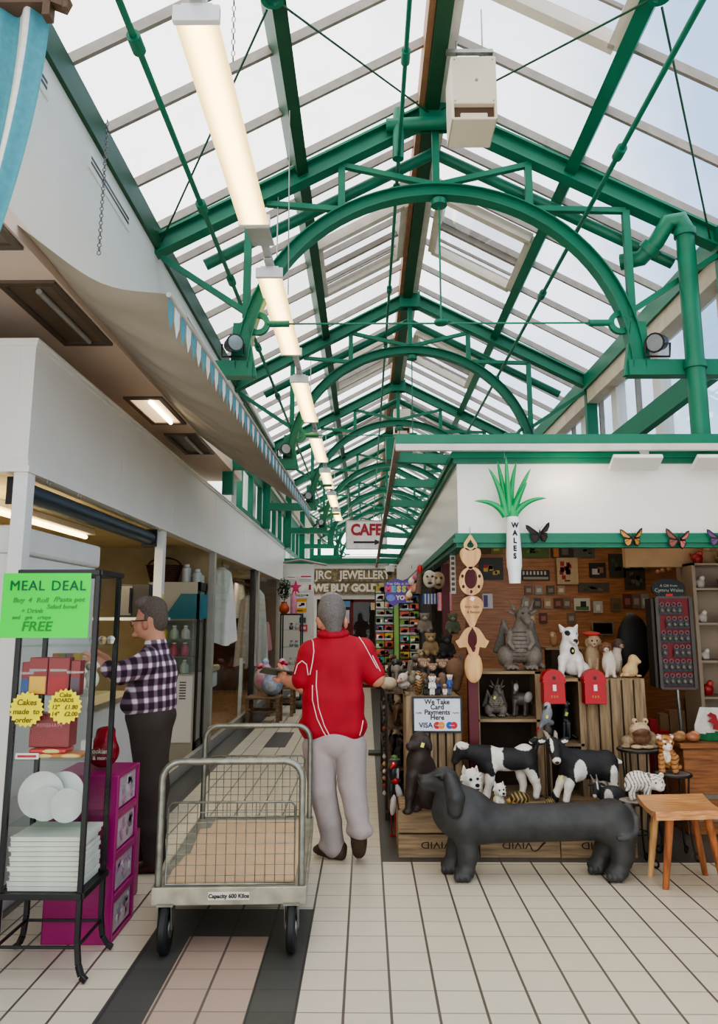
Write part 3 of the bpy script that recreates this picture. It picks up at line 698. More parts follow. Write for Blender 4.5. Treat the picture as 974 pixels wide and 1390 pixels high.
# heaters -------------------------------------------------------
HB = mat('heater_cream', (226, 214, 190), .4, 0, .05, 3)
def heater(x, y, z, label, s=1.0):
    t = thing('hanging_heater', label, 'heater', (x, y, z), 0, 'cream box heaters hung from the ridge')
    w, h, d = .335 * s, .52 * s, .36 * s
    m = MB()
    o = [(-w / 2, -h / 2), (w / 2, -h / 2), (w / 2, h / 2), (-w / 2, h / 2)]
    m.bx(-w / 2, w / 2, -d / 2, d / 2, -h / 2 + .13 * s, h / 2); m.bx(-w / 2, w / 2, -d / 2 + .0, d / 2, -h / 2, -h / 2 + .02)
    for sx in (-1, 1): m.bx(sx * w / 2, sx * (w / 2 - .02), -d / 2, d / 2, -h / 2, -h / 2 + .14 * s)
    m.build('casing', HB, t, bevel=.02)
    m = MB(); m.bx(-w / 2 + .02, w / 2 - .02, -d / 2 + .05, -d / 2 + .06, -h / 2 + .02, -h / 2 + .13 * s); m.build('opening', mat('heater_dark', (90, 66, 48), .6), t)
    m = MB(); m.bx(-w * .3, w * .3, -d / 2 + .03, -d / 2 + .05, -h / 2 + .02, -h / 2 + .075 * s); m.build('deflector', HB, t, bevel=.008)
    m = MB(); m.sph((.02, -d / 2, .06), .012, 8)
    for q in (-1, 1):
        for r in (-1, 1): m.sph((q * w * .42, -d / 2, r * .17 + .06), .006, 6)
    m.build('screw', STEEL, t)
    m = MB()
    for q in (-.1, .1): m.tube([(q, 0, h / 2), (q, 0, h / 2 + .55)], .006, 6); m.box((q, 0, h / 2 + .03), (.05, .05, .06))
    m.bx(-.18, .18, -.02, .02, h / 2 + .16, h / 2 + .19); m.build('hanger', STEEL, t)
heater(.80, 5.3, at(636, 140, 5.3).z, 'cream box heater hung at the ridge beside the first truss')
heater(.73, 15.4, at(545, 575, 15.4).z, 'small far cream heater hung in front of the third arch')
m = MB(); p = at(541, 612, 13); m.box(p, (.45, .4, .4)); tag(m.build('junction_box', GREEN, None, bevel=.01), 'green painted box mounted high behind the overhead rail end', 'box')

# spot lamps on truss feet ---------------------------------------
def spot(p, label, s=1.0, aim=(.5, -1, -.2)):
    t = thing('spotlight', label, 'spotlight', p, 0, 'black spotlights on the truss feet')
    d = Vector(aim).normalized(); m = MB(); m.tube([d * -.08 * s, d * -.07 * s, d * .03 * s, d * .05 * s], [.03 * s, .055 * s, .07 * s, .075 * s], 14); m.build('housing', BLACK, t, smooth=40)
    m = MB(); m.tube([d * .051 * s, d * .054 * s], .062 * s, 14); m.build('lens', mat('lens', (150, 156, 160), .1, .5), t)
    m = MB(); m.tube([(-.09 * s, 0, 0), (-.09 * s, .02, -.1 * s), (.09 * s, .02, -.1 * s), (.09 * s, 0, 0)], .01, 6); m.build('yoke', BLACK, t)
for k in range(4):
    y = 6.1 + 4 * k
    spot((-1.08, y - .1, 3.79), 'black spotlight on the shop side foot of the %s arch' % ORD[k], 1, (.6, -1, -.1))
    if k < 1: spot((2.36, y - .1, 3.79), 'black spotlight on the stall side foot of the first arch', 1.1, (-.8, -.8, -.3))

# canvas awning ---------------------------------------------------
A, B_, C_, D_ = Vector((-1.765, 3.62, 3.56)), Vector((-.98, 3.62, 3.18)), Vector((-.835, 11.4, 3.18)), Vector((-1.765, 7.9, 3.5))
t = thing('canvas_awning', 'slack cream canvas awning with teal bunting along its edge', 'awning', A)
def awn(u, v):
    p = (A.lerp(B_, u)).lerp(D_.lerp(C_, u), v)
    p = p - A; p.z -= .10 * sin(pi * u) * (.4 + .6 * (1 - v)) ; p.z += .012 * sin(v * 60 + u * 5) * sin(pi * u) + .008 * sin(v * 23 + u * 9); return p
m = MB(); m.grid(awn, 14, 90); m.build('canvas', mat('canvas', (186, 178, 164), .9, 0, .1, 3, .1), t, smooth=180)
m = MB(); TE, WH = (88, 148, 156), (222, 224, 220); n = 64
for i in range(n):
    a = B_.lerp(C_, i / n) - A; b = B_.lerp(C_, (i + .85) / n) - A; mid = (a + b) / 2
    L = .17 if i < 3 else .16
    pts = [a, b, b + Vector((0, 0, -L * .55)), mid + Vector((0, .0, -L)), a + Vector((0, 0, -L * .55))]
    m.add(pts, [(0, 1, 2, 3, 4)], TE if i % 2 == 0 else WH)
m.build('bunting_trim', PTM, t)
m = MB(); m.tube([B_ - A, C_ - A], .014, 8); m.build('front_bar', mat('canvas', (186, 178, 164)), t)

# striped teal awning ---------------------------------------------
YA = 2.7
t = thing('striped_awning', 'teal and white striped awning flap hanging under a brown rail', 'awning', at(30, 10, YA))
O = at(30, 10, YA)
def edge(v): return 66 - 12 * v - 62 * v ** 1.6
def sa(u, v):
    x1 = edge(v); x0 = -190; py = 4 + 320 * v; p = at(x0 + (x1 - x0) * u, py, YA + .5 * v * v * 0); p.y += .03 * sin(u * 40); return p - O
stp = lambda u, v: (88, 150, 156) if ((1 - u) * 12.4) % 2 < 1 else (226, 220, 206)
m = MB(); m.grid(sa, 62, 20, colfn=stp); m.build('fabric', PTM, t, smooth=180)
m = MB(); m.box(at(-60, 2, YA) - O, (.75, .1, .10)); m.build('rail', mat('brown_rail', (96, 72, 54), .6), t)
m = MB(); m.box(at(66, 12, YA - .03) - O, (.03, .05, .09)); m.box(at(83, 4, YA - .03) - O, (.06, .05, .05), (0, .4, 0)); m.cyl(at(88, 2, YA - .06) - O, at(88, 12, YA - .06) - O, .012); m.build('bracket', mat('brown_rail', (96, 72, 54), .6), t)

# overhead rail frame beside the stall ------------------------------
m = MB(); RX = .245; zr = 2.92
t = thing('awning_rail', 'grey rail carried over the aisle along the gift stall side', 'rail', (RX, 5.8, zr))
m.bar((0, 0, 0), (0, 13.2, -.12), .05, .06); m.build('side_rail', mat('rail_grey', (150, 140, 128), .4, .3), t)
m = MB(); m.bar((-.02, 0, .02), (3.9, 0, .02), .07, .07); m.build('front_rail', GREEN, t)
m = MB(); m.bar((-.02, -.02, -.045), (3.9, -.02, -.045), .05, .05); m.build('lower_rail', mat('rail_cream', (206, 200, 192), .4), t)
for d in (.55, 1.7, 3.0, 4.6, 6.2, 8.0, 9.8, 11.4, 13):
    m = MB(); m.bar((0, d, .0 - .009 * d), (.47, d, -.02 - .009 * d), .05, .08); m.build('cross_bar', GREEN, t)

# CAFE sign ------------------------------------------------------------
p = at(497, 726, 15.0); W_, Hh = (524 - 471) / F * 15.1, (748 - 711) / F * 15.1
t = thing('cafe_sign', 'white hanging sign with red lettering and a black arrow', 'sign', p)
m = MB(); m.bx(-W_ / 2, W_ / 2, -.015, .015, -Hh / 2, Hh / 2); m.build('board', mat('sign_white', (238, 228, 226), .4), t)
m = MB(); m.strip([(-W_ / 2 - .02, -Hh / 2 - .02), (W_ / 2 + .02, -Hh / 2 - .02), (W_ / 2 + .02, Hh / 2 + .02), (-W_ / 2 - .02, Hh / 2 + .02)], [(-W_ / 2, -Hh / 2), (W_ / 2, -Hh / 2), (W_ / 2, Hh / 2), (-W_ / 2, Hh / 2)], -.02, .02)
m.tube([(-W_ / 2 + .03, 0, Hh / 2), (-W_ / 2 + .03, 0, Hh / 2 + .55)], .006, 5); m.tube([(W_ / 2 - .03, 0, Hh / 2), (W_ / 2 - .03, 0, Hh / 2 + .55)], .006, 5); m.build('frame', STEEL, t)
text('lettering', 'CAFE', .30, mat('sign_red', (168, 30, 48), .5), t, (0, -.02, .09), bold=.012, sx=.86)
m = MB(); m.bx(-.25, .18, -.02, -.016, -.165, -.125); m.prism([(.16, -.2), (.29, -.145), (.16, -.09)], -.021, -.016); m.build('arrow', BLACK, t)

# ================================================================ far shop at the end of the aisle
YJ = 18.5
m = MB(); m.bx(-1.95, 2.2, YJ, YJ + .15, 2.18, 2.85); m.bx(-1.3, -1.17, YJ - .02, YJ + .15, 0, 2.2); m.bx(1.05, 2.2, YJ, YJ + .15, 0, 2.2)
m.bx(-1.95, 2.2, YJ + .1, YJ + 3, 2.82, 2.86); m.bx(-1.3, 1.1, YJ - .03, YJ + .02, 2.02, 2.2); struct('wall_back_shop', m, FASC, 'white front of the jewellery shop at the end of the aisle', 'wall')
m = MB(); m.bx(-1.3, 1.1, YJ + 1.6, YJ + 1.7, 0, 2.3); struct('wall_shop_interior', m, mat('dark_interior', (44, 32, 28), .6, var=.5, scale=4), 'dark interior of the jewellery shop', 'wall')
m = MB(); m.bx(-1.95, 2.2, YJ - .06, YJ + .06, 2.86, 2.98); struct('trim_13', m, GREEN, 'green beam over the jewellery shop sign', 'beam')
gold = mat('sign_gold', (132, 116, 84), .35, .3, .5, 14, dark=(70, 58, 40))
def bigsign(px0, px1, py0, py1, s, size, mt, tc_, label, align='CENTER', **kw):
    a, b = at(px0, py1, YJ - .06), at(px1, py0, YJ - .06); c = (a + b) / 2
    t = thing('shop_sign', label, 'sign', c)
    m = MB(); m.bx(a.x - c.x, b.x - c.x, -.02, .02, a.z - c.z, b.z - c.z); m.build('board', mt, t)
    text('lettering', s, size, tc_, t, (kw.pop('ox', 0), -.026, 0), **kw); return t
bigsign(425, 560, 772, 790, 'JRC   JEWELLERY   BE', .27, gold, mat('letter_cream', (232, 224, 204), .4), 'dark gold jewellery shop sign with pale serif capitals', sx=.88, bold=.008, ox=-.02)
bigsign(425, 513, 791, 806, 'WE BUY GOLD', .235, gold, mat('letter_cream', (232, 224, 204), .4), 'gold sign strip below the jewellery sign, white capitals', bold=.014, sx=.95)
bigsign(514, 560, 791, 806, '', .1, mat('sign_pale', (206, 190, 140), .5), BLACK, 'pale yellow panel beside the gold buying strip')
DR = mat('dark_red_door', (112, 26, 26), .45)
m = MB(); x = at(482, 870, YJ).x
t = thing('door_1', 'dark red shop door frame behind the man in the red shirt', 'door', (x, YJ + .05, 0), kind='structure')
for q in (-.12, .7): m.bx(q - .07, q + .07, -.04, .04, 0, 2.05)
m.bx(-.1, .7, -.04, .04, 0, .95); m.bx(-.1, .7, -.04, .04, 1.95, 2.05); m.build('frame', DR, t)
m = MB(); m.bx(-.05, .63, -.006, .006, .95, 1.95); m.build('pane', SHOPG, t)
def cardrect(nm, px0, px1, py0, py1, Y, mt, label, cat, group=None, thick=.01):
    a, b = at(px0, py1, Y), at(px1, py0, Y); c = (a + b) / 2; m = MB(); m.bx(a.x - c.x, b.x - c.x, -thick / 2, thick / 2, a.z - c.z, b.z - c.z)
    return tag(m.build(nm, mt, None, loc=c), label, cat, group)
for i, (px0, px1, py0, py1, c, l) in enumerate([(466, 475, 816, 824, (110, 150, 190), 'small blue notice in the jewellery shop window'), (503, 512, 818, 828, (226, 200, 160), 'small cream notice above the card rack'), (466, 474, 828, 846, (200, 204, 206), 'white sheet beside the red man head in the shop window')]):
    cardrect('window_notice', px0, px1, py0, py1, YJ - .08, mat('notice%d' % i, c, .6), l, 'notice')
# jewellery shelves inside: small bright trays
for i in range(4):
    z = .5 + i * .38; m = MB(); m.bx(-1.2, -.5, YJ + .9, YJ + 1.2, z, z + .02); rnd = random.Random(i)
    for k in range(14): m.box((rnd.uniform(-1.15, -.55), YJ + 1 + rnd.random() * .1, z + .04), (.03, .03, .05), None, rnd.choice([(220, 200, 150), (180, 170, 160), (120, 90, 60), (230, 226, 220)]))
    tag(m.build('jewellery_shelf', PT, None), 'dark shop window shelf with small jewellery, %s from the floor' % ORD[i], 'shelf', 'jewellery window shelves')
# security dome
p = at(529, 775, 17.5); t = thing('security_camera', 'white dome camera at the end of the stall fascia', 'camera', p)
m = MB(); m.lathe([(.0, .1), (.09, .1), (.1, .02), (.09, -.02)], n=16); m.build('housing', WHITE, t, smooth=40)
m = MB(); m.tube([(0, 0, .1), (.0, 0, .14), (.2, 0, .14)], .02, 8); m.build('bracket', WHITE, t); m = MB(); m.sph((0, 0, -.03), .075, 14); m.build('dome', mat('dome_smoke', (60, 60, 64), .1), t, smooth=180)
# poster wall return
YP = 17.9
a, b = at(385, 775, YP), at(426, 775, YP)
m = MB(); m.bx(-1.98, b.x, YP, YP + .1, 0, 2.8); struct('wall_return', m, WHITE, 'white end wall carrying notices beside the jewellery shop', 'wall')
m = MB(); m.tube([(-1.98, YP - .05, 2.83), (-1.5, YP - .1, 2.9), (b.x + .3, YP - .05, 2.78)], .025, 8); tag(m.build('conduit', mat('grey_pipe', (150, 146, 138)), None, smooth=60), 'grey conduit sagging over the notice wall', 'conduit')
def poster(px0, px1, py0, py1, bgc, bits, label):
    a, b = at(px0, py1, YP - .01), at(px1, py0, YP - .01); c = (a + b) / 2; w_, h_ = b.x - a.x, b.z - a.z
    t = thing('wall_notice', label, 'notice', c, 0, 'notices on the end wall'); m = MB(); m.bx(-w_ / 2, w_ / 2, -.004, .004, -h_ / 2, h_ / 2); m.build('sheet', mat('sheet_%d_%d_%d' % bgc, bgc, .6), t)
    if bits:
        m = MB()
        for (x0, x1, z0, z1, c_) in bits: m.bx((x0 - .5) * w_, (x1 - .5) * w_, -.007, -.004, (z0 - .5) * h_, (z1 - .5) * h_, c_)
        m.build('printing', PT, t)
    return t, w_, h_
ln = lambda z, c=(150, 140, 140): (.1, .9, z, z + .03, c)
poster(388, 402, 780, 806, (238, 232, 228), [ln(.85, (200, 90, 90)), ln(.7), ln(.6), ln(.5), ln(.4)], 'white notice with faint lines above the plant')
poster(404, 424, 780, 803, (240, 234, 230), [(.2, .9, .85, .93, (196, 70, 90)), ln(.7), ln(.6), (.75, .9, .1, .4, (170, 40, 40))], 'white notice with a red heading near the sign end')
t_, w_, h_ = poster(398, 420, 804, 812, (244, 240, 238), [], 'white toilets notice with a black arrow')
text('lettering', 'Toilets', .1, BLACK, t_, (-.09, -.006, 0)); m = MB(); m.bx(.05, .13, -.006, -.004, -.008, .008); m.prism([(.12, -.03), (.17, 0), (.12, .03)], -.006, -.004); m.build('arrow', BLACK, t_)
poster(402, 416, 813, 831, (236, 170, 40), [(.05, .95, .3, .78, (246, 240, 230)), (.25, .5, .45, .55, (20, 20, 20)), (.45, .8, .5, .7, (20, 20, 20)), (.1, .6, .08, .16, (90, 50, 10))], 'orange and white notice with a black shape')
poster(405, 416, 836, 848, (200, 208, 214), [(.1, .4, .2, .8, (60, 90, 130)), (.6, .9, .2, .8, (90, 80, 80))], 'small blue grey notice')
poster(406, 417, 848, 857, (214, 90, 90), [(.2, .8, .3, .7, (240, 220, 220))], 'small red picture notice')

# ================================================================ people
SKIN = (196, 140, 112)
def cast(o, px, py, off=.003):
    me = o.data; dg = None
    r = Vector(ray(px, py)); M = Matrix.Translation(o.parent.location + o.location) if o.parent else Matrix.Translation(o.location)
    org = M.inverted() @ Vector((0, 0, H))
    ok, loc, nrm, i = o.ray_cast(org, r.normalized())
    return (loc + nrm * off) if ok else None
PM = paint(.75, .08, 20, .12)
# man in red walking away
t, b = fig('person', 'grey haired man in a red polo shirt and pale trousers walking away with a tablet', 'person', (0, 0, 1), (447, 1167), 0)
b.k = 6
# body (skin): head, neck, arms, legs
b.ell((449, 830, 2), (19, 23, 23), col=SKIN); b.ell((447, 845, 10), (15, 17, 16), col=SKIN); b.cap((450, 850, 0), (452, 874, -2), 14, 16, SKIN)
b.ell((431, 842, 14), (4, 5, 5), col=SKIN, k=3); b.ell((434, 846, -2), (4, 8, 5), col=(186, 124, 98), k=2); b.ell((469, 846, -4), (3.5, 8, 5), col=(186, 124, 98), k=2)
b.ell((452, 935, 4), (31, 66, 17), col=SKIN)
b.chain([(420, 888, 2, 13), (413, 931, 0, 10.5), (388, 926, 24, 8)], SKIN); b.ell((381, 920, 30), (8, 9, 9), col=SKIN, k=4)
b.chain([(494, 886, 2, 13), (511, 921, 2, 10.5), (496, 924, 36, 8)], SKIN); b.ell((491, 922, 44), (8, 9, 9), col=SKIN, k=4)
# fingers of the hand under the tablet, thumb on top
for i, (dx, dz) in enumerate(((-6, -3), (-7, 2), (-6, 7), (-4, 11))): b.chain([(378, 922, 27 + i * 4, 3.6), (374 + i, 926, 26 + i * 5, 3.2), (368 + i * 2, 923 , 28 + i * 6, 2.8)], SKIN, 2)
b.chain([(384, 915, 22, 3.6), (380, 908, 20, 3.2), (376, 904, 23, 2.8)], SKIN, 2)
for i in range(4): b.chain([(489, 920, 48, 3.4), (485, 924 + i * 2, 54, 3), (486, 928 + i * 2, 50, 2.6)], SKIN, 2)
b.chain([(434, 1000, 4, 18), (437, 1080, 0, 15), (452, 1150, 6, 10)], SKIN); b.chain([(472, 1000, 4, 18), (480, 1072, -4, 15), (487, 1125, -24, 10)], SKIN)
b.dot((449, 838), (30, 9), SKIN, False)
body = b.build('body', PM, t, .006)
h = b.kin(); h.k = 5; HG = (112, 106, 102)
h.ell((450, 829, 1), (20.5, 24, 24), col=HG); h.cap((452, 838, -8), (453, 857, -8), 15, 11, HG); h.ell((449, 812, 6), (15, 9, 15), col=(140, 134, 130), k=4)
h.build('hair', paint(.9, .3, 90, .6), t, .006)
sh = b.kin(); sh.k = 10; RED = (168, 22, 40)
sh.ell((455, 898, 0), (45, 40, 27), col=RED); sh.ell((452, 945, 2), (40, 52, 27), col=RED); sh.rbox((452, 968, 3), (43, 37, 27), 18, col=RED)
sh.cap((422, 884, 2), (493, 880, 2), 15, 15, RED); sh.cap((452, 864, 0), (453, 872, 0), 19, 22, RED, 6)
sh.chain([(420, 889, 2, 17), (411, 922, 0, 16)], RED, 6); sh.chain([(493, 887, 2, 17), (507, 916, 4, 16)], RED, 6)
sh.cap((412, 985, 2), (418, 1000, 2), 8, 5, RED); sh.cap((490, 985, 2), (487, 996, 2), 8, 5, RED)
sh.ell((432, 930, -14), (12, 22, 10), col=RED, k=14); sh.ell((478, 925, -14), (12, 24, 10), col=RED, k=14)
shirt = sh.build('polo_shirt', paint(.8, .14, 7, .7), t, .006)
cb = b.kin(); cb.k = 2
for i in range(14):
    a = 2 * pi * i / 14; a2 = 2 * pi * (i + 1) / 14
    cb.cap((452 + 17 * cos(a), 860 - 2 * sin(a), 16 * sin(a) - 1), (452 + 17 * cos(a2), 860 - 2 * sin(a2), 16 * sin(a2) - 1), 5, 5, (160, 20, 38))
cb.build('collar', paint(.8, .12, 12, .15), t, .006)
bpy.context.view_layer.update()
m = MB()
for path in ([(422, 866), (425, 872), (426, 885), (424, 900), (420, 920)], [(400, 915), (404, 902), (410, 897), (416, 902), (419, 920)], [(430, 910), (429, 930), (432, 960), (440, 985), (450, 1004)],
             [(424, 930), (424, 950), (430, 975), (438, 992), (446, 1005)], [(487, 865), (494, 875), (502, 890), (514, 912)], [(505, 890), (510, 900), (517, 914)], [(492, 978), (490, 990), (487, 1000)]):
    pts = []
    for (x0, y0), (x1, y1) in zip(path, path[1:]):
        for q in range(5):
            c = cast(shirt, x0 + (x1 - x0) * q / 5, y0 + (y1 - y0) * q / 5)
            if c is not None: pts.append(c)
    if len(pts) > 2: m.tube(pts, .0034, 6)
m.build('piping', mat('piping_white', (236, 214, 214), .6), t)
tr_ = b.kin(); tr_.k = 8; TG = (172, 160, 158)
tr_.ell((454, 1004, 3), (40, 28, 28), col=TG); tr_.chain([(433, 1014, 3, 24), (437, 1072, 0, 19), (447, 1116, 3, 16.5), (452, 1150, 5, 15)], TG, 3); tr_.chain([(475, 1014, 3, 23), (478, 1064, -6, 19), (484, 1098, -16, 16), (488, 1120, -24, 13.5)], TG, 3)
tr_.cap((437, 1148, 2), (464, 1152, 6), 5, 5, TG); tr_.cap((476, 1122, -20), (500, 1122, -22), 6, 6, TG)
tr_.build('trousers', paint(.85, .12, 7, 1.0), t, .006)
BS = (70, 50, 38)
def shoe(pts, sole, nm='shoe'):
    s_ = b.kin(); s_.k = 4
    for p in pts: s_.cap(p[0], p[1], p[2], p[3], BS)
    o = s_.build(nm, paint(.6, .15, 40), t, .005)
shoe([((437, 1156, 8), (462, 1160, 2), 8, 8), ((444, 1155, 6), (462, 1152, 4), 8, 9), ((432, 1157, 14), (428, 1159, 20), 7, 5)], None)
shoe([((487, 1128, -22), (487, 1153, -8), 11, 9), ((487, 1140, -18), (488, 1154, 2), 10, 8), ((478, 1126, -22), (496, 1126, -22), 4, 4)], None)
mt_ = MB()
# tablet held in his hand
tb = at(378, 913, t.location.y + .16); k_ = thing('tablet', 'dark tablet held flat in the hand of the man in red', 'tablet', tb, 0)
m = MB(); m.box((0, 0, 0), (.25, .18, .012), (-.25, .18, .3)); m.build('case', mat('tablet_case', (72, 72, 62), .5), k_, bevel=.004)
m = MB(); m.box((-.002, 0, .0075), (.22, .155, .002), (-.25, .18, .3)); m.build('screen', mat('tablet_screen', (34, 36, 40), .12), k_)

# man in the checked shirt at the food counter
t, b = fig('person', 'grey haired man in glasses and a checked shirt reaching into the food counter', 'person', (0, 0, 1), (203, 1181), 0)
b.k = 6
b.ell((206, 834, 0), (20, 23, 19), col=SKIN); b.ell((196, 850, 0), (14, 18, 15), col=SKIN); b.ell((182, 846, -1), (5, 4, 4), col=SKIN, k=4); b.ell((185, 862, -1), (6, 4, 7), col=SKIN, k=3); b.ell((201, 847, -17), (4, 8, 3.5), col=(180, 116, 92), k=1.5)
b.cap((208, 852, 0), (213, 884, 2), 13, 15, SKIN)
b.ell((207, 928, 3), (20, 46, 28), col=SKIN)
b.chain([(207, 900, -34, 13), (170, 914, -40, 10), (143, 898, -30, 7.5)], SKIN); b.chain([(200, 902, 34, 13), (166, 916, 38, 10), (140, 902, 24, 7.5)], SKIN)
for sx, dz in ((143, -30), (140, 24)):
    b.ell((sx - 7, 895, dz), (9, 7, 8), col=SKIN, k=3)
    for i in range(4): b.chain([(sx - 12, 893 + i, dz - 5 + i * 3.6, 3), (sx - 20, 894 + i, dz - 6 + i * 4, 2.7), (sx - 25 + abs(i - 1), 899 + i, dz - 6 + i * 4, 2.3)], SKIN, 1.5)
    b.chain([(sx - 6, 890, dz - 5, 3.2), (sx - 13, 885, dz - 7, 2.6), (sx - 18, 886, dz - 6, 2.3)], SKIN, 1.5)
b.chain([(206, 975, -14, 16), (208, 1065, -14, 13), (212, 1160, -12, 10)], SKIN); b.chain([(204, 975, 18, 16), (196, 1065, 20, 13), (196, 1155, 22, 10)], SKIN)
b.dot((184.5, 866), (7, 1.5), (140, 80, 70), False)
b.build('body', PM, t, .006)
h = b.kin(); h.k = 5; HG = (96, 84, 74)
h.ell((208, 829, 0), (20, 21, 20.5), col=HG); h.ell((216, 842, 0), (12, 18, 16), col=HG); h.ell((197, 818, 0), (14, 9, 15), col=(112, 100, 90)); h.cap((203, 838, -17), (202, 846, -17.5), 3, 2, HG, 2)
h.build('hair', paint(.9, .3, 90, .6), t, .006)
m = MB(); Pq = lambda x, y, d: b.P((x, y, d))
m.tube([Pq(203, 842, -20), Pq(186, 843, -16)], .0035, 6)
for dz in (-9, 7):
    c = Pq(182, 846, dz); m.tube([c + np.array((.0, .028 * cos(a), .02 * sin(a))) for a in [2 * pi * q / 14 for q in range(14)]], .0028, 5, closed=True)
m.tube([Pq(203, 842, 18), Pq(186, 843, 14)], .0035, 6); m.build('spectacles', BLACK, t)
def plaid():
    m, nt, bs = base('plaid')
    tc = nd(nt, 'ShaderNodeTexCoord'); sp = nd(nt, 'ShaderNodeSeparateXYZ'); nt.links.new(tc.outputs['Object'], sp.inputs[0])
    def M(op, a, b_=0, c=0):
        n = nd(nt, 'ShaderNodeMath', operation=op)
        for i, v in enumerate((a, b_, c)):
            if isinstance(v, (int, float)): n.inputs[i].default_value = v
            else: nt.links.new(v, n.inputs[i])
        return n.outputs[0]
    def stripe(u, p, wd): 
        f = M('ABSOLUTE', M('SUBTRACT', M('FRACT', M('DIVIDE', u, p)), .5)); r = nd(nt, 'ShaderNodeMapRange'); nt.links.new(f, r.inputs[0])
        r.inputs[1].default_value = wd - .06; r.inputs[2].default_value = wd + .06; r.inputs[3].default_value = 1; r.inputs[4].default_value = 0; return r.outputs[0]
    h_ = M('ADD', M('ADD', sp.outputs[0], M('MULTIPLY', sp.outputs[1], .8)), M('MULTIPLY', sp.outputs[2], .05)); v_ = M('ADD', sp.outputs[2], M('MULTIPLY', sp.outputs[0], -.08))
    s_ = M('ADD', stripe(h_, .074, .2), stripe(v_, .074, .2)); rp = nd(nt, 'ShaderNodeValToRGB'); nt.links.new(M('MULTIPLY', s_, .5), rp.inputs[0])
    e = rp.color_ramp.elements; e[0].color = S(44, 26, 40); e[0].position = 0; e[1].color = S(226, 214, 216); e[1].position = 1; q = e.new(.5); q.color = S(118, 92, 108)
    nt.links.new(rp.outputs[0], bs.inputs['Base Color']); bs.inputs['Roughness'].default_value = .85; return m
s2 = b.kin(); s2.k = 9
s2.ell((210, 915, 3), (31, 34, 40), rot=(0, .1, 0)); s2.ell((203, 945, 3), (36, 34, 40)); s2.cap((209, 892, -30), (209, 892, 34), 15, 15); s2.ell((200, 957, 3), (37.5, 17, 41)); s2.cap((211, 876, 1), (211, 882, 1), 16, 20, k=5)
s2.chain([(208, 899, -34, 17), (176, 911, -40, 15), (160, 906, -36, 12)], k=5); s2.chain([(202, 900, 35, 17), (172, 913, 38, 15), (158, 908, 33, 12)], k=5)
s2.build('checked_shirt', plaid(), t, .006)
tr_ = b.kin(); tr_.k = 9; TG = (62, 52, 45)
tr_.ell((204, 971, 3), (35, 25, 38), col=TG); tr_.chain([(206, 985, -13, 28), (210, 1065, -12, 21), (210, 1120, -12, 17), (212, 1160, -10, 15)], TG); tr_.chain([(203, 985, 18, 28), (198, 1065, 20, 21), (195, 1158, 22, 15)], TG)
tr_.build('trousers', paint(.85, .2, 7, .8), t, .006)
m = MB(); m.lathe([(.176, -.015), (.178, .015)], (0, 0, 0), 24, sx=1.0, sy=1.12); 
for dz, x0 in ((-12, 213), (22, 197)):
    s_ = b.kin(); s_.k = 5; BC = (62, 26, 24)
    s_.cap((x0, 1171, dz), (x0 - 26, 1175, dz - 2), 9, 7, BC); s_.cap((x0 + 2, 1168, dz), (x0 - 8, 1168, dz), 9, 8, BC); s_.build('shoe', paint(.4, .15, 40), t, .006)
# ================================================================ trolley
GALV = mat('galvanised_tube', (142, 142, 130), .38, .7, .3, 18)
TX0, TX1, TY0, TY1, TZ = -1.065, -.335, 4.07, 5.42, .30
tro = thing('cage_trolley', 'galvanised platform trolley with two mesh ends and a capacity plate', 'trolley', ((TX0 + TX1) / 2, (TY0 + TY1) / 2, 0), radians(2.4))
hw, hl = (TX1 - TX0) / 2, (TY1 - TY0) / 2
m = MB(); m.bx(-hw, hw, -hl, hl, TZ - .05, TZ); m.bx(-hw - .01, hw + .01, -hl - .012, -hl, TZ - .075, TZ + .005); m.bx(-hw - .01, hw + .01, hl, hl + .012, TZ - .075, TZ + .005)
m.bx(-hw - .012, -hw, -hl, hl, TZ - .075, TZ + .005); m.bx(hw, hw + .012, -hl, hl, TZ - .075, TZ + .005); pl_ = m.build('platform', mat('trolley_rail', (168, 164, 146), .4, .4, .3, 12), tro, bevel=.003)
m = MB(); m.bx(-.10, .10, -hl - .0145, -hl - .012, TZ - .052, TZ - .016); pt_ = m.build('capacity_plate', mat('plate_cream', (214, 208, 190), .5), tro)
text('lettering', 'Capacity 600 Kilos', .026, BLACK, pt_, (0, -hl - .016, TZ - .034), bold=.0008)
for sy in (-1, 1):
    y = sy * (hl - .02); z1 = .885; r = .09; pts = [(-hw + .015, y, TZ - .05)]
    for a in range(0, 91, 15): pts.append((-hw + .015 + r - r * cos(radians(a)), y, z1 - r + r * sin(radians(a))))
    for a in range(90, -1, -15): pts.append((hw - .015 - r + r * cos(radians(a)), y, z1 - r + r * sin(radians(a))))
    pts.append((hw - .015, y, TZ - .05))
    m = MB(); m.tube(pts, .017, 10); hoop = m.build('end_hoop', GALV, tro, smooth=50)
    if sy < 0: hoop['label'] = 'end hoop with the lower mesh panel'
    zt = .69; x0, x1 = -hw + .05, hw - .05; m = MB(); q = [(x0, y, TZ + .01), (x0, y, zt - .02), (x0 + .02, y, zt), (x1 - .02, y, zt), (x1, y, zt - .02), (x1, y, TZ + .01)]
    m.tube(q, .006, 6, closed=True)
    for i in range(1, 13): x = x0 + (x1 - x0) * i / 13; m.tube([(x, y, TZ + .01), (x, y, zt)], .0022, 4)
    for i in range(1, 8): z = TZ + (zt - TZ) * i / 8; m.tube([(x0, y + .003, z), (x1, y + .003, z)], .0022, 4)
    m.build('mesh_panel', GALV, hoop, smooth=60)
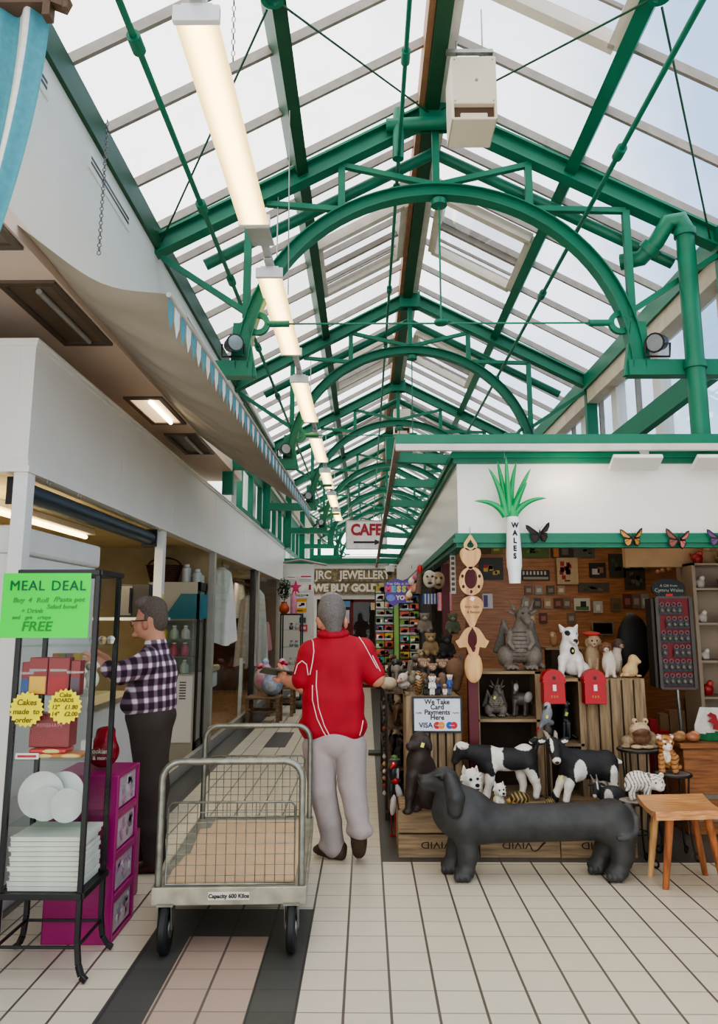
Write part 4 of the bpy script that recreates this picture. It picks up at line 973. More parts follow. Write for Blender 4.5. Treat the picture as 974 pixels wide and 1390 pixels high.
for sx in (-1, 1):
    for sy in (-1, 1):
        x, y = sx * (hw - .06), sy * (hl - .02 if sy < 0 else hl - .1); R = .116
        m = MB(); m.lathe([(.045, -.02), (R - .01, -.022), (R, -.012), (R, .012), (R - .01, .022), (.045, .02)], n=28)
        for i, v in enumerate(m.v): m.v[i] = (v[2], v[0], v[1])
        wh = m.build('wheel', mat('tyre', (26, 26, 27), .6), tro, smooth=40, loc=(x, y, R))
        m = MB(); m.cyl((-.026, 0, 0), (.026, 0, 0), .045, n=18); m.cyl((-.034, 0, 0), (.034, 0, 0), .012); m.build('hub', STEEL, wh, smooth=40)
        m = MB()
        for q in (-1, 1): m.prism([(-.03, 0), (.03, 0), (.05, .115), (-.05, .115)], q * .032 - .003, q * .032 + .003, 'yz')
        m.bx(-.04, .04, -.05, .05, .108, .117); m.build('fork', GALV, wh)
CARD = mat('cardboard', (206, 174, 138), .85, 0, .1, 5, .1)
m = MB(); a = hw - .05; b_ = hl - .06
P0 = [(-a, -b_), (a, -b_ + .01), (a + .01, -.1), (a, b_ - .06), (-a + .06, b_ - .04), (-a + .06, .38), (-a + .0, .36), (-a + .03, -.15), (-a + .01, -.2), (-a - .01, -.45)]
m.prism(P0, 0, .008, 'xy'); tag(m.build('cardboard_sheet', CARD, None, loc=(tro.location.x, tro.location.y, TZ + .002)), 'torn brown cardboard sheet lying on the trolley platform', 'cardboard').rotation_euler.z = radians(2.4)
m = MB(); m.prism([(x * .97 + .008, y * .98 + .01) for x, y in P0], 0, .006, 'xy'); o = m.build('cardboard_sheet', mat('cardboard_dark', (112, 84, 62), .85), None, loc=(tro.location.x, tro.location.y, TZ + .0005)); 
bpy.data.objects.remove(o)

# ================================================================ glass display cabinet by the entrance
CX0, CX1, CYa, CYb = -1.68, -1.29, 3.77, 4.11
zt = at(120, 777, CYa).z; zsh = [at(60, 1213, CYa).z, at(60, 1122, CYa).z, at(60, 1032, CYa).z, at(60, 945, CYa).z]
cab = thing('display_cabinet', 'black framed glass display cabinet on curved legs holding cake supplies', 'cabinet', ((CX0 + CX1) / 2, (CYa + CYb) / 2, 0))
w2, d2 = (CX1 - CX0) / 2, (CYb - CYa) / 2
for sx in (-1, 1):
    for sy in (-1, 1):
        m = MB(); pts = [(sx * (w2 - .012), sy * (d2 - .012), zt), (sx * (w2 - .012), sy * (d2 - .012), .16), (sx * w2, sy * (d2 - .008), .07), (sx * (w2 + .02), sy * (d2 + .005), .03), (sx * (w2 + .045), sy * (d2 + .01), .012)]
        for a, b_ in zip(pts, pts[1:]): m.bar(a, b_, .024, .024)
        m.build('leg', BLACK, cab, bevel=.003)
for z in (zt, zsh[0] - .012, .14):
    m = MB()
    for s in (-1, 1): m.bx(-w2, w2, s * d2 - .012, s * d2 + .012, z - .013, z + .013) if z > .2 else m.bx(-w2, w2, s * (d2 - .012) - .006, s * (d2 - .012) + .006, z - .006, z + .006); m.bx(s * w2 - .012, s * w2 + .012, -d2, d2, z - .013, z + .013) if z > .2 else m.bx(s * (w2 - .012) - .006, s * (w2 - .012) + .006, -d2, d2, z - .006, z + .006)
    m.build('frame', BLACK, cab, bevel=.002)
m = MB(); m.bx(-w2 + .01, w2 - .01, -d2 + .01, d2 - .01, zsh[0] - .014, zsh[0] - .004); m.build('base_panel', BLACK, cab)
CABG = glass('cabinet_glass', (250, 252, 250), .014, .02)
for nm, bxs in (('front_pane', (-w2 + .02, w2 - .02, -d2 - .002, -d2 + .002, zsh[0], zt)), ('side_pane', (w2 - .002, w2 + .002, -d2 + .02, d2 - .02, zsh[0], zt)), ('side_pane', (-w2 - .002, -w2 + .002, -d2 + .02, d2 - .02, zsh[0], zt))):
    m = MB(); m.bx(*bxs); m.build(nm, CABG, cab)
for z in zsh[1:]:
    m = MB(); m.bx(-w2 + .02, w2 - .02, -d2 + .02, d2 - .02, z - .006, z); m.build('shelf', glass('shelf_glass', (238, 246, 242), .02, .02), cab)
cxm = (CX0 + CX1) / 2
# flat white boxes on the bottom shelf
z = zsh[0] - .003; rnd = random.Random(3); n = 11; h = (zsh[1] - zsh[0] - .05) / n
for i in range(n):
    m = MB(); wd = .33 + rnd.uniform(-.015, .01); m.bx(-wd / 2, wd / 2, -.14, .14, 0, h * .84); m.bx(-wd / 2 - .003, wd / 2 + .003, -.143, -.1, h * .7, h * .9)
    o = m.build('cake_box', mat('box_white', (222, 219, 212), .6), None, loc=(cxm + rnd.uniform(-.008, .008), 3.945, z + i * h + .001)); o.rotation_euler.z = rnd.uniform(-.03, .03)
    tag(o, 'flat white cake box in the cabinet stack, %s from the bottom' % (ORD + ['ninth', 'tenth', 'eleventh'])[i], 'box', 'flat white boxes in the glass cabinet')
# round white cake boards leaning
for i, (px, py, r, y) in enumerate([(55, 1088, 30, 3.90), (84, 1093, 28, 3.96), (62, 1098, 22, 3.85), (90, 1104, 22, 3.82)]):
    p = at(px, py, y); s_ = depth(p) / F; R = r * s_
    z0 = zsh[1] + .001; m = MB(); m.lathe([(R - .003, -.004), (R, -.002), (R, .004), (R - .004, .006)], n=36)
    o = m.build('cake_board', mat('board_white' if i < 2 else 'board_silver', (226, 224, 220) if i < 2 else (198, 198, 196), .45), None, smooth=30, loc=(p.x, y, z0 + R + .004)); o.rotation_euler = (radians(80), 0, .1)
    tag(o, ['large round white cake board leaning at the end of the shelf', 'large round white cake board leaning behind the two small ones', 'small round silver cake board leaning in the middle', 'small round silver cake board in front of the larger white one'][i], 'cake board', 'round cake boards in the glass cabinet')
# papers and packets on upper shelves
def box_thing(nm, px0, px1, py0, y, zb, hpx, mt, label, cat, group, bands=(), d=.07, lettering=None, lm=None, sz=.024):
    a, b_ = at(px0, py0, y), at(px1, py0, y); w_ = b_.x - a.x; s_ = depth(a) / F; h_ = hpx * s_
    t = thing(nm, label, cat, ((a.x + b_.x) / 2, y + d / 2, zb), 0, group)
    m = MB(); m.bx(-w_ / 2, w_ / 2, -d / 2, d / 2, 0, h_); m.build('carton', mt, t, bevel=.003)
    if bands:
        m = MB()
        for (x0, x1, z0, z1, c) in bands: m.bx((x0 - .5) * w_, (x1 - .5) * w_, -d / 2 - .0015, -d / 2, z0 * h_, z1 * h_, c)
        m.build('printing', PT, t)
    if lettering: text('lettering', lettering, sz, lm or WHITE, t, (0, -d / 2 - .003, h_ * .66))
    return t
REDP = mat('pack_red', (138, 12, 28), .35, 0, .08, 6)
zs = zsh[3] + .001
for i, (x0, x1, hh, c, l) in enumerate([(27, 38, 44, (40, 84, 140), 'red icing packet with a blue panel'), (37, 62, 50, (232, 178, 62), 'red icing packet with a yellow panel'), (63, 92, 50, (170, 24, 40), 'plain red icing packet'), (94, 107, 46, (92, 72, 84), 'red icing packet with a grey panel beside the cabinet post')]):
    box_thing('icing_packet', x0, x1, 945, 3.80, zs, hh, REDP, l, 'packet', 'red icing packets on the upper cabinet shelf', [(.06, .94, .04, .5, c)], .06, 'RENSHAW', WHITE, .017)
box_thing('icing_packet', 37, 92, 1032, 3.84, zsh[2] + .046, 44, REDP, 'large dark red icing carton on the middle shelf', 'packet', None, (), .1, 'RENSHAW', mat('pink_letter', (230, 140, 150), .5), .026)
for i, (x0, x1, zz, c, l) in enumerate([(36, 74, .001, (170, 30, 40), 'red sugarpaste bag lying flat under the dark red carton'), (70, 112, .001, (190, 120, 60), 'orange and red sugarpaste bag lying by the cabinet post'), (40, 90, .022, (196, 40, 44), 'upper red sugarpaste bag under the dark red carton'), ]):
    a, b_ = at(x0, 1030, 3.82), at(x1, 1030, 3.82); q = Blob(); q.rbox((0, 0, 0), ((b_.x - a.x) / 2, .010, .06), .008, col=c); q.dot((.02, 0), (.04, .01), (226, 190, 120), True, -.03)
    tag(q.build('sugarpaste_bag', PTG, None, .005, loc=((a.x + b_.x) / 2, 3.86, zsh[2] + .012 + zz)), l, 'packet', 'sugarpaste bags on the middle shelf')
box_thing('price_card', 20, 52, 1031, 3.785, zsh[2] + .001, 8, mat('sheet_white', (238, 228, 222), .5), 'white price card with a red line on the middle shelf', 'card', None, [(.1, .9, .3, .7, (190, 30, 40))], .006)
box_thing('paper_bundle', 108, 118, 1030, 4.0, zsh[2] + .001, 14, mat('sheet_white', (238, 228, 222), .5), 'white paper bundle behind the sugarpaste bags', 'paper', None, (), .08)
rnd = random.Random(5)
for i in range(6):
    m = MB(); m.box((0, 0, 0), (.3, .2, .004), (0, 0, rnd.uniform(-.1, .1))); tag(m.build('icing_sheet', mat('sheet_white', (238, 228, 222), .5), None, loc=(cxm, 4.0, zsh[1] + .135 + .005 * i if False else zsh[2] - .02 - .0052 * i)), 'loose white paper sheet in the pile under the middle shelf, %s from the top' % ORD[i], 'paper', 'paper sheets in the cabinet') if False else None
# pale plush sheep seen through the side pane
for i, (px, py, s) in enumerate([(131, 945, 1.0), (143, 950, .85)]):
    p = at(px, py, 4.0); q = Blob(); q.k = .02; c = (214, 208, 196); q.ell((0, .02, 0), (.045, .06, .045), col=c); q.ell((.0, .09 - .15, -.01), (.035, .034, .034), col=c); q.ell((-.005, -.06, -.04), (.018, .016, .016), col=(150, 140, 130)); q.cap((-.03, -.075, 0), (-.045, -.06, 0), .01, .006, c); q.cap((.03, -.075, 0), (.045, -.06, 0), .01, .006, c)
    o = q.build('plush_sheep', paint(.9, .1, 60, .4), None, .006); o.scale = (.8 * s,) * 3; o.location = (p.x - .03 - .06 * i, 4.0 - i * .12, zsh[3] + .075 * s)
    tag(o, ['pale plush lamb behind the side glass, the taller one', 'pale plush lamb behind the side glass, the smaller one'][i], 'plush toy')
rnd = random.Random(9)
for i in range(10):
    y = 4.02 - .0; px = 133 + (i % 3) * 7; py = [852, 866, 878, 840][i // 3]; p = at(px, py, 3.98); q = MB(); c = rnd.choice([(226, 214, 190), (214, 150, 130), (200, 196, 206), (190, 160, 110)])
    q.lathe([(.012, 0), (.018, .02), (.02, .024), (.012, .036), (.0, .04)], n=10, col=c); tag(q.build('cake_topper', PT, None, smooth=40, loc=(p.x, 3.92 + .05 * (i % 3), zsh[3] + .235 + 0 * i)), 'small sugar cake topper on the high cabinet shelf', 'cake topper', 'cake toppers in the cabinet')
m = MB(); z = zsh[3] + .232; m.bx(-w2 + .02, w2 - .02, -d2 + .02, d2 - .02, z - .006, z); m.build('shelf', MATS['shelf_glass'], cab)
for i, (px, c) in enumerate([(76, (190, 120, 60)), (85, (120, 140, 70)), (95, (140, 90, 110)), (104, (190, 150, 60))]):
    box_thing('decoration_tub', px - 5, px + 4, 890, 4.0, zsh[3] + .001, 50, mat('tub%d' % i, c, .4), ['orange', 'green', 'purple', 'yellow'][i] + ' decoration tub behind the red icing packets', 'tub', 'tubs behind the red icing packets', [(.1, .9, .3, .7, (226, 220, 200))], .05)

# green poster and yellow stars
NEON = mat('neon_green', (38, 222, 58), .6, 0, .04, 2, emit=.08); NY = mat('neon_yellow', (236, 220, 30), .6, 0, .05, 3)
INKG, INKF, INK = mat('ink_teal', (20, 84, 60), .6), mat('ink_faint', (70, 150, 70), .6), mat('ink_brown', (104, 92, 24), .6)
yp = CYa - .018; a, b_ = at(-2, 866, yp), at(124, 778, yp); c = (a + b_) / 2; w_, h_ = b_.x - a.x, b_.z - a.z
t = thing('meal_deal_poster', 'fluorescent green handwritten meal deal poster on the cabinet front', 'poster', c)
m = MB(); m.grid(lambda u, v: ((u - .5) * w_, -.004 * sin(u * pi) + .002, (v - .5) * h_), 8, 6); m.build('sheet', NEON, t, solid=.001)
U = w_ / 126
for s, x in (('MEAL', -27), ('DEAL', 32)): text('lettering', s, 20 * U, INKG, t, (x * U, -.006, 27 * U), bold=.0, sx=.98, space=1.1).rotation_euler = (pi / 2, 0, 0)
for s, x, z, sz, mt in (('Buy', -38, 7, 10, INKF), ('4', -22, 7, 10, INKF), ('Roll', -4, 7, 10, INKF), ('/Pasta pot', 34, 8, 10, INKF), ('Salad bowl', 24, -2, 9, INKF), ('+ Drink', -18, -8, 9, INKF), ('and', -40, -17, 7.5, INKF), ('get', -22, -17, 7.5, INKF), ('crisps', 0, -17, 7.5, INKF), ('FREE', -10, -30, 19, mat('ink_olive', (36, 140, 44), .6))):
    text('lettering', s, sz * U, mt, t, (x * U, -.006, z * U), bold=.0006 if sz > 12 else .0002, sx=1.1, shear=.15)
def star(px, py, r, lines, label):
    c = at(px, py, CYa - .016); s_ = depth(c) / F; R = r * s_; t = thing('star_label', label, 'label', c, 0)
    m = MB(); m.prism([((R if i % 2 == 0 else R * .86) * cos(pi * i / 20), (R if i % 2 == 0 else R * .86) * sin(pi * i / 20)) for i in range(40)], -.0008, .0008); m.build('card', NY, t)
    for s, x, z, sz in lines: text('lettering', s, sz * s_, INK, t, (x * s_, -.003, z * s_), bold=.0005, shear=.1)
star(36, 963, 24, [('Cakes', 0, 9, 11), ('made  to', 0, -3, 10), ('order', -3, -14, 10)], 'yellow star card about cakes made to order')
star(88, 959, 24, [('Cake', 0, 15, 8), ('BOARDS', -2, 8, 7), ('12"   £1.80', 0, -1, 8), ('14"   £2.00', 0, -10, 8)], 'yellow star card with cake board prices')
m = MB(); 

# magenta drawer tower
MAG = mat('magenta_plastic', (150, 20, 98), .35, 0, .08, 4)
DRW = mat('drawer_clear', (176, 160, 166), .3, 0, .25, 12)
def tower(x0, x1, y0, y1, ztop, n, rz, label, face):
    t = thing('drawer_tower', label, 'drawer unit', ((x0 + x1) / 2, (y0 + y1) / 2, 0), rz); w_, d_ = (x1 - x0) / 2, (y1 - y0) / 2
    m = MB(); T = .03
    m.bx(-w_, w_, -d_, -d_ + T, 0, ztop); m.bx(-w_, w_, d_ - T, d_, 0, ztop); m.bx(-w_, -w_ + .012, -d_, d_, 0, ztop)
    for i in range(n + 1): z = ztop * i / n; m.bx(-w_, w_, -d_ + T, d_ - T, max(0, z - .02), min(ztop, z + .02))
    m.build('frame', MAG, t, bevel=.006)
    for i in range(n):
        z0, z1 = ztop * i / n + .024, ztop * (i + 1) / n - .024; m = MB(); m.bx(-w_ + .03, w_ - .012, -d_ + T + .004, d_ - T - .004, z0, z1); dr = m.build('drawer', DRW, t, bevel=.008)
        rnd = random.Random(i); m = MB()
        for q in range(9): m.box((w_ - .011, rnd.uniform(-d_ + .07, d_ - .07), rnd.uniform(z0 + .03, z1 - .03)), (.004, rnd.uniform(.02, .05), rnd.uniform(.02, .05)), (rnd.random(), 0, 0), rnd.choice([(150, 140, 150), (196, 190, 190), (120, 110, 116), (170, 120, 150)]))
        m.build('contents_print', PT, dr)
    return t
tower(-1.62, -1.27, 4.17, 4.55, .80, 4, 0, 'magenta plastic tower of four clear drawers facing the trolley', 1)
tower(-1.66, -1.35, 4.62, 4.92, .36, 2, -pi / 2, 'low magenta drawer unit behind the cabinet legs', 1)
t = thing('snack_bag', 'dark red crinkled snack bag on top of the magenta drawers', 'bag', (-1.42, 4.36, .80)); q = Blob(); q.k = .03
q.ell((0, -.085, 0), (.085, .08, .07), col=(132, 14, 32)); q.ell((.01, -.16, 0), (.05, .05, .04), col=(150, 20, 40)); q.cap((-.02, -.19, 0), (.04, -.2, 0), .02, .016, (120, 14, 30)); q.build('bag', paint(.22, .35, 14, .7), t, .006)
text('lettering', 'cookies', .035, WHITE, t, (.0, -.075, .1), sx=.9); text('lettering', '& more', .03, WHITE, t, (.01, -.073, .065), sx=.9)

# ================================================================ food stall
m = MB(); a, b_ = onx(38, 664, -1.97), onx(212, 733, -1.97)
t = thing('roller_shutter', 'rolled dark blue grey shutter under the fascia edge', 'shutter', (-2.0, 4.4, 2.32)); 
m.cyl((0, 0, 0), (0, 2.7, 0), .062, n=18); m.build('roll', mat('shutter_blue', (58, 74, 84), .4, .3), t, smooth=50)
m = MB(); m.box((0, -.012, 0), (.14, .02, .16)); m.cyl((.0, -.04, 0), (0, -.02, 0), .03); m.build('end_plate', BLACK, t); m = MB(); m.box((0, 2.712, 0), (.14, .02, .16)); m.build('end_plate', BLACK, t)
for i, y in enumerate((4.5, 5.0, 6.0, 6.8, 7.0)):
    m = MB(); m.tube([(0, 0, 0), (0, 0, -.02), (.012, 0, -.032), (.02, 0, -.022), (.018, 0, -.014)], .0025, 5); tag(m.build('hanging_hook', STEEL, None, loc=(-1.888, y, 2.40)), 'small metal hook under the fascia moulding', 'hook', 'hooks under the fascia')
# ceiling lamp
t = thing('ceiling_lamp', 'warm fluorescent lamp on the food stall ceiling', 'lamp', (-2.75, 6.2, 2.36)); m = MB(); m.bx(-.08, .08, -1.4, 1.4, .04, .09); m.build('housing', WHITE, t)
m = MB(); m.cyl((0, -1.35, .015), (0, 1.35, .015), .02); m.build('tube', mat('tube_warm', (255, 226, 160), .4, emit=7), t, smooth=60)
area('stall_lamp', (-2.75, 6.2, 2.34), (.2, 2.6), 42, (1, .84, .58))
# tall white fridge with overhanging top
WP = mat('white_appliance', (222, 222, 218), .35, 0, .03, 3)
t = thing('refrigerator', 'tall white fridge with a chunky top behind the display cabinet', 'refrigerator', (-2.36, 5.06, 0))
m = MB(); m.bx(-.36, .36, -.68, .68, 0, 1.96); m.build('body', WP, t, bevel=.012); m = MB(); m.bx(-.39, .385, -.70, .70, 1.96, 2.12); m.build('top', WP, t, bevel=.02)
m = MB(); m.bx(.36, .37, -.64, .02, .6, 1.9); m.build('door', WP, t, bevel=.006)
# counter
t = thing('serving_counter', 'white serving counter of the food stall', 'counter', (-2.22, 6.45, 0)); m = MB(); m.bx(-.24, .2, -.6, .6, 0, .92); m.build('body', WP, t); m = MB(); m.bx(-.26, .22, -.62, .62, .92, .96); m.build('top', mat('worktop', (150, 140, 120), .4), t)
# microwave on a shelf
p = at(182, 812, 7.9); t = thing('wall_shelf', 'white shelf under the microwave', 'shelf', (p.x - .1, 8.0, at(182, 838, 7.8).z)); m = MB(); m.bx(-.45, .4, -.2, .2, -.03, 0); m.build('board', WP, t)
t2 = thing('microwave_oven', 'dark microwave oven with a steel edged door behind the man', 'microwave', (p.x, 8.0, t.location.z)); m = MB(); m.bx(-.15, .17, -.17, .17, 0, .33); m.build('case', mat('micro_dark', (40, 38, 36), .35), t2, bevel=.006)
m = MB(); m.bx(-.15, .0, -.18, -.17, .02, .31); m.build('door', mat('micro_steel', (120, 118, 112), .3, .6), t2); m = MB(); m.tube([(-.01, -.2, .04), (-.01, -.2, .29)], .01, 8); m.build('handle', BLACK, t2)
# display chiller with teal header
CHX0, CHX1, CHY, CHY1 = -2.56, -1.975, 9.15, 9.62
t = thing('display_chiller', 'tall grey white chiller with a teal header and clear side window', 'refrigerator', ((CHX0 + CHX1) / 2, CHY, 0)); w_ = (CHX1 - CHX0) / 2; zc_ = at(240, 790, CHY).z; zw0, zw1 = at(245, 915, CHY).z, at(245, 842, CHY).z
CHM = mat('chiller_body', (170, 166, 152), .4, 0, .05, 3)
m = MB(); m.bx(-w_, w_, 0, .47, 0, zw0); m.bx(-w_, w_, .0, .47, zw1, zc_); m.bx(-w_, -w_ + .03, 0, .47, zw0, zw1); m.bx(-w_, w_, .44, .47, zw0, zw1); m.build('body', CHM, t)
m = MB(); m.bx(-w_ + .05, w_ - .02, -.012, 0, .2, zw0 - .02); pn = m.build('lower_panel', WP, t, bevel=.004)
for x in (-.02, .17):
    m = MB()
    for i in range(7): m.bx(x - .045, x + .03, -.016, -.012, zw0 - .1 - i * .03, zw0 - .085 - i * .03)
    m.build('vent_grille', mat('vent_grey', (110, 104, 96), .6), pn)
m = MB(); m.bx(-w_ + .03, w_ - .03, -.004, .0, zw0, zw1); m.build('side_window', SHOPG, t)
TEAL = mat('teal_header', (14, 104, 118), .45, 0, .06, 3); zh0, zh1 = at(250, 840, CHY).z, at(250, 806, CHY).z
m = MB(); x_ = lambda px: at(px, 820, CHY).x - (CHX0 + CHX1) / 2
m.prism([(x_(228), zh0), (w_ + .03, zh0), (w_ + .03, zh1), (x_(246), zh1), (x_(228), zh0 + .06)], -.03, -.012); m.build('header', TEAL, t)
m = MB(); m.bx(w_, w_ + .03, -.03, .45, zh0, zh1); m.build('header_front', mat('teal_light', (44, 132, 144), .45), t)
m = MB(); m.bx(w_, w_ + .02, .0, .08, .05, zc_); m.bx(w_, w_ + .02, .39, .46, .05, zc_); m.bx(w_, w_ + .02, 0, .46, zc_ - .1, zc_); m.bx(w_, w_ + .02, 0, .46, .05, .2); m.build('door_frame', BLACK, t)
rnd = random.Random(12)
for i in range(9):
    z0 = zw0 + .01 + (i // 3) * (zw1 - zw0) / 3.1; q = MB(); c = [(214, 120, 140), (220, 190, 90), (196, 206, 190), (226, 216, 210), (206, 90, 110)][i % 5]
    q.lathe([(.05, 0), (.055, .02), (.05, .09), (.025, .12), (.025, .14), (0, .14)], n=12, col=c); q.lathe([(.027, .14), (.027, .155), (0, .155)], n=10, col=(240, 240, 236))
    tag(q.build('chilled_bottle', PTG, None, smooth=40, loc=((CHX0 + CHX1) / 2 - .12 + .13 * (i % 3), CHY + .12, z0 - .009)), ['pink', 'yellow', 'pale green', 'white', 'rose'][i % 5] + ' bottle in the chiller window, %s row from below' % ORD[i // 3] + (' beside the door' if i % 3 == 2 else ''), 'bottle', 'bottles in the chiller window %d' % (i % 5))
m = MB()
for i in range(1, 3): z0 = zw0 + i * (zw1 - zw0) / 3.1; m.bx(-w_ + .03, w_ - .03, .02, .3, z0 - .008, z0)
m.build('shelf', STEEL, t)
# wicker basket and jars on the chiller
WICK = brickmat('wicker', (120, 78, 44), (92, 58, 34), (50, 32, 20), 1, .05, .022)
p = at(222, 789, CHY + .15); t = thing('wicker_basket', 'brown wicker basket of trimmings on top of the chiller', 'basket', (p.x - .02, CHY + .24, zc_)); m = MB(); m.lathe([(.14, 0), (.19, .2), (.2, .21), (.18, .2), (.13, .02)], n=20, sx=1.15, sy=.9); m.build('basket', WICK, t, smooth=50)
m = MB(); m.tube([(-.2 * cos(a), 0, .2 + .1 * sin(a)) for a in [pi * q / 10 for q in range(11)]], .012, 6); m.build('handle', WICK, t)
for i in range(7):
    m = MB(); a = i * 2 * pi / 7; m.sph((0, 0, 0), .038, 8, [(150, 110, 100), (200, 190, 180), (90, 60, 50)][i % 3]); tag(m.build('bread_roll', PT, None, smooth=180, loc=(t.location.x + .1 * cos(a), t.location.y + .1 * sin(a), zc_ + .19)), 'rounded item heaped in the wicker basket', 'bread roll', 'items heaped in the wicker basket')
for i, (px, hh) in enumerate([(250, .22), (265, .16)]):
    p = at(px, 789, CHY + .1); m = MB(); m.lathe([(.05, 0), (.055, .03), (.055, hh - .05), (.035, hh - .03), (.035, hh), (0, hh)], n=14); tag(m.build('glass_jar', mat('jar_glass', (190, 196, 194), .15, 0, .1), None, smooth=40, loc=(p.x, CHY + .2, zc_)), ['tall glass jar on the chiller beside the basket', 'short glass jar at the chiller edge'][i], 'jar')
m = MB(); m.bx(-.07, .07, -.06, .06, 0, .1); tag(m.build('storage_box', WP, None, bevel=.01, loc=(-2.06, CHY + .38, zc_)), 'white plastic box at the back edge of the chiller top', 'box')
p = at(152, 776, 7.9); t = thing('kitchen_scale', 'small pale scale standing beyond the tall white fridge', 'scale', (-2.7, 7.3, 2.0 - .25)); m = MB(); m.cyl((0, 0, 0), (0, 0, .2), .02); m.bx(-.08, .08, -.05, .05, 0, .02); m.build('stand', WP, t); m = MB(); m.bx(-.08, .08, -.08, .08, .2, .26); m.build('pan', WP, t)
bpy.data.objects.remove(t.children[0]); bpy.data.objects.remove(t.children[0]); bpy.data.objects.remove(t)
# yellow price strip on the post
m = MB(); m.bx(-.001, .001, -.03, .03, -.09, .09); tag(m.build('price_strip', mat('strip_yellow', (206, 196, 110), .6), None, loc=(-1.887, 7.25, at(218, 820, 7.2).z)), 'pale yellow notice strip on the middle white post', 'notice')
m = MB(); q = Blob(); q.k = .04; q.ell((0, -.2, 0), (.1, .2, .1), col=(220, 216, 206)); q.ell((.02, -.4, .0), (.06, .08, .06), col=(226, 222, 214)); tag(q.build('carrier_bag', paint(.5, .1, 12, .4), None, .012, loc=(-1.8, 6.7, .002)), 'white carrier bag standing behind the checked shirt man', 'bag')

# ================================================================ baby clothes shop
CLO = mat('white_cloth', (236, 230, 224), .85, 0, .08, 8, .2); NET = mat('cream_net', (206, 194, 180), .85, 0, .12, 20, .3); PINK = mat('pink_cloth', (220, 150, 160), .85, 0, .1, 8, .2)
def gown(px0, px1, py0, py1, X, mt, label, seed, flare=1.3, cat='gown'):
    c0 = onx((px0 + px1) / 2, py0, X); ztop = c0.z; y = c0.y; zb = onx((px0 + px1) / 2, py1, X).z; W_ = abs(onx(px1, py0, X).y - onx(px0, py0, X).y) * .5
    t = thing('christening_gown' if cat == 'gown' else cat.replace(' ', '_'), label, cat, (X, y, zb)); h_ = ztop - zb; rnd = random.Random(seed); ph = rnd.random() * 6
    def f(u, v):
        a = u * 2 * pi; r = W_ * (.45 + .55 * (1 - v) ** .7) * (1 + .12 * sin(a * 7 + ph)) * (1 if v < .93 else (1 - v) * 10 + .3)
        return (r * cos(a) * .35, r * sin(a) * .8, v * h_ + .03 * sin(a * 3 + ph) * (1 - v))
    m = MB(); m.grid(f, 40, 14); m.build('cloth', mt, t, smooth=180)
    m = MB(); m.tube([(0, -.1, h_), (0, 0, h_ + .05), (0, .1, h_)], .006, 6); m.tube([(0, 0, h_ + .05), (0, 0, h_ + .1)], .004, 6); m.build('hanger', STEEL, t); return t
gown(291, 312, 770, 872, -2.06, CLO, 'long white christening gown hanging by the first grey post', 1)
gown(330, 344, 808, 900, -2.1, NET, 'cream lace gown hanging before the dark window frame', 2)
gown(345, 356, 800, 905, -2.12, CLO, 'white gown hanging beyond the dark window frame', 3)
gown(356, 366, 840, 880, -2.3, PINK, 'pink baby dress hanging deep in the second window', 4, cat='baby dress')
gown(312, 329, 782, 840, -2.9, NET, 'short cream top hanging high at the back of the window', 5, cat='blouse')
gown(356, 371, 798, 845, -2.7, CLO, 'white frilly top at the back of the second window', 6, cat='blouse')
gown(322, 336, 796, 842, -3.1, CLO, 'pale blanket draped at the back of the first window', 7, cat='blanket')
m = MB(); m.bx(-3.6, -3.5, 9.8, 17.6, 0, 2.4); struct('wall_shop_back', m, mat('brown_backing', (120, 86, 58), .7, 0, .2, 3), 'brown back wall of the baby clothes shop', 'wall')
t = thing('hanging_rail', 'wooden rail across the top of the baby shop window', 'rail', (-2.4, 13, 2.25)); m = MB(); m.cyl((0, -3, 0), (0, 3.9, 0), .025); m.build('rail', WOODM, t, smooth=60)
area('shop_fill', (-2.7, 11.5, 2.35), (.3, 3), 15, (1, .9, .76)); area('shop_fill', (-2.7, 15.5, 2.35), (.3, 3), 10, (1, .9, .76))  # fill lights added to brighten the dark shop interior, no fittings built
# moses stand / changing table in the first window
p = onx(310, 925, -2.5); t = thing('crib_stand', 'cream crib on a folding white stand in the first window', 'crib', (-2.45, 11.0, 0)); m = MB(); m.bx(-.35, .3, -.4, .5, .62, .85); m.build('cloth_skirt', CLO, t, bevel=.04); m = MB(); m.bx(-.38, .33, -.43, .53, .85, .93); m.build('mattress', mat('cream_pad', (220, 200, 150), .8), t, bevel=.03)
for sx in (-1, 1): m = MB(); m.bar((sx * .28, -.35, 0), (-sx * .2, .4, .62), .025, .025); m.build('leg', WP, t)
for sx in (-1, 1): m = MB(); m.bar((sx * .28, .4, 0), (-sx * .2, -.35, .62), .025, .025); m.build('leg', WP, t)
m = MB(); m.bar((0, 0, 0), (0.0, .12, .95), .05, .08); tag(m.build('leaning_board', WP, None, loc=(-2.0, 12.6, .006)), 'white board leaning inside the window by the dark frame', 'board')
for i, (y, c, hh) in enumerate([(10.9, (226, 222, 226), .24), (11.2, (150, 160, 214), .13), (11.45, (220, 216, 214), .2)]):
    q = Blob(); q.k = .03; q.ell((0, -hh * .45, 0), (.09, hh * .45, .08), col=c); q.ell((0, -hh * .95, 0), (.03, hh * .2, .03), col=c); tag(q.build('wrapped_gift', paint(.2, .2, 16, .6), None, .012, loc=(-2.3, y, .935)), ['white wrapped gift on the crib', 'blue wrapped gift on the crib', 'white wrapped gift at the far end of the crib'][i], 'gift')
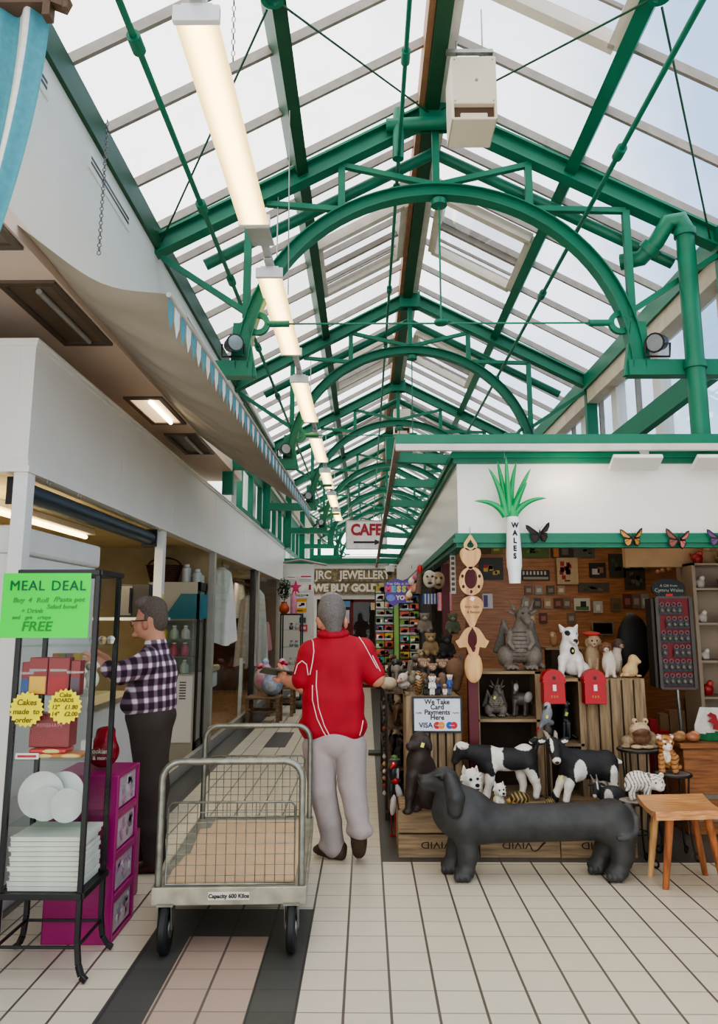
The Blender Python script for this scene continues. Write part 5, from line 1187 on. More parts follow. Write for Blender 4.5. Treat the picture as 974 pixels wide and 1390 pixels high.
# gift table outside with cellophane baskets
CEL = paint(.12, .3, 16, .8)
def stool_table(x, y, w_, d_, h_, label):
    t = thing('gift_table', label, 'table', (x, y, 0)); WO = wood('grey_wood', (146, 116, 84), (96, 74, 54), 'x'); m = MB(); m.bx(-w_, w_, -d_, d_, h_ - .03, h_); m.build('table_top', WO, t, bevel=.004)
    for sx in (-1, 1):
        for sy in (-1, 1): m = MB(); m.bx(sx * (w_ - .03) - .025, sx * (w_ - .03) + .025, sy * (d_ - .03) - .025, sy * (d_ - .03) + .025, 0, h_ - .03); m.build('leg', WO, t)
    m = MB(); m.bx(-w_ + .05, w_ - .05, -d_ + .05, d_ - .05, h_ * .45, h_ * .45 + .02); m.build('shelf', WO, t); return t
stool_table(-1.58, 12.4, .26, .26, .40, 'low wooden table carrying cellophane wrapped gifts'); stool_table(-1.42, 13.4, .22, .26, .46, 'second wooden table behind the first gift table')
def gift(px, py0, py1, rx, Y, c1, c2, label, bow=None, z=None):
    p0, p1 = at(px, py1, Y), at(px, py0, Y); s_ = depth(p0) / F; h_ = p1.z - p0.z; t = thing('gift_basket', label, 'gift basket', (p0.x, Y, z if z is not None else p0.z)); q = Blob(); q.k = .04; R = rx * s_
    q.ell((0, -h_ * .42, 0), (R, h_ * .42, R), col=c1); q.cap((0, -h_ * .75, 0), (0, -h_ * .88, 0), R * .3, R * .5, c2); q.dot((0.0, -h_ * .4), (R * .5, h_ * .2), c2, False); q.build('wrapping', CEL, t, .012)
    if bow:
        q = Blob(); q.k = .02; b_ = R * .35
        for a in range(6): q.cap((0, 0, 0), (b_ * 1.6 * cos(a), -b_ * sin(a * 1.7), b_ * sin(a)), b_ * .3, b_ * .55, bow)
        q.build('bow', paint(.4, .2, 20), t, .01, loc=(0, -R * .3, h_ * .82))
gift(369, 916, 951, 14, 12.4, (176, 190, 214), (206, 214, 226), 'pale blue cellophane gift ball on the low wooden table', z=.40)
gift(353, 900, 938, 9, 12.7, (206, 190, 186), (226, 150, 170), 'tall pink and cream cellophane gift beside the window', (196, 60, 60), z=None)
gift(360, 868, 905, 10, 13.4, (216, 170, 186), (190, 206, 226), 'pink and blue gift on the second table', z=.46)
gift(383, 868, 905, 11, 13.35, (226, 206, 214), (232, 190, 204), 'clear gift with a bright red bow on the second table', (222, 30, 70), z=.46)
q = Blob(); q.k = .03; q.ell((0, -.07, 0), (.14, .07, .12), col=(70, 70, 66)); tag(q.build('dark_bag', paint(.5, .2, 12, .3), None, .015, loc=(-1.2, 14.3, .0)), 'dark bag on the floor beyond the gift tables', 'bag')
# glass display tower with ornaments on top
GX, GY = -1.42, 15.0; zt2 = at(392, 833, GY).z
t = thing('display_tower', 'slim glass display tower by the notice wall', 'cabinet', (GX, GY, 0)); m = MB()
for sx in (-1, 1):
    for sy in (-1, 1): m.bx(sx * .19 - .012, sx * .19 + .012, sy * .19 - .012, sy * .19 + .012, 0, zt2)
m.bx(-.2, .2, -.2, .2, zt2 - .03, zt2); m.bx(-.2, .2, -.2, .2, 0, .12); m.build('frame', BLACK, t)
m = MB()
for sx in (-1, 1): m.bx(sx * .19 - .003, sx * .19 + .003, -.18, .18, .12, zt2 - .03)
m.bx(-.18, .18, -.193, -.188, .12, zt2 - .03); m.build('pane', CABG, t)
for i in range(4): m = MB(); z = .4 + .32 * i; m.bx(-.18, .18, -.18, .18, z, z + .008); m.build('shelf', MATS['shelf_glass'], t)
rnd = random.Random(2)
for i in range(10):
    z = .4095 + .32 * (i % 4); m = MB(); m.lathe([(.03, 0), (.045, .05), (.02, .09), (.03, .12), (0, .13)], n=10, col=rnd.choice([(210, 200, 196), (180, 170, 180), (120, 116, 120), (226, 220, 214)])); tag(m.build('ornament', PTG, None, smooth=40, loc=(GX + rnd.choice((-.1, 0, .1)), GY + (-.1 + .08 * (i // 4)), z)), 'small ornament behind glass in the display tower, shelf %s from below' % ORD[i % 4], 'ornament', 'ornaments in the display tower %d' % (i % 4))
m = MB(); pv = MB()
p = at(386, 832, GY); t = thing('potted_plant', 'leafy topiary in an orange vase on the display tower', 'plant', (p.x, GY - .08, zt2)); m = MB(); m.lathe([(.05, 0), (.1, .06), (.1, .12), (.05, .2), (.06, .22), (0, .21)], n=18); m.build('vase', mat('orange_vase', (204, 92, 40), .3), t, smooth=50)
m = MB(); m.cyl((0, 0, .2), (0, 0, .34), .01); m.build('stem', WOODM, t); rnd = random.Random(8); m = MB()
for i in range(260):
    d = Vector((rnd.gauss(0, 1), rnd.gauss(0, 1), rnd.gauss(0, 1))).normalized() * rnd.uniform(.08, .17); c = Vector((0, 0, .46)) + Vector((d.x * .85, d.y * .85, d.z * 1.3)); n_ = d.normalized(); u = n_.orthogonal().normalized() * .026; v = n_.cross(u).normalized() * .016
    m.add([c - u, c + v + n_ * .01, c + u, c - v + n_ * .01], [(0, 1, 2, 3)], rnd.choice([(34, 60, 34), (52, 84, 44), (26, 44, 30)]))
m.build('foliage', PT, t)
p = at(398, 833, GY - .1); m = MB(); m.lathe([(.055, 0), (.06, .02), (.055, .3), (.03, .36), (.025, .4), (0, .4)], n=16); tag(m.build('pink_bottle', mat('pink_gloss', (232, 150, 180), .2), None, smooth=40, loc=(p.x, GY - .1, zt2)), 'tall pale pink bottle on the display tower', 'bottle')
p = at(401, 800, GY + .08); t = thing('ornament', 'bright pink star shaped ornament behind the pink bottle', 'ornament', (p.x, GY + .1, zt2)); m = MB(); zc2 = at(400, 797, GY).z - zt2; m.prism([((.13 if i % 2 == 0 else .05) * cos(pi / 2 + pi * i / 5), zc2 + (.15 if i % 2 == 0 else .06) * sin(pi / 2 + pi * i / 5)) for i in range(10)], -.02, .02); m.build('star', mat('hot_pink', (226, 60, 110), .4), t, bevel=.008)
m = MB(); m.cyl((0, 0, 0), (0, 0, zc2 - .05), .012); m.lathe([(.06, 0), (.05, .015), (0, .02)], n=14); m.build('stand', mat('hot_pink', (226, 60, 110)), t)
# ================================================================ gift stall shell
SX, SYF, SYB = .715, 6.0, 9.3
m = MB(); m.bx(SX, 4.6, SYF, SYF + .06, 2.21, 2.83); m.bx(SX, SX + .06, SYF + .06, 18.48, 2.21, 2.83); struct('trim_14', m, RFASC, 'white fascia of the gift stall', 'fascia')
m = MB()
for a, b_, o in ((2.79, 2.83, .03), (2.83, 2.87, .05), (2.87, 2.9, .035)): m.bx(SX - o, 4.6, SYF - o, SYF + .06, a, b_); m.bx(SX - o, SX + .06, SYF + .06, 18.48, a, b_)
struct('trim_15', m, GREEN, 'green moulding along the top of the stall fascia', 'moulding')
m = MB()
for a, b_, o in ((2.20, 2.24, .03), (2.165, 2.20, .045), (2.13, 2.165, .02)): m.bx(SX - o, 4.6, SYF - o, SYF + .06, a, b_); m.bx(SX - o, SX + .06, SYF + .06, 18.48, a, b_)
struct('trim_16', m, GREEN, 'green moulding along the bottom of the stall fascia', 'moulding')
m = MB(); m.bx(SX + .06, 4.6, SYF + .06, 18.5, 2.86, 2.9); struct('ceiling', m, mat('stall_roof', (120, 104, 90), .8), 'roof of the gift stall', 'ceiling')
m = MB(); m.bx(.95, 4.6, SYB, SYB + .1, 0, 2.86); struct('wall_stall_back', m, wood('brown_wall', (176, 122, 80), (146, 98, 62), 'x', .35), 'brown wooden back wall of the gift stall', 'wall')
m = MB(); m.bx(4.5, 4.6, SYF, SYB, 0, 2.86); struct('wall_stall_side', m, mat('stall_side', (110, 86, 66), .8), 'side wall of the gift stall', 'wall')
BURG = mat('burgundy_paint', (92, 22, 32), .5)
for y, l in ((6.1, 'burgundy post of the stall beside the hanging spoon'), (8.0, 'burgundy post further along the stall side'), (11.5, 'burgundy post far along the stall side')):
    m = MB(); m.bx(SX + .06, SX + .135, y, y + .08, 0, 2.14); tag(m.build('pillar', BURG, None, bevel=.004), l, 'post', None, 'structure')
m = MB(); m.bx(.78, .82, 9.4, 18.4, 0, 2.13); struct('wall_stall_far', m, mat('dark_stock', (58, 48, 44), .8, 0, .6, 3), 'dark stock filled side further down the stall', 'wall')
m = MB(); a, b_ = at(848, 752, 7.2), at(990, 740, 7.2); m.bx(a.x, 4.4, 7.2, 7.28, a.z - .12, a.z + .14); struct('trim_17', m, mat('cream_beam', (178, 146, 110), .7), 'cream beam inside the top of the stall', 'beam')
area('stall_glow', (2.4, 7.6, 2.75), (2.2, 1.6), 15, (1, .82, .6))
m = MB()
for i, px in enumerate((585, 700)): pass
# floodlights on fascia
for i, px in enumerate((862, 975)):
    p = at(px, 628, 5.75); t = thing('floodlight', ['white floodlight on the stall fascia above the orange butterfly', 'white floodlight at the cut off end of the fascia'][i], 'floodlight', p)
    m = MB(); m.box((0, 0, 0), (.37, .16, .035), (-.5, 0, 0)); m.build('lamp_head', WHITE, t, bevel=.006); m = MB(); m.tube([(.14, .05, .02), (.14, .2, .05), (.14, .24, .1)], .018, 8); m.box((.14, .2, .1), (.06, .06, .07)); m.build('bracket', WHITE, t)
p = at(834, 632, 5.93); m = MB(); m.tube([(0, .05, .02), (0, 0, .02), (0, -.03, -.01), (.0, -.03, -.03)], .008, 6); m.sph((0, -.03, -.04), .018, 8); tag(m.build('wall_hook', WHITE, None, loc=p), 'small white hook on the stall fascia between the floodlights', 'hook')
area('flood', at(780, 640, 5.7), (.3, .1), 1.2, (1, .8, .6), (radians(100), 0, 0))

# ---------------------------------------------------------------- crates and shelving
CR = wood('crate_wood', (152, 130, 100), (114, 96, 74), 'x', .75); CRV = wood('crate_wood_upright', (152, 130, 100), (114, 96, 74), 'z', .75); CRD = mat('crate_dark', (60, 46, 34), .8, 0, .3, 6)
BURN = mat('burnt_letter', (48, 32, 22), .8)
def crate(x0, x1, y0, y1, z0, z1, label, lettering=None, vert=False):
    t = thing('wooden_crate', label, 'crate', ((x0 + x1) / 2, (y0 + y1) / 2, z0), 0, 'wooden crates of the gift stall'); w_, d_, h_ = (x1 - x0) / 2, (y1 - y0) / 2, z1 - z0; m = MB(); T = .014
    if not vert:
        g = .012; hh = (h_ - g) / 2
        for q in (0, 1):
            a, b_ = q * (hh + g), q * (hh + g) + hh
            m.bx(-w_, w_, -d_, -d_ + T, a, b_); m.bx(-w_, w_, d_ - T, d_, a, b_); m.bx(-w_, -w_ + T, -d_ + T, d_ - T, a, b_); m.bx(w_ - T, w_, -d_ + T, d_ - T, a, b_)
        n = 5
        for i in range(n): y = -d_ + (2 * d_) * i / n; m.bx(-w_, w_, y + .004, y + 2 * d_ / n - .004, h_ - .014, h_)
    else:
        n = vert; 
        for i in range(n): x = -w_ + 2 * w_ * i / n; m.bx(x + .007, x + 2 * w_ / n - .007, -d_, -d_ + T, 0, h_)
        m.bx(-w_, -w_ + T, -d_ + T, d_, 0, h_); m.bx(w_ - T, w_, -d_ + T, d_, 0, h_); m.bx(-w_, w_, d_ - T, d_, 0, h_); m.bx(-w_, w_, -d_ + T, d_, h_ - T, h_)
    m.build('slat_body', CRV if vert else CR, t, bevel=.002)
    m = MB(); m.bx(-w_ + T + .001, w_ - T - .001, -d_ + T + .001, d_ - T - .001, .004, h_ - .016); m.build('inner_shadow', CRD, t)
    if lettering:
        o = text('lettering', lettering, .062, BURN, t, (-.02, -d_ - .0015, h_ * .27), sx=1.35); o.rotation_euler = (pi / 2, pi, 0)
        m = MB(); m.tube([(.02 + .1 * q / 8 + .05 , -d_ - .001, h_ * .2 - .018 * sin(q * .6) + .022 * (q / 8) ** 2) for q in range(9)], [.002 + .0012 * q * .5 for q in range(9)], 5); m.build('logo_swash', BURN, t)
    return t
zc0 = .305
bx_ = [at(540, 1160, 5.6).x, at(651, 1160, 5.6).x, at(761, 1160, 5.6).x, at(866, 1160, 5.6).x]
for i in range(3):
    crate(bx_[i] + .003, bx_[i + 1] - .003, 5.6, 6.02, .0025, zc0, ['low wooden crate under the brown labrador, lettered upside down', 'low wooden crate behind the middle of the dachshund bench, lettered upside down', 'low wooden crate behind the hind legs of the dachshund bench'][i], 'VIVID')
for i in range(3):
    crate(bx_[i] + .003, bx_[i + 1] - .003, 6.19, 6.60, .0025, zc0, ['hidden rear crate carrying the sign crate', 'rear low crate under the open crate shelf', 'rear low crate under the black cat crate'][i]) if False else None
YS = 6.03
a, b_ = at(551, 1095, YS), at(629, 944, YS); SGX0, SGX1, SGT = a.x, b_.x - .02, at(600, 945, YS).z
crate(SGX0, min(SGX1, SX + .05), YS, YS + .36, .0025, SGT, 'upright slatted crate carrying the card payment sign', None, 7)
# open crate shelves
def openshelf(px0, px1, levels, Y, d_, label, x0=None):
    a, b_ = at(px0, 1000, Y), at(px1, 1000, Y); zs_ = [at(px0, q, Y).z for q in levels]; xx0 = a.x if x0 is None else x0
    t = thing('crate_shelf', label, 'shelf', ((xx0 + b_.x) / 2, Y, 0)); w_ = (b_.x - xx0) / 2; T = .02; m = MB()
    m.bx(-w_, -w_ + T, 0, d_, .0025, zs_[0]); m.bx(w_ - T, w_, 0, d_, .0025, zs_[0]); m.bx(-w_, -w_ + .05, -.012, 0, .0025, zs_[0]); m.bx(w_ - .05, w_, -.012, 0, .0025, zs_[0]); m.build('side_panel', CRV, t, bevel=.002)
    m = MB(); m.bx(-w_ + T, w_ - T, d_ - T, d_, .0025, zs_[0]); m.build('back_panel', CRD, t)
    for z in zs_: m = MB(); m.bx(-w_ + (0 if z == zs_[0] else T), w_ - (0 if z == zs_[0] else T), -.012, d_ - T, z - .022, z); m.build('board', CR, t, bevel=.002)
    return t, zs_
t_, zsA = openshelf(643, 737, (911, 976, 1078), 6.25, .36, 'open crate shelf holding the grey dragons', None)
t_, zsB = openshelf(738, 796, (921, 1009, 1085), 6.25, .36, 'open crate shelf holding the black cat')
a, b_ = at(798, 1000, 6.25), at(880, 1000, 6.25)
crate(a.x, b_.x, 6.25, 6.6, .0025, zsB[0], 'tall slatted crate behind the frog', None, 5)
# price tags
TAGM = mat('yellow_tag', (226, 222, 110), .5)
def ptag(par, loc, rot=(.1, .3, .1), s=1.0): m = MB(); m.box((0, 0, 0), (.022 * s, .001, .03 * s), rot); m.build('price_tag', TAGM, par, loc=loc)

# ---------------------------------------------------------------- animals
FUR = paint(.7, .12, 45, .35); GLZ = paint(.4, .12, 30, .15); MATTE = paint(.55, .34, 14, .4)
BK = (38, 38, 40); WHT = (226, 222, 214)
def eyes(b, pts, r, col=(14, 12, 12)):
    for p in pts: b.dot(p, r, col)
# dachshund bench
t, b = fig('dog_bench', 'long black dachshund shaped bench standing in front of the crates', 'bench', (0, 0, 1), (735, 1187), 0, 5.24)
b.k = 10; D_ = (58, 58, 58)
b.cap((660, 1120, 0), (835, 1116, 0), 25, 24, D_); b.ell((640, 1112, 0), (36, 33, 28), col=D_); b.ell((622, 1103, 0), (36, 34, 26), col=D_, k=14)
b.cap((613, 1098, 0), (608, 1068, 0), 25, 17, D_, 9); b.ell((603, 1060, 0), (19, 17, 17), col=D_, k=6); b.cap((592, 1061, 0), (575, 1062, 0), 11.5, 8.5, D_, 5); b.ell((569, 1057, 0), (4.5, 4.5, 5), col=D_, k=1.5); b.cap((588, 1069, 0), (577, 1070, 0), 8, 5.5, D_, 3)
for sg in (-1, 1):
    b.cap((608, 1054, sg * 18), (615, 1078, sg * 29), 8, 12.5, D_, 1.5); b.cap((615, 1078, sg * 29), (614, 1096, sg * 29), 12.5, 9, D_, 1.5)
    b.chain([(628, 1120, sg * 14, 18), (633 if sg < 0 else 622, 1155, sg * 16, 12), (631 if sg < 0 else 617, 1172, sg * 16, 12)], D_); b.ell((627 if sg < 0 else 613, 1181, sg * 17 - 3), (14, 9, 12), col=D_, k=5)
    for q in (-1, 0, 1): b.ell((624 + q * 7 if sg < 0 else 610 + q * 7, 1184, sg * 17 - 12), (4.5, 6, 5), col=D_, k=1.5)
    b.ell((832, 1120, sg * 12), (25, 30, 17), col=D_); b.chain([(842, 1130, sg * 15, 16), (840 if sg < 0 else 826, 1158, sg * 16, 13), (836 if sg < 0 else 820, 1172, sg * 16, 12)], D_); b.ell((831 if sg < 0 else 815, 1180, sg * 16 - 3), (15, 10, 12), col=D_, k=5)
    for q in (-1, 0, 1): b.ell((826 + q * 7 if sg < 0 else 810 + q * 7, 1184, sg * 16 - 12), (4.5, 6, 5), col=D_, k=1.5)
b.chain([(850, 1096, -6, 6), (858, 1110, -16, 5), (855, 1124, -24, 4.2), (842, 1131, -31, 3.6), (829, 1131, -34, 3)], (70, 70, 70), 1.5)
b.ell((598, 1055, -16), (3.5, 3, 3), col=(22, 22, 24), k=1.5); b.cap((590, 1052, -15), (600, 1049, -15), 2, 2.5, D_, 2)
b.dot((568, 1055), (5, 5), (30, 30, 32), False); b.dot((596, 1055), (3, 2.4), (16, 16, 18))
b.build('body', MATTE, t, .0085)
# cow
t, b = fig('cow_statue', 'black and white calf statue standing on the crates', 'statue', (560, 940, 4.427), (580, 672), zc0, 5.92)
b.k = 22; W_ = WHT
b.ell((455, 445, 0), (85, 78, 62), col=W_); b.ell((565, 450, 0), (150, 68, 62), col=W_); b.ell((675, 435, 0), (75, 76, 62), col=W_)
b.cap((400, 420, 0), (320, 400, 5), 58, 42, W_); b.ell((290, 395, 8), (42, 50, 38), col=W_); b.cap((275, 420, 6), (255, 458, 4), 30, 24, W_)
for x, dz in ((300, -36), (330, 50)): b.ell((x + 8, 372, dz), (30, 12, 14), rot=(0, .3, .6 if dz < 0 else -.6), col=W_, k=6)
b.chain([(460, 500, -30, 40), (458, 570, -32, 25), (440, 655, -32, 19), (436, 668, -36, 22)], W_); b.chain([(420, 500, 30, 40), (418, 570, 32, 25), (404, 650, 32, 18), (398, 665, 28, 21)], W_)
b.chain([(690, 470, -30, 52), (725, 560, -32, 28), (742, 610, -32, 19), (736, 662, -34, 20)], W_); b.chain([(650, 480, 30, 50), (660, 560, 32, 27), (672, 605, 32, 19), (664, 660, 30, 20)], W_)
b.chain([(735, 390, 0, 16), (752, 350, 0, 12), (735, 335, -8, 20), (712, 340, -8, 16)], W_, 6)
for c, r in (((330, 420), (75, 130)), ((420, 430), (75, 95)), ((258, 455), (40, 60)), ((610, 435), (92, 74)), ((735, 450), (58, 100)), ((720, 345), (60, 30)), ((470, 500), (34, 40))): b.dot(c, r, BK, False)
for c, r in (((298, 358), (36, 26)), ((500, 420), (34, 110)), ((660, 362), (62, 26)), ((700, 560), (40, 60))): b.dot(c, r, W_, False)
eyes(b, [(272, 400, 0), (318, 402, 0)], 8); b.dot((252, 470), (20, 16), (60, 52, 52), False)
b.build('body', FUR, t, .0065)
# westies
def westie(base, c, s, label, view=(560, 940, 4.427)):
    t, b = fig('terrier_statue', label, 'statue', view, base, zc0, 5.69); b.k = 10 * s; x, y = c; e = lambda dx, dy, dz=0: (x + dx * s, y + dy * s, dz * s)
    b.ell(e(0, 0), (56 * s, 60 * s, 50 * s), col=WHT); b.ell(e(24, 38, -40), (34 * s, 26 * s, 28 * s), col=WHT); b.ell(e(-5, 105, 10), (52 * s, 60 * s, 48 * s), col=WHT)
    for dx in (-38, 32): b.cap(e(dx, -40, 5), e(dx * 1.1, -78, 5), 18 * s, 5 * s, WHT, 5 * s)
    for dx in (-24, 26): b.cap(e(dx, 110, -30), e(dx, (base[1] - y) / s - 8, -36), 20 * s, 17 * s, WHT, 8 * s)
    for i in range(26):
        a = i * 2.4; r = 46 + (i % 3) * 6; b.cap(e(r * cos(a) * .9, r * sin(a) * .9, -18), e((r + 10) * cos(a), (r + 12) * sin(a), -14), 9 * s, 4 * s, WHT, 4 * s)
    b.ell(e(32, 24, -66), (13 * s, 11 * s, 9 * s), col=(24, 22, 22), k=3 * s); eyes(b, [e(-6, -6), e(36, -8)], 9 * s); b.dot(e(30, 50), (16 * s, 5 * s), (70, 50, 50)); b.dot(e(-37, -58), (6 * s, 12 * s), (206, 170, 160)); b.dot(e(34, -58), (6 * s, 12 * s), (206, 170, 160))
    b.build('body', paint(.8, .12, 90, .7), t, .0042 if s > .8 else .003); ptag(t, (-.07 * s, -.09 * s, .12 * s), s=s)
westie((340, 672), (348, 520), 1.0, 'white terrier statue sitting up beside the calf front legs')
westie((525, 684), (520, 608), .62, 'tiny white terrier statue beneath the calf belly')
# tortoises
def tortoise(base, rx, ry, label, view=(560, 940, 4.427)):
    t, b = fig('tortoise_statue', label, 'statue', view, base, zc0); b.k = 6; x, y = base; G = (178, 146, 74)
    b.ell((x, y - ry * .75, 0), (rx, ry, rx * .8), col=(60, 48, 34)); b.ell((x - rx * 1.05, y - ry * .45, -10), (rx * .28, ry * .35, rx * .25), col=G)
    for q in (-.6, .6): b.ell((x + rx * q, y - ry * .15, -rx * .6), (rx * .25, ry * .22, rx * .2), col=G)
    sc_ = b.sc; X0 = 0.0
    b.fn(lambda V: (np.abs(np.mod(V[:, 0] / (rx * sc_) * 2.6 + np.abs(V[:, 2] / (ry * sc_) - .9) * .8, 1) - .5) < .16) & (V[:, 2] > ry * sc_ * .15), G)
    b.build('body', GLZ, t, max(.0028, rx * sc_ / 22)); 
tortoise((640, 684), 62, 42, 'gold and dark tortoise statue under the calf'); tortoise((825, 684), 32, 23, 'small gold tortoise statue between calf and goat')
# big goat (native pixels)
t, b = fig('goat_statue', 'large black and white goat statue beside the calf', 'statue', (0, 0, 1), (795, 1092), zc0, 5.79)
b.k = 5
b.ell((780, 1044, 0), (20, 22, 15), col=BK); b.ell((800, 1043, 0), (32, 19, 15), col=BK); b.ell((823, 1044, 0), (16, 20, 15), col=BK)
b.cap((772, 1038, -2), (756, 1022, -8), 14, 10, BK); b.ell((748, 1015, -12), (9, 11, 9), col=BK); b.cap((748, 1020, -16), (750, 1033, -22), 7.5, 6, BK, 4)
for sg, x in ((-1, 734), (1, 763)): b.ell((x, 1010, -8), (9, 4.5, 3), rot=(0, .5 * sg if sg < 0 else -.5, 0), col=BK, k=2)
for x0, x1, y1 in ((743, 738, 998), (752, 753, 998)): b.chain([(x0, 1007, -8, 3.2), (x0 * .4 + x1 * .6, 1001, -6, 2.6), (x1, y1, 0, 1.6)], (150, 140, 126), 1)
b.chain([(776, 1055, -8, 9), (770, 1070, -8, 5.5), (766, 1090, -9, 4.5)], BK); b.chain([(770, 1055, 8, 9), (763, 1070, 8, 5.5), (756, 1086, 8, 4.5), (756, 1092, 8, 4.5)], BK)
b.chain([(826, 1052, -8, 10), (830, 1068, -8, 5.5), (829, 1090, -8, 4.5)], BK); b.chain([(818, 1052, 8, 10), (820, 1068, 8, 5.5), (818, 1090, 8, 4.5)], BK); b.chain([(836, 1038, 0, 4), (842, 1040, 0, 2.5)], WHT, 2)
for c, r in (((784, 1052), (9, 17)), ((765, 1075), (14, 16)), ((829, 1056), (6, 14)), ((750, 1034), (6, 5)), ((733, 1010), (5, 2)), ((764, 1010), (5, 2)), ((744, 1014), (2, 9)), ((823, 1080), (20, 14)), ((842, 1040), (5, 4))): b.dot(c, r, WHT, False)
eyes(b, [(741, 1014, 0), (755, 1014, 0)], 1.6); b.dot((750, 1036), (3, 2), (70, 50, 50)); b.build('body', FUR, t, .006); ptag(t, (-.20, -.14, .20))
# small goat
t, b = fig('goat_statue', 'small dark goat statue lying below the large goat', 'statue', (754, 940, 4.427), (310, 690), zc0, 5.67)
b.k = 12; b.ell((335, 610, 0), (85, 52, 40), col=(52, 54, 58)); b.cap((270, 600, -8), (245, 575, -18), 32, 26, BK); b.ell((238, 560, -24), (24, 30, 22), col=BK); b.cap((232, 575, -34), (222, 610, -42), 18, 12, BK)
for x0, x1 in ((228, 205), (246, 240)): b.chain([(x0, 538, -18, 8), (x1, 490, -4, 4)], (120, 114, 108), 2)
for x, r in ((205, -.4), (275, .4)): b.ell((x, 545, -16), (20, 9, 7), rot=(0, r, 0), col=BK, k=4)
for x in (290, 390): b.chain([(x, 630, -16, 18), (x, 680, -18, 11)], BK)
for c, r in (((305, 615), (26, 40)), ((220, 615), (14, 18)), ((238, 545), (5, 26))): b.dot(c, r, (196, 190, 182), False)
b.build('body', FUR, t, .005)
# brown labrador
V9 = (500, 990, 8.117)
t, b = fig('dog_statue', 'dark brown labrador statue sitting behind the dachshund head', 'statue', V9, (540, 925), zc0)
b.k = 40; L_ = (50, 38, 33)
b.ell((590, 500, 40), (165, 240, 130), col=L_); b.ell((660, 700, 60), (170, 190, 150), col=L_); b.ell((540, 380, 0), (130, 170, 110), col=L_)
b.cap((560, 300, 0), (565, 160, -10), 110, 95, L_); b.ell((565, 130, -20), (112, 100, 100), col=L_); b.cap((510, 170, -60), (455, 180, -100), 62, 52, L_)
for sg in (-1, 1): b.ell((655 if sg < 0 else 640, 150, sg * 85), (36, 85, 26), rot=(0, -.3, 0), col=(42, 32, 28), k=14)
b.chain([(480, 520, -50, 75), (450, 700, -55, 52), (440, 870, -55, 44)], L_); b.ell((425, 895, -70), (58, 32, 50), col=L_, k=14); b.chain([(560, 560, 60, 75), (540, 700, 60, 52), (535, 870, 55, 44)], L_); b.ell((520, 895, 40), (58, 32, 50), col=L_, k=14)
b.chain([(760, 780, 40, 40), (830, 830, 0, 30)], L_)
b.ell((420, 165, -120), (22, 18, 18), col=(16, 14, 14), k=5); eyes(b, [(515, 118, 0), (560, 112, 0)], 13)
b.build('body', MATTE, t, .0075); ptag(t, (.03, -.14, .46)); 

# grey dragons
def dragon(view, base, o, s, label, z, Y):
    t, b = fig('dragon_statue', label, 'statue', view, base, z, Y); x, y = o; G = (118, 110, 100); e = lambda dx, dy, dz=0: (x + dx * s, y + dy * s, dz * s); b.k = 16 * s
    b.ell(e(0, 0), (80 * s, 118 * s, 75 * s), col=G); b.cap(e(5, -90, 0), e(20, -190, -20), 52 * s, 40 * s, G); b.ell(e(22, -205, -30), (48 * s, 46 * s, 50 * s), col=G); b.cap(e(26, -190, -60), e(34, -155, -105), 32 * s, 24 * s, G, 8 * s)
    for dx in (-34, 70): b.cap(e(dx, -235, -10), e(dx * 1.55 - 10, -300, 20), 14 * s, 5 * s, G, 6 * s)
    b.cap(e(20, -250, 0), e(40, -330, 20), 14 * s, 4 * s, G, 6 * s)
    for dx in (-55, 90): b.ell(e(dx, -215, 0), (34 * s, 12 * s, 10 * s), rot=(0, .5 if dx < 0 else -.5, 0), col=G, k=4 * s)
    for sg in (-1, 1):
        b.ell(e(sg * 88, 75, -10), (58 * s, 70 * s, 70 * s), col=G); b.ell(e(sg * 62, 140, -70), (50 * s, 22 * s, 46 * s), col=G, k=6 * s)
        for q in (-1, 0, 1): b.cap(e(sg * 62 + q * 28, 145, -105), e(sg * 62 + q * 32, 150, -120), 13 * s, 8 * s, G, 2 * s)
        b.chain([e(sg * 60, -80, -30) + (24 * s,), e(sg * 78, -20, -60) + (18 * s,), e(sg * 50, 20, -78) + (15 * s,)], G, 6 * s)
        P_ = [(sg * 60, -70), (sg * 95, -165), (sg * 135, -60), (sg * 150, 60), (sg * 95, 40)]
        b.cap(e(*P_[0], 50), e(*P_[1], 60), 18 * s, 10 * s, G, 4 * s)
        for q in range(7): f = q / 6; b.cap(e(P_[1][0], P_[1][1] + 6, 60), e(sg * (90 + 62 * f), 60 - 40 * abs(f - .5) - 20 * (1 - f), 62), 7 * s, 13 * s, (90, 84, 77), 10 * s)
    b.chain([e(70, 110, 60) + (40 * s,), e(130, 130, 20) + (28 * s,), e(150, 140, -40) + (14 * s,)], G)
    sc_ = b.sc; z0 = (base[1] - y) * sc_
    b.fn(lambda V: (np.abs(V[:, 0] - (x - base[0]) * sc_) < 48 * s * sc_) & (V[:, 1] < -40 * s * sc_) & (np.mod((V[:, 2] - z0) / (26 * s * sc_), 1) < .22) & (V[:, 2] < z0 + 100 * s * sc_), (58, 52, 47))
    eyes(b, [e(8, -210), e(48, -210)], 7 * s); b.build('body', paint(.6, .25, 60, .5), t, .0058 if s > .6 else .003); return t
V3 = (600, 720, 4.87)
dragon(V3, (510, 918), (508, 765), 1.0, 'large grey dragon statue sitting on the crate shelf top', zsA[0], 6.42)
t = dragon(V3, (350, 1232), (352, 1150), .52, 'small grey dragon statue on the inner crate shelf', zsA[1], 6.41); ptag(t, (-.01, -.06, .15), s=.8)
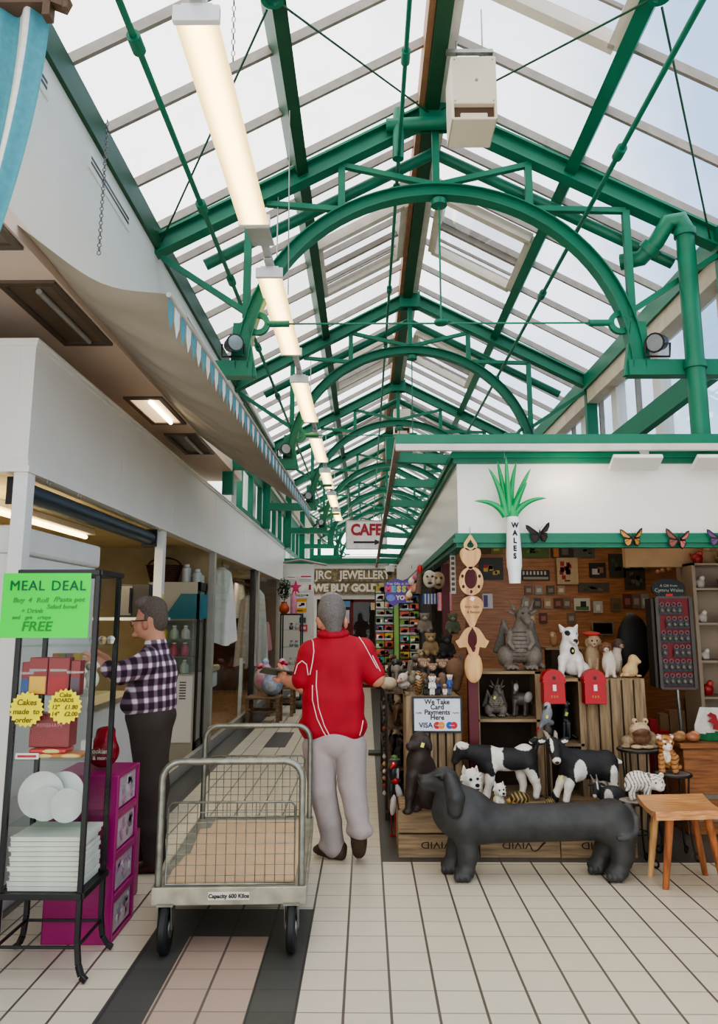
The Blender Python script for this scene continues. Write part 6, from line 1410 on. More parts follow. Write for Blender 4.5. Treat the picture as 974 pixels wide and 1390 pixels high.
# grey pony with saddle bags
t, b = fig('pony_statue', 'small grey pack pony statue with panniers beside the small dragon', 'statue', V3, (520, 1230), zsA[1], 6.41); G = (78, 72, 68); b.k = 10
b.ell((520, 1120, 0), (62, 42, 36), col=G); b.cap((480, 1100, -10), (475, 1050, -20), 26, 20, G); b.ell((478, 1040, -26), (22, 24, 20), col=G); b.cap((474, 1050, -36), (468, 1080, -46), 16, 13, G)
for x in (462, 494): b.cap((x, 1025, -14), (x - 4, 1000, -8), 7, 3, G, 2)
for x, d_ in ((475, -16), (495, 16), (545, -16), (560, 16)): b.chain([(x, 1140, d_, 17), (x, 1190, d_, 11), (x - 4, 1224, d_, 12)], G)
b.ell((562, 1105, -36), (28, 36, 14), rot=(0, .3, 0), col=(150, 146, 140), k=3); b.dot((482, 1040), (18, 26), (170, 166, 160)); b.chain([(580, 1105, 0, 8), (592, 1150, 0, 8)], G); b.build('body', GLZ, t, .0035)
# bull terrier
V6 = (720, 800, 5.411)
t, b = fig('dog_statue', 'white bull terrier statue with a black eye patch sitting on the crate shelf', 'statue', V6, (300, 604), None, 6.345); t.location.z = zsB[0]; b.k = 16; W_ = (230, 227, 222)
b.ell((310, 490, 30), (85, 100, 70), col=W_); b.ell((280, 420, 0), (70, 90, 60), col=W_); b.ell((370, 545, 40), (70, 55, 60), col=W_); b.cap((275, 380, 0), (280, 310, -10), 58, 50, W_); b.ell((283, 290, -14), (58, 54, 52), col=W_); b.cap((290, 315, -45), (302, 345, -80), 38, 26, W_)
for x0, x1 in ((232, 208), (320, 338)): b.cap((x0, 260, 0), (x1, 222, 0), 24, 7, W_, 6)
b.chain([(225, 470, -30, 36), (215, 540, -40, 22), (212, 585, -42, 20)], W_); b.ell((208, 594, -54), (30, 12, 26), col=W_, k=5); b.chain([(335, 480, -30, 36), (350, 540, -40, 22), (356, 585, -42, 20)], W_); b.ell((358, 594, -54), (30, 12, 26), col=W_, k=5)
b.ell((415, 588, -20), (36, 16, 34), col=W_, k=6); b.ell((303, 335, -100), (17, 13, 10), col=(20, 18, 18), k=3); b.dot((254, 280), (19, 19), (24, 22, 22)); eyes(b, [(320, 285, 0)], 6); b.dot((215, 250), (8, 20), (226, 190, 176)); b.dot((334, 248), (6, 16), (226, 190, 176)); b.dot((305, 352), (14, 3), (60, 44, 44))
b.build('body', GLZ, t, .005); m = MB(); m.lathe([(0, -.006), (.028, -.004), (.03, 0), (.028, .004), (0, .006)], n=16, sx=.75); o = m.build('collar_tag', BLACK, t, smooth=40, loc=(-.013, -.105, .212)); o.rotation_euler = (pi / 2, 0, .4); m = MB(); m.lathe([(0, 0), (.011, 0), (0, .002)], n=10); o2 = m.build('tag_centre', TAGM, o, loc=(0, 0, .006))
# row of dogs on crate top
def sitdog(x, y0, hd, hr, body, cols, label, nm='dog_statue', cap=None, ears=True, turn=0, Y=6.36):
    t, b = fig(nm, label, 'statue', V6, (x, y0), None, Y); t.location.z = zsB[0] + .001; b.k = 10; hx, hy = hd
    c1, c2, c3 = cols; b.ell((body[0], body[1], 0), (body[2], body[3], body[2] * .85), col=c1); b.cap((body[0], body[1] - body[3] * .5, 0), (hx, hy, -6), body[2] * .6, hr * .8, c1); b.ell((hx, hy, -10), (hr, hr * .95, hr * .9), col=c2)
    b.cap((hx + turn, hy + hr * .3, -hr * .7), (hx + turn * 1.6, hy + hr * .45, -hr * 1.15), hr * .45, hr * .34, c3)
    if ears:
        for sg in (-1, 1): b.ell((hx + sg * hr * .92, hy + hr * .2, 0), (hr * .25, hr * .6, hr * .3), col=c2, k=4)
    for sg in (-1, 1): b.chain([(body[0] + sg * body[2] * .45, body[1], -body[2] * .5, body[2] * .28), (body[0] + sg * body[2] * .5, y0 - 12, -body[2] * .6, body[2] * .22)], c3 if c3 != c2 else c1, 5); b.ell((body[0] + sg * body[2] * .55, y0 - 8, -body[2] * .7), (body[2] * .3, 9, body[2] * .3), col=c3 if c3 != c2 else c1, k=3)
    eyes(b, [(hx - hr * .35 + turn * .6, hy - hr * .1, 0), (hx + hr * .35 + turn * .6, hy - hr * .1, 0)], hr * .12); b.ell((hx + turn * 1.7, hy + hr * .38, -hr * 1.4), (hr * .16, hr * .13, hr * .1), col=(24, 20, 20), k=2)
    if cap: b.ell((hx - 15, hy - hr * 1.05, -8), (hr * 1.3, hr * .32, hr), col=cap, k=3)
    b.build('body', FUR, t, .0048); return t
sitdog(450, 604, (455, 350), 52, (450, 480, 55, 110), ((160, 136, 108), (166, 142, 112), (186, 164, 134)), 'beige dog statue wearing a red headband next to the bull terrier', cap=(186, 60, 52), turn=-6, Y=6.49)
sitdog(560, 640, (548, 420), 42, (575, 540, 52, 90), ((206, 196, 182), (116, 76, 52), (206, 196, 182)), 'brown and white spaniel statue in the dog row', turn=-5, Y=6.33)
sitdog(650, 650, (640, 415), 40, (630, 540, 42, 90), ((196, 184, 170), (84, 64, 54), (150, 130, 116)), 'dark headed puppy statue behind the tan puppy', turn=10, Y=6.5)
t, b = fig('dog_statue', 'tan labrador puppy statue seen from behind at the crate corner', 'statue', V6, (730, 668), None, 6.35); t.location.z = zsB[0] + .001; b.k = 12; T_ = (206, 176, 128)
b.ell((730, 625, 0), (58, 46, 46), col=T_); b.cap((735, 610, 0), (752, 560, -4), 44, 34, T_); b.ell((752, 540, -6), (36, 36, 34), col=T_); b.cap((775, 548, -20), (790, 556, -24), 18, 14, T_); b.ell((786, 556, -6), (10, 24, 14), col=(190, 156, 108), k=4); b.ell((722, 552, -8), (10, 24, 14), col=(190, 156, 108), k=4)
b.ell((790, 660, -20), (20, 9, 18), col=T_, k=4); b.chain([(680, 650, 10, 12), (660, 660, -10, 8)], T_, 4); b.ell((690, 655, -20), (24, 12, 24), col=T_, k=5); b.build('body', FUR, t, .0045); m = MB(); o = m
# owl and birds on back ledge
t, b = fig('owl_statue', 'small tan owl statue behind the bull terrier shoulder', 'statue', V6, (165, 330), None, 6.85); b.k = 8; b.ell((165, 290, 0), (30, 42, 26), col=(150, 112, 74)); b.ell((155, 245, -4), (24, 22, 22), col=(176, 140, 100)); b.dot((148, 245), (8, 9), (226, 210, 180)); eyes(b, [(148, 245, 0), (166, 245, 0)], 4); b.build('body', FUR, t, .004); OWL = t
# parrot
t, b = fig('parrot_statue', 'grey parrot statue with a red tail perched beside the goat', 'statue', V6, (105, 1072), None, 6.1); b.k = 10; G = (128, 134, 140)
b.ell((118, 960, 0), (38, 70, 34), rot=(0, .35, 0), col=G); b.ell((122, 885, -4), (26, 26, 24), col=(166, 170, 172)); b.cap((110, 892, -16), (98, 906, -20), 10, 5, (44, 42, 44), 3); b.cap((95, 1010, 6), (60, 1070, 10), 20, 10, G); b.cap((66, 1050, 8), (52, 1075, 10), 12, 8, (170, 34, 40), 2); b.ell((150, 1010, -10), (22, 20, 18), col=(96, 98, 100), k=5)
b.cap((120, 1010, -6), (125, 1066, -10), 16, 26, (70, 66, 62), 6); b.cap((125, 1066, -10), (125, 1072, -10), 30, 30, (70, 66, 62), 4); eyes(b, [(114, 884, 0)], 5); b.build('body', FUR, t, .004); ptag(t, (.01, -.05, .14), s=.8); PARROT = t; m = MB(); m.cyl((.015, 0, -t.location.z + .0025), (.015, 0, .002), .012, n=8); m.cyl((.015, 0, -t.location.z + .0025), (.015, 0, -t.location.z + .02), .07, n=16); m.build('perch', CRD, t)
# black cat
t, b = fig('cat_statue', 'black cat statue sitting inside the crate under the red boxes', 'statue', V6, (295, 1125), None, 6.43); t.location.z = zsB[1]; t.location.x -= .045; b.k = 14; C_ = (24, 24, 26)
b.ell((298, 1010, 10), (58, 95, 52), col=C_); b.cap((295, 940, 0), (300, 880, -6), 46, 38, C_); b.ell((300, 855, -10), (44, 40, 38), col=C_)
for sg in (-1, 1): b.cap((300 + sg * 28, 830, -4), (300 + sg * 36, 795, -2), 14, 3, C_, 4); b.chain([(298 + sg * 20, 1000, -30, 22), (298 + sg * 20, 1105, -38, 16)], C_)
b.chain([(350, 1090, 0, 14), (375, 1105, -20, 10)], C_); eyes(b, [(286, 852, 0), (314, 852, 0)], 5, (160, 160, 60)); b.build('body', paint(.4, .2, 30, .2), t, .0045); ptag(t, (.002, -.075, .205))
# red hanging boxes
RB = mat('post_red', (178, 20, 30), .4, 0, .08, 6)
for i, (x0, x1, l) in enumerate([(738, 766, 'red post box money bank hanging from the crate shelf above the parrot'), (794, 821, 'red post box money bank hanging in front of the slatted crate')]):
    Yb = 6.12; a, b_ = at(x0, 956, Yb), at(x1, 908, Yb); c = (a + b_) / 2; w_, h_ = (b_.x - a.x) / 2, (b_.z - a.z) / 2; t = thing('money_box', l, 'money box', (c.x, Yb + .05, a.z), 0)
    pr = [(-w_, 0), (w_, 0), (w_ * .96, h_ * 1.35)] + [(w_ * 1.06 * cos(q), h_ * 1.35 + h_ * .62 * sin(q)) for q in [pi * k / 10 for k in range(11)]] + [(-w_ * .96, h_ * 1.35)]
    m = MB(); m.prism(pr, -.05, .05); m.build('body', RB, t, bevel=.006); m = MB(); m.bx(-w_ * 1.05, w_ * 1.05, -.056, .05, h_ * 1.2, h_ * 1.33); m.build('ledge', RB, t)
    m = MB(); m.bx(-.012, .014, -.053, -.05, h_ * .75, h_ * 1.1); m.build('price_label', mat('sheet_white', (238, 228, 222)), t); m = MB(); m.cyl((0, -.053, h_ * 1.48), (0, -.049, h_ * 1.48), .013); m.build('slot', BLACK, t)
    text('lettering', 'E II R', .026, mat('gold_letter', (206, 150, 70), .4), t, (0, -.052, h_ * .42))

# ---------------------------------------------------------------- plant stands, frog, tigers, stool
IRON = mat('wrought_iron', (40, 34, 30), .5, .3); MOS = brickmat('mosaic', (214, 208, 196), (170, 160, 150), (110, 104, 98), 1, .03, .03)
def stand(c, R, z, label, curl=True):
    t = thing('plant_stand', label, 'plant stand', (c[0], c[1], 0)); m = MB(); m.lathe([(0, z - .012), (R, z - .012), (R, z - .002), (R - .012, z), (0, z)], n=32); m.build('top', MOS, t); m = MB(); m.tube([((R + .004) * cos(2 * pi * q / 28), (R + .004) * sin(2 * pi * q / 28), z - .008) for q in range(28)], .009, 6, closed=True); m.build('rim', IRON, t, smooth=60)
    for i in range(4):
        a = pi / 4 + i * pi / 2; d = Vector((cos(a), sin(a), 0)); pts = [d * (R * .95) + Vector((0, 0, z - .012)), d * (R * .78) + Vector((0, 0, z * .55)), d * (R * .9) + Vector((0, 0, z * .2)), d * (R * 1.0) + Vector((0, 0, .055))]
        pts += [d * (R * 1.0 + .018 + .02 * cos(q)) + Vector((0, 0, .029 + .021 * sin(q))) for q in [pi + k * .55 for k in range(10)]] if curl else []
        m = MB(); m.tube(pts, .007, 6); m.build('leg', IRON, t, smooth=60)
    m = MB(); m.tube([(R * .78 * cos(2 * pi * q / 20), R * .78 * sin(2 * pi * q / 20), z * .5) for q in range(20)], .005, 5, closed=True); m.build('stretcher_ring', IRON, t, smooth=60); return t
V7 = (824, 880, 6.493)
nv = lambda x, y: (824 + x / 6.493, 880 + y / 6.493)
ZF, ZC, ZW = .78, .55, .45
pF = onz(*nv(270, 880), ZF); pC = onz(*nv(560, 1100), ZC); pW = onz(858, 1088, ZW)
pF = at(*nv(270, 882), 5.93); ZF = pF.z; pC = at(*nv(575, 1098), 5.62); ZC = pC.z; pW = at(861, 1086, 5.47); ZW = pW.z
stand(pF, .14, ZF, 'tall black iron plant stand under the frog'); stand(pC, .115, ZC, 'black iron plant stand under the tiger cub'); stand(pW, .10, ZW, 'low black iron plant stand under the white tiger')
t, b = fig('frog_statue', 'beige frog statue with a wide open mouth on the tall plant stand', 'statue', V7, (290, 893), None, 5.93); t.location.z = ZF + .001; b.k = 16; Fg = (150, 128, 100); Fl = (196, 172, 140)
b.ell((300, 800, 30), (105, 88, 100), col=Fg); b.ell((282, 735, -10), (88, 68, 80), col=Fl); b.ell((390, 820, 40), (60, 68, 70), col=Fg); b.ell((180, 840, 30), (48, 50, 60), col=Fg)
for x in (232, 328): b.ell((x, 655, -20), (26, 27, 26), col=Fl, k=6)
for x in (235, 330): b.ell((x, 872, -75), (52, 18, 40), col=Fl, k=8); 
for x, d_ in ((160, -10), (400, -10)): b.ell((x, 878, d_), (45, 16, 40), col=Fg, k=8)
b.dot((285, 785), (88, 72), (112, 82, 60), True, -30); eyes(b, [(240, 655, 0), (322, 655, 0)], 10, (70, 50, 30)); b.build('body', paint(.5, .3, 50, .5), t, .0042)
def cub_base(): pass
t, b = fig('tiger_statue', 'orange tiger cub statue sitting on the middle plant stand', 'statue', V7, (540, 1108), None, 5.62); t.location.z = ZC + .001; b.k = 14; O_ = (176, 124, 72); Cw = (222, 210, 192)
b.ell((540, 1000, 20), (82, 95, 72), col=O_); b.cap((515, 930, 0), (508, 880, -5), 58, 52, O_); b.ell((506, 855, -14), (74, 64, 58), col=O_); b.ell((512, 895, -62), (38, 28, 26), col=Cw); 
for x in (452, 562): b.ell((x, 808, -4), (24, 26, 12), col=Cw, k=5)
b.chain([(465, 980, -50, 36), (460, 1060, -56, 27), (460, 1092, -66, 28)], O_); b.chain([(575, 980, -50, 36), (572, 1060, -56, 27), (575, 1094, -66, 28)], O_); b.ell((615, 1070, 0), (40, 32, 50), col=O_); b.chain([(610, 1070, 30, 16), (630, 1010, 20, 14), (600, 980, 10, 12)], O_, 4)
sc_ = b.sc
b.fn(lambda V: np.mod(V[:, 2] / (38 * sc_) + .35 * np.sin(V[:, 0] / (18 * sc_)) + .2 * np.sin(V[:, 1] / (14 * sc_)), 1) < .26, (92, 60, 36))
for c, r in (((512, 890), (44, 34)), ((505, 970), (34, 56)), ((478, 838), (14, 10)), ((535, 838), (14, 10)), ((452, 806), (10, 14)), ((562, 806), (10, 14))): b.dot(c, r, Cw)
eyes(b, [(487, 862, 0), (548, 860, 0)], 9); b.dot((530, 892), (10, 8), (190, 120, 110)); b.dot((545, 915), (18, 3), (70, 50, 40)); b.build('body', FUR, t, .0042)
t, b = fig('tiger_statue', 'white tiger cub statue with dark stripes on the low plant stand', 'statue', V7, (300, 1330), None, 5.47); t.location.z = ZW + .001; b.k = 14; W_ = (222, 216, 206)
b.ell((265, 1170, 0), (98, 84, 62), col=W_); b.ell((215, 1190, 0), (62, 86, 60), col=W_); b.cap((330, 1170, -10), (400, 1170, -30), 66, 60, W_); b.ell((412, 1180, -42), (72, 66, 58), col=W_); b.ell((430, 1218, -88), (40, 30, 26), col=W_)
for x in (348, 462): b.ell((x, 1118, -34), (24, 27, 12), col=W_, k=5)
for x, d_ in ((205, -34), (225, 36), (340, -34), (360, 36)): b.chain([(x, 1220, d_, 36), (x, 1290, d_, 26), (x + 4, 1312, d_ - 8, 27)], W_)
b.chain([(175, 1160, 0, 16), (158, 1210, -10, 14), (165, 1250, -20, 12)], W_, 4); b.chain([(480, 1215, -40, 10), (495, 1200, -30, 7)], W_, 3); sc_ = b.sc
b.fn(lambda V: (np.mod(V[:, 0] / (30 * sc_) + .4 * np.sin(V[:, 2] / (26 * sc_)), 1) < .28) & (V[:, 0] < 70 * sc_), (86, 82, 80)); b.fn(lambda V: (np.mod(V[:, 2] / (22 * sc_) + .3 * np.sin(V[:, 0] / (10 * sc_)), 1) < .24) & (V[:, 0] > 60 * sc_) & (V[:, 2] > 165 * sc_), (110, 104, 100))
eyes(b, [(392, 1172, 0), (452, 1168, 0)], 8, (60, 70, 80)); b.dot((440, 1208), (12, 8), (180, 130, 124)); b.dot((348, 1118), (12, 16), (110, 100, 96)); b.build('body', FUR, t, .0044)
# stool
SW = wood('stool_wood', (208, 154, 104), (164, 112, 68), 'x', .35, 1.6, .05); SWL = wood('stool_leg_pale', (206, 166, 112), (170, 126, 80), 'z', .4); SWD = wood('stool_leg', (168, 104, 62), (120, 70, 40), 'z', .4)
zs_ = .47; c4 = [onz(889.5, 1102, zs_), onz(864.5, 1079, zs_), onz(953, 1077, zs_)]
sa_, sb_, sc4 = c4; ex = (sc4 - sb_); ey = (sb_ - sa_); ex.z = ey.z = 0
O_ = sa_ + ex * .5 + ey * .5; t = thing('wooden_stool', 'polished wooden stool with a dished saddle seat and splayed legs', 'stool', (O_.x, O_.y, 0))
def seat(u, v, top=1):
    p = ex * ((u - .5)) + ey * ((v - .5)); dish = .030 * (1 - (2 * v - 1) ** 2) * (1 - .25 * (2 * u - 1) ** 2); return Vector((p.x, p.y, zs_ - (dish if top else .05)))
N = 16; m = MB(); m.grid(lambda u, v: seat(u, v), N, N); m.grid(lambda u, v: seat(u, 1 - v, 0), N, N)
for f in (lambda s: (s, 0), lambda s: (1, s), lambda s: (1 - s, 1), lambda s: (0, 1 - s)):
    m.grid(lambda u, v, f=f: seat(*f(u), 1) * v + seat(*f(u), 0) * (1 - v), N, 1)
m.build('seat', SW, t, smooth=40)
for (px, py), (u, v), mt_ in (((882, 1189), (.22, .8), SWL), ((903, 1207), (.25, .2), SWD), ((957, 1188), (.75, .8), SWD), ((982, 1203), (.78, .2), SWD)):
    f = onz(px, py, 0) - Vector((O_.x, O_.y, 0)); s0 = seat(u, v, 0) + Vector((0, 0, .012)); m = MB(); m.tube([f, f.lerp(s0, .5), s0], [.018, .023, .026], 12); m.build('leg', mt_, t, smooth=50)
# low brown chest and white plinth behind stool
m = MB(); t = thing('wooden_chest', 'low brown wooden chest behind the stool', 'chest', (2.9, 6.37, 0)); m.bx(-.5, .55, -.2, .25, .0025, .62); m.build('body', wood('chest_wood', (150, 98, 56), (108, 66, 38), 'x'), t, bevel=.008); m = MB(); m.bx(-.53, .58, -.23, .27, .62, .66); m.build('lid', wood('chest_wood', (150, 98, 56), (108, 66, 38)), t, bevel=.008); m = MB(); m.bx(-.48, .53, -.215, -.2, .1, .14); m.bx(-.48, .53, -.215, -.2, .26, .29); m.build('plinth_rail', mat('grey_rail', (120, 112, 104), .6), t)
# duck with green hat and red legs (V9)
t, b = fig('duck_ornament', 'painted duck ornament with a green hat, red bill and red legs', 'ornament', V9, (280, 1180), .0015); b.k = 10
b.ell((275, 480, 0), (60, 110, 55), col=(34, 36, 44)); b.ell((285, 370, 0), (48, 50, 44), col=(60, 66, 70)); b.ell((290, 330, 0), (62, 14, 50), col=(96, 104, 92), k=3); b.ell((285, 305, 0), (38, 26, 36), col=(88, 124, 52), k=3); b.cap((275, 380, -40), (245, 415, -60), 28, 12, (196, 40, 32), 4)
b.ell((295, 560, -10), (46, 36, 50), col=(184, 24, 28), k=4); b.cap((320, 430, -50), (322, 520, -50), 14, 12, (170, 172, 180), 4); b.ell((335, 690, -20), (36, 95, 30), rot=(0, -.3, 0), col=(196, 196, 198)); b.ell((270, 830, -20), (34, 110, 30), rot=(0, .1, 0), col=(214, 210, 206)); b.ell((250, 680, 10), (40, 110, 44), col=(44, 42, 40)); b.cap((290, 900, -10), (302, 1160, -10), 11, 10, (176, 36, 34), 3); b.cap((300, 1165, -10), (240, 1160, -30), 12, 10, (190, 44, 40), 3); b.cap((250, 900, 10), (255, 1168, 10), 10, 9, (120, 40, 36), 3)
eyes(b, [(272, 362, 0)], 8, (230, 226, 220)); b.build('body', GLZ, t, .0045)
# ================================================================ hanging things at the stall front
LW = wood('lovespoon_wood', (206, 164, 112), (176, 130, 84), 'z', .45, .5, .05); HOLE = mat('spoon_hole', (60, 40, 28), .8)
YL = 5.9
t = thing('wooden_lovespoon', 'very long carved wooden lovespoon hanging at the stall corner', 'lovespoon', at(638, 930, YL)); O = at(638, 930, YL)
v3 = lambda x, y: at(600 + x / 4.87, 720 + y / 4.87, YL) - O
def vp(pts): return [(v3(x, y).x, v3(x, y).z) for x, y in pts]
def bez(pts, n=6):
    out = []; m_ = len(pts)
    for i in range(m_):
        p0, p1, p2, p3 = pts[i - 1], pts[i], pts[(i + 1) % m_], pts[(i + 2) % m_]
        for q in range(n):
            s = q / n; out.append(tuple(.5 * (2 * p1[k] + (p2[k] - p0[k]) * s + (2 * p0[k] - 5 * p1[k] + 4 * p2[k] - p3[k]) * s * s + (3 * p1[k] - p0[k] - 3 * p2[k] + p3[k]) * s ** 3) for k in (0, 1)))
    return out
def ringp(cx, cy, rx, ry, n=26): return [(cx + rx * cos(2 * pi * q / n), cy + ry * sin(2 * pi * q / n)) for q in range(n)]
def carve(nm, pts, smooth=True, th=.012): m = MB(); m.prism(vp(bez(pts) if smooth else pts), -th, th); return m.build(nm, LW, t, bevel=.003)
ou = [(185, 28), (205, 55), (225, 85), (228, 112), (205, 130), (185, 134), (162, 130), (142, 112), (142, 85), (162, 55)]; inn = [(185, 62), (195, 78), (205, 92), (206, 106), (196, 114), (185, 116), (174, 114), (162, 106), (164, 92), (174, 78)]
m = MB(); m.strip(vp(bez(ou)), vp(bez(inn)), -.012, .012); m.build('top_loop', LW, t)
carve('heart', [(185, 130), (215, 114), (248, 128), (254, 165), (238, 205), (205, 245), (185, 262), (160, 240), (130, 205), (116, 165), (122, 128), (155, 114)])
m = MB(); m.strip(vp(ringp(190, 335, 80, 95)), vp(ringp(188, 320, 42, 66)), -.012, .012); hs = m.build('horseshoe', LW, t)
m = MB()
for x, y in ((132, 303), (244, 303), (138, 372), (240, 372), (190, 405)): m.prism(vp(ringp(x, y, 9, 12, 12)), -.0135, -.011)
m.build('nail_hole', HOLE, hs)
h2 = carve('heart', [(196, 432), (240, 444), (270, 480), (262, 530), (235, 580), (218, 625), (206, 640), (186, 640), (172, 620), (150, 580), (124, 530), (120, 480), (150, 444)])
for s, x, y in (('Bryn Siôn', 195, 505), ('& Betsan', 205, 540)): text('engraving', s, .028, mat('engraved', (130, 92, 60), .7), h2, tuple(v3(x, y) + Vector((0, -.014, 0))))
for sg, cx in ((-1, 150), (1, 245)):
    carve('bell', [(198 + sg * 2, 640), (198 + sg * 40, 648), (198 + sg * 72, 690), (198 + sg * 90, 720), (198 + sg * 110, 732), (198 + sg * 96, 760), (198 + sg * 84, 776), (198 + sg * 52, 772), (198 + sg * 18, 772), (198 + sg * 30, 740), (198 + sg * 26, 690)])
carve('spoon_neck', [(158, 772), (186, 772), (200, 806), (212, 806), (222, 772), (246, 772), (236, 830), (180, 830)], False)
m = MB(); q = [(r, z) for r, z in ()]; bl = Blob(); c = v3(206, 905); s_ = depth(O) / F / 4.87; bl.ell((c.x, -c.z, 0), (61 * s_, 102 * s_, .018), col=(206, 164, 112)); bl.build('spoon_bowl', LW, t, .005)
m = MB(); m.tube([v3(185, 62) + Vector((0, .02, 0)), v3(185, -20) + Vector((0, .03, 0))], .003, 5); m.build('string', STEEL, t)
ptm = MB(); ptm.box(v3(196, 452) + Vector((0, -.016, 0)), (.03, .002, .03), (0, .5, 0)); ptm.build('price_tag', mat('pink_tag', (240, 214, 220), .6), t)
# leek
t = thing('inflatable_leek', 'inflatable white and green leek hanging on the stall fascia', 'inflatable', at(691, 795, 5.85)); O = at(691, 795, 5.85)
l2 = lambda x, y, d=0: at(600 + x / 2.604, 600 + y / 2.604, 5.85) - O + Vector((0, d, 0)); s_ = depth(O) / F / 2.604
m = MB(); prof = [(20, 500), (22, 480), (24, 452), (27, 440), (28, 400), (25, 350), (23, 300), (23, 268), (16, 258)]; c = l2(239, 0)
m.lathe([(r * s_, l2(239, y).z) for r, y in prof], (c.x, 0, 0), 20); m.build('white_stem', mat('leek_white', (238, 238, 238), .25, 0, .03), t, smooth=50)
LG = mat('leek_green', (26, 160, 92), .3, 0, .1, 6); q = 0
for pts in ([(226, 262), (215, 200), (192, 140), (160, 98)], [(232, 262), (222, 190), (208, 120), (196, 66)], [(240, 262), (232, 190), (224, 120), (220, 56)], [(240, 262), (240, 190), (250, 120), (264, 70)], [(246, 262), (262, 200), (285, 140), (308, 98)], [(250, 250), (262, 205), (278, 170), (292, 148)],
            [(224, 262), (200, 222), (165, 208), (112, 210)], [(252, 262), (275, 222), (315, 198), (365, 200)]):
    d = (-.05, .02, -.06, .03, -.04, -.07, -.02, -.02)[q]; q += 1; P_ = []; R_ = []
    for i in range(11):
        s = i / 10; b3 = [(1 - s) ** 3, 3 * s * (1 - s) ** 2, 3 * s * s * (1 - s), s ** 3]; P_.append(l2(sum(b3[k] * pts[k][0] for k in range(4)), sum(b3[k] * pts[k][1] for k in range(4)), d * s)); R_.append(s_ * (13 * (1 - s) ** .55 + .8))
    m = MB(); m.tube(P_, R_, 10); m.build('leaf', LG, t, smooth=60)
m = MB(); m.lathe([(20 * s_, l2(239, 272).z), (22 * s_, l2(239, 258).z), (14 * s_, l2(239, 225).z)], (c.x, 0, 0), 18); m.build('leaf_collar', LG, t, smooth=50)
for i, ch in enumerate('WALES'): text('lettering', ch, 26 * s_, BLACK, t, tuple(l2(251, 298 + i * 27, -31 * s_ )), bold=.0022).rotation_euler = (pi / 2, 0, .3)
m = MB(); m.tube([l2(220, 60), l2(220, 32)], .002, 5); m.build('string', STEEL, t)
# butterflies
def butterfly(px, py, w_, ca, cb, label, tilt=0, op=.5):
    p = at(px, py, 5.9); s_ = depth(p) / F; t = thing('butterfly_ornament', label, 'ornament', p, 0, None); W_ = w_ * s_
    for sg in (-1, 1):
        up = [(0, 0), (.25, .25), (.75, .75), (.98, .85), (1, .55), (.8, .15), (.35, -.02)]; lo = [(0, -.05), (.4, .0), (.75, .02), (.8, -.35), (.55, -.72), (.25, -.6)]
        o = MB(); o.prism([(sg * a * W_ * .5, b * W_ * .5) for a, b in up], -.004, .004, col=(24, 20, 20)); o.prism([(sg * a * W_ * .5, b * W_ * .5) for a, b in lo], -.004, .004, col=(24, 20, 20))
        for pl, k in ((up, .8), (lo, .75)):
            cx = sum(a for a, b in pl) / len(pl); cy = sum(b for a, b in pl) / len(pl); o.prism([(sg * (cx + (a - cx) * k) * W_ * .5, (cy + (b - cy) * k) * W_ * .5) for a, b in pl], -.006, -.0045, col=ca if sg < 0 else cb)
            for j in range(3): a, b = pl[1 + j]; o.bar((sg * .05 * W_, -.0065, 0), (sg * a * W_ * .45, -.0065, b * W_ * .45), .002, .0035, (24, 20, 20))
        wn = o.build('wing', PT, t); wn.rotation_euler = (.2, tilt, sg * op)
    m = MB(); m.sph((0, -.008, 0), (.007, .007, W_ * .16), 8); m.tube([(0, -.01, W_ * .15), (-.02, -.02, W_ * .28)], .0012, 4); m.tube([(0, -.01, W_ * .15), (.02, -.02, W_ * .28)], .0012, 4); m.build('body', BLACK, t)
butterfly(732, 724, 34, (54, 44, 42), (66, 52, 48), 'dark brown butterfly ornament beside the leek', -.1)
butterfly(859, 730, 32, (206, 148, 74), (190, 130, 62), 'orange butterfly ornament on the stall fascia edge', -.05)
butterfly(921, 732, 34, (140, 84, 70), (212, 120, 112), 'pink and brown butterfly ornament on the stall fascia edge', .1)
butterfly(976, 730, 30, (96, 66, 120), (80, 50, 110), 'purple butterfly ornament cut off at the end of the fascia', 0)
# card payment sign
YC = YS - .012; a, b_ = at(562, 992, YC), at(624, 948, YC); c = (a + b_) / 2; w_, h_ = (b_.x - a.x) / 2, (b_.z - a.z) / 2
t = thing('payment_sign', 'black framed white card payment sign on the slatted crate', 'sign', (c.x, YC, c.z)); m = MB(); m.bx(-w_, w_, -.002, .004, -h_, h_); m.build('sheet', mat('sign_bluewhite', (222, 228, 236), .4), t)
m = MB(); m.strip([(-w_ - .014, -h_ - .014), (w_ + .014, -h_ - .014), (w_ + .014, h_ + .014), (-w_ - .014, h_ + .014)], [(-w_, -h_), (w_, -h_), (w_, h_), (-w_, h_)], -.008, .006); m.build('frame', BLACK, t)
for s, z, sz in (('We Take', .78, .05), ('Card', .46, .05), ('Payments', .14, .05), ('Here', -.18, .05)): text('lettering', s, sz, BLACK, t, (0, -.004, z * h_), bold=.0012)
for x in (-1, 1): text('lettering', 'PayPal', .018, BLACK, t, (x * w_ * .8, -.004, .1 * h_))
text('lettering', 'VISA', .052, mat('ink_navy', (30, 40, 90), .5), t, (-w_ * .5, -.004, -.66 * h_), bold=.001)
for x, c1, c2 in ((.08, (206, 40, 50), (232, 150, 60)), (.62, (40, 96, 180), (206, 40, 60))):
    m = MB(); R = h_ * .22
    for dx, c_ in ((-R * .62, c1), (R * .62, c2)): m.prism([(x * w_ + dx + R * cos(2 * pi * q / 20), -.66 * h_ + R * sin(2 * pi * q / 20)) for q in range(20)], -.004 - (.0005 if dx > 0 else 0), -.002, col=c_)
    m.build('card_logo', PT, t)
    text('lettering', 'MasterCard' if x < .3 else 'Maestro', .012, WHITE, t, (x * w_, -.0055, -.66 * h_))
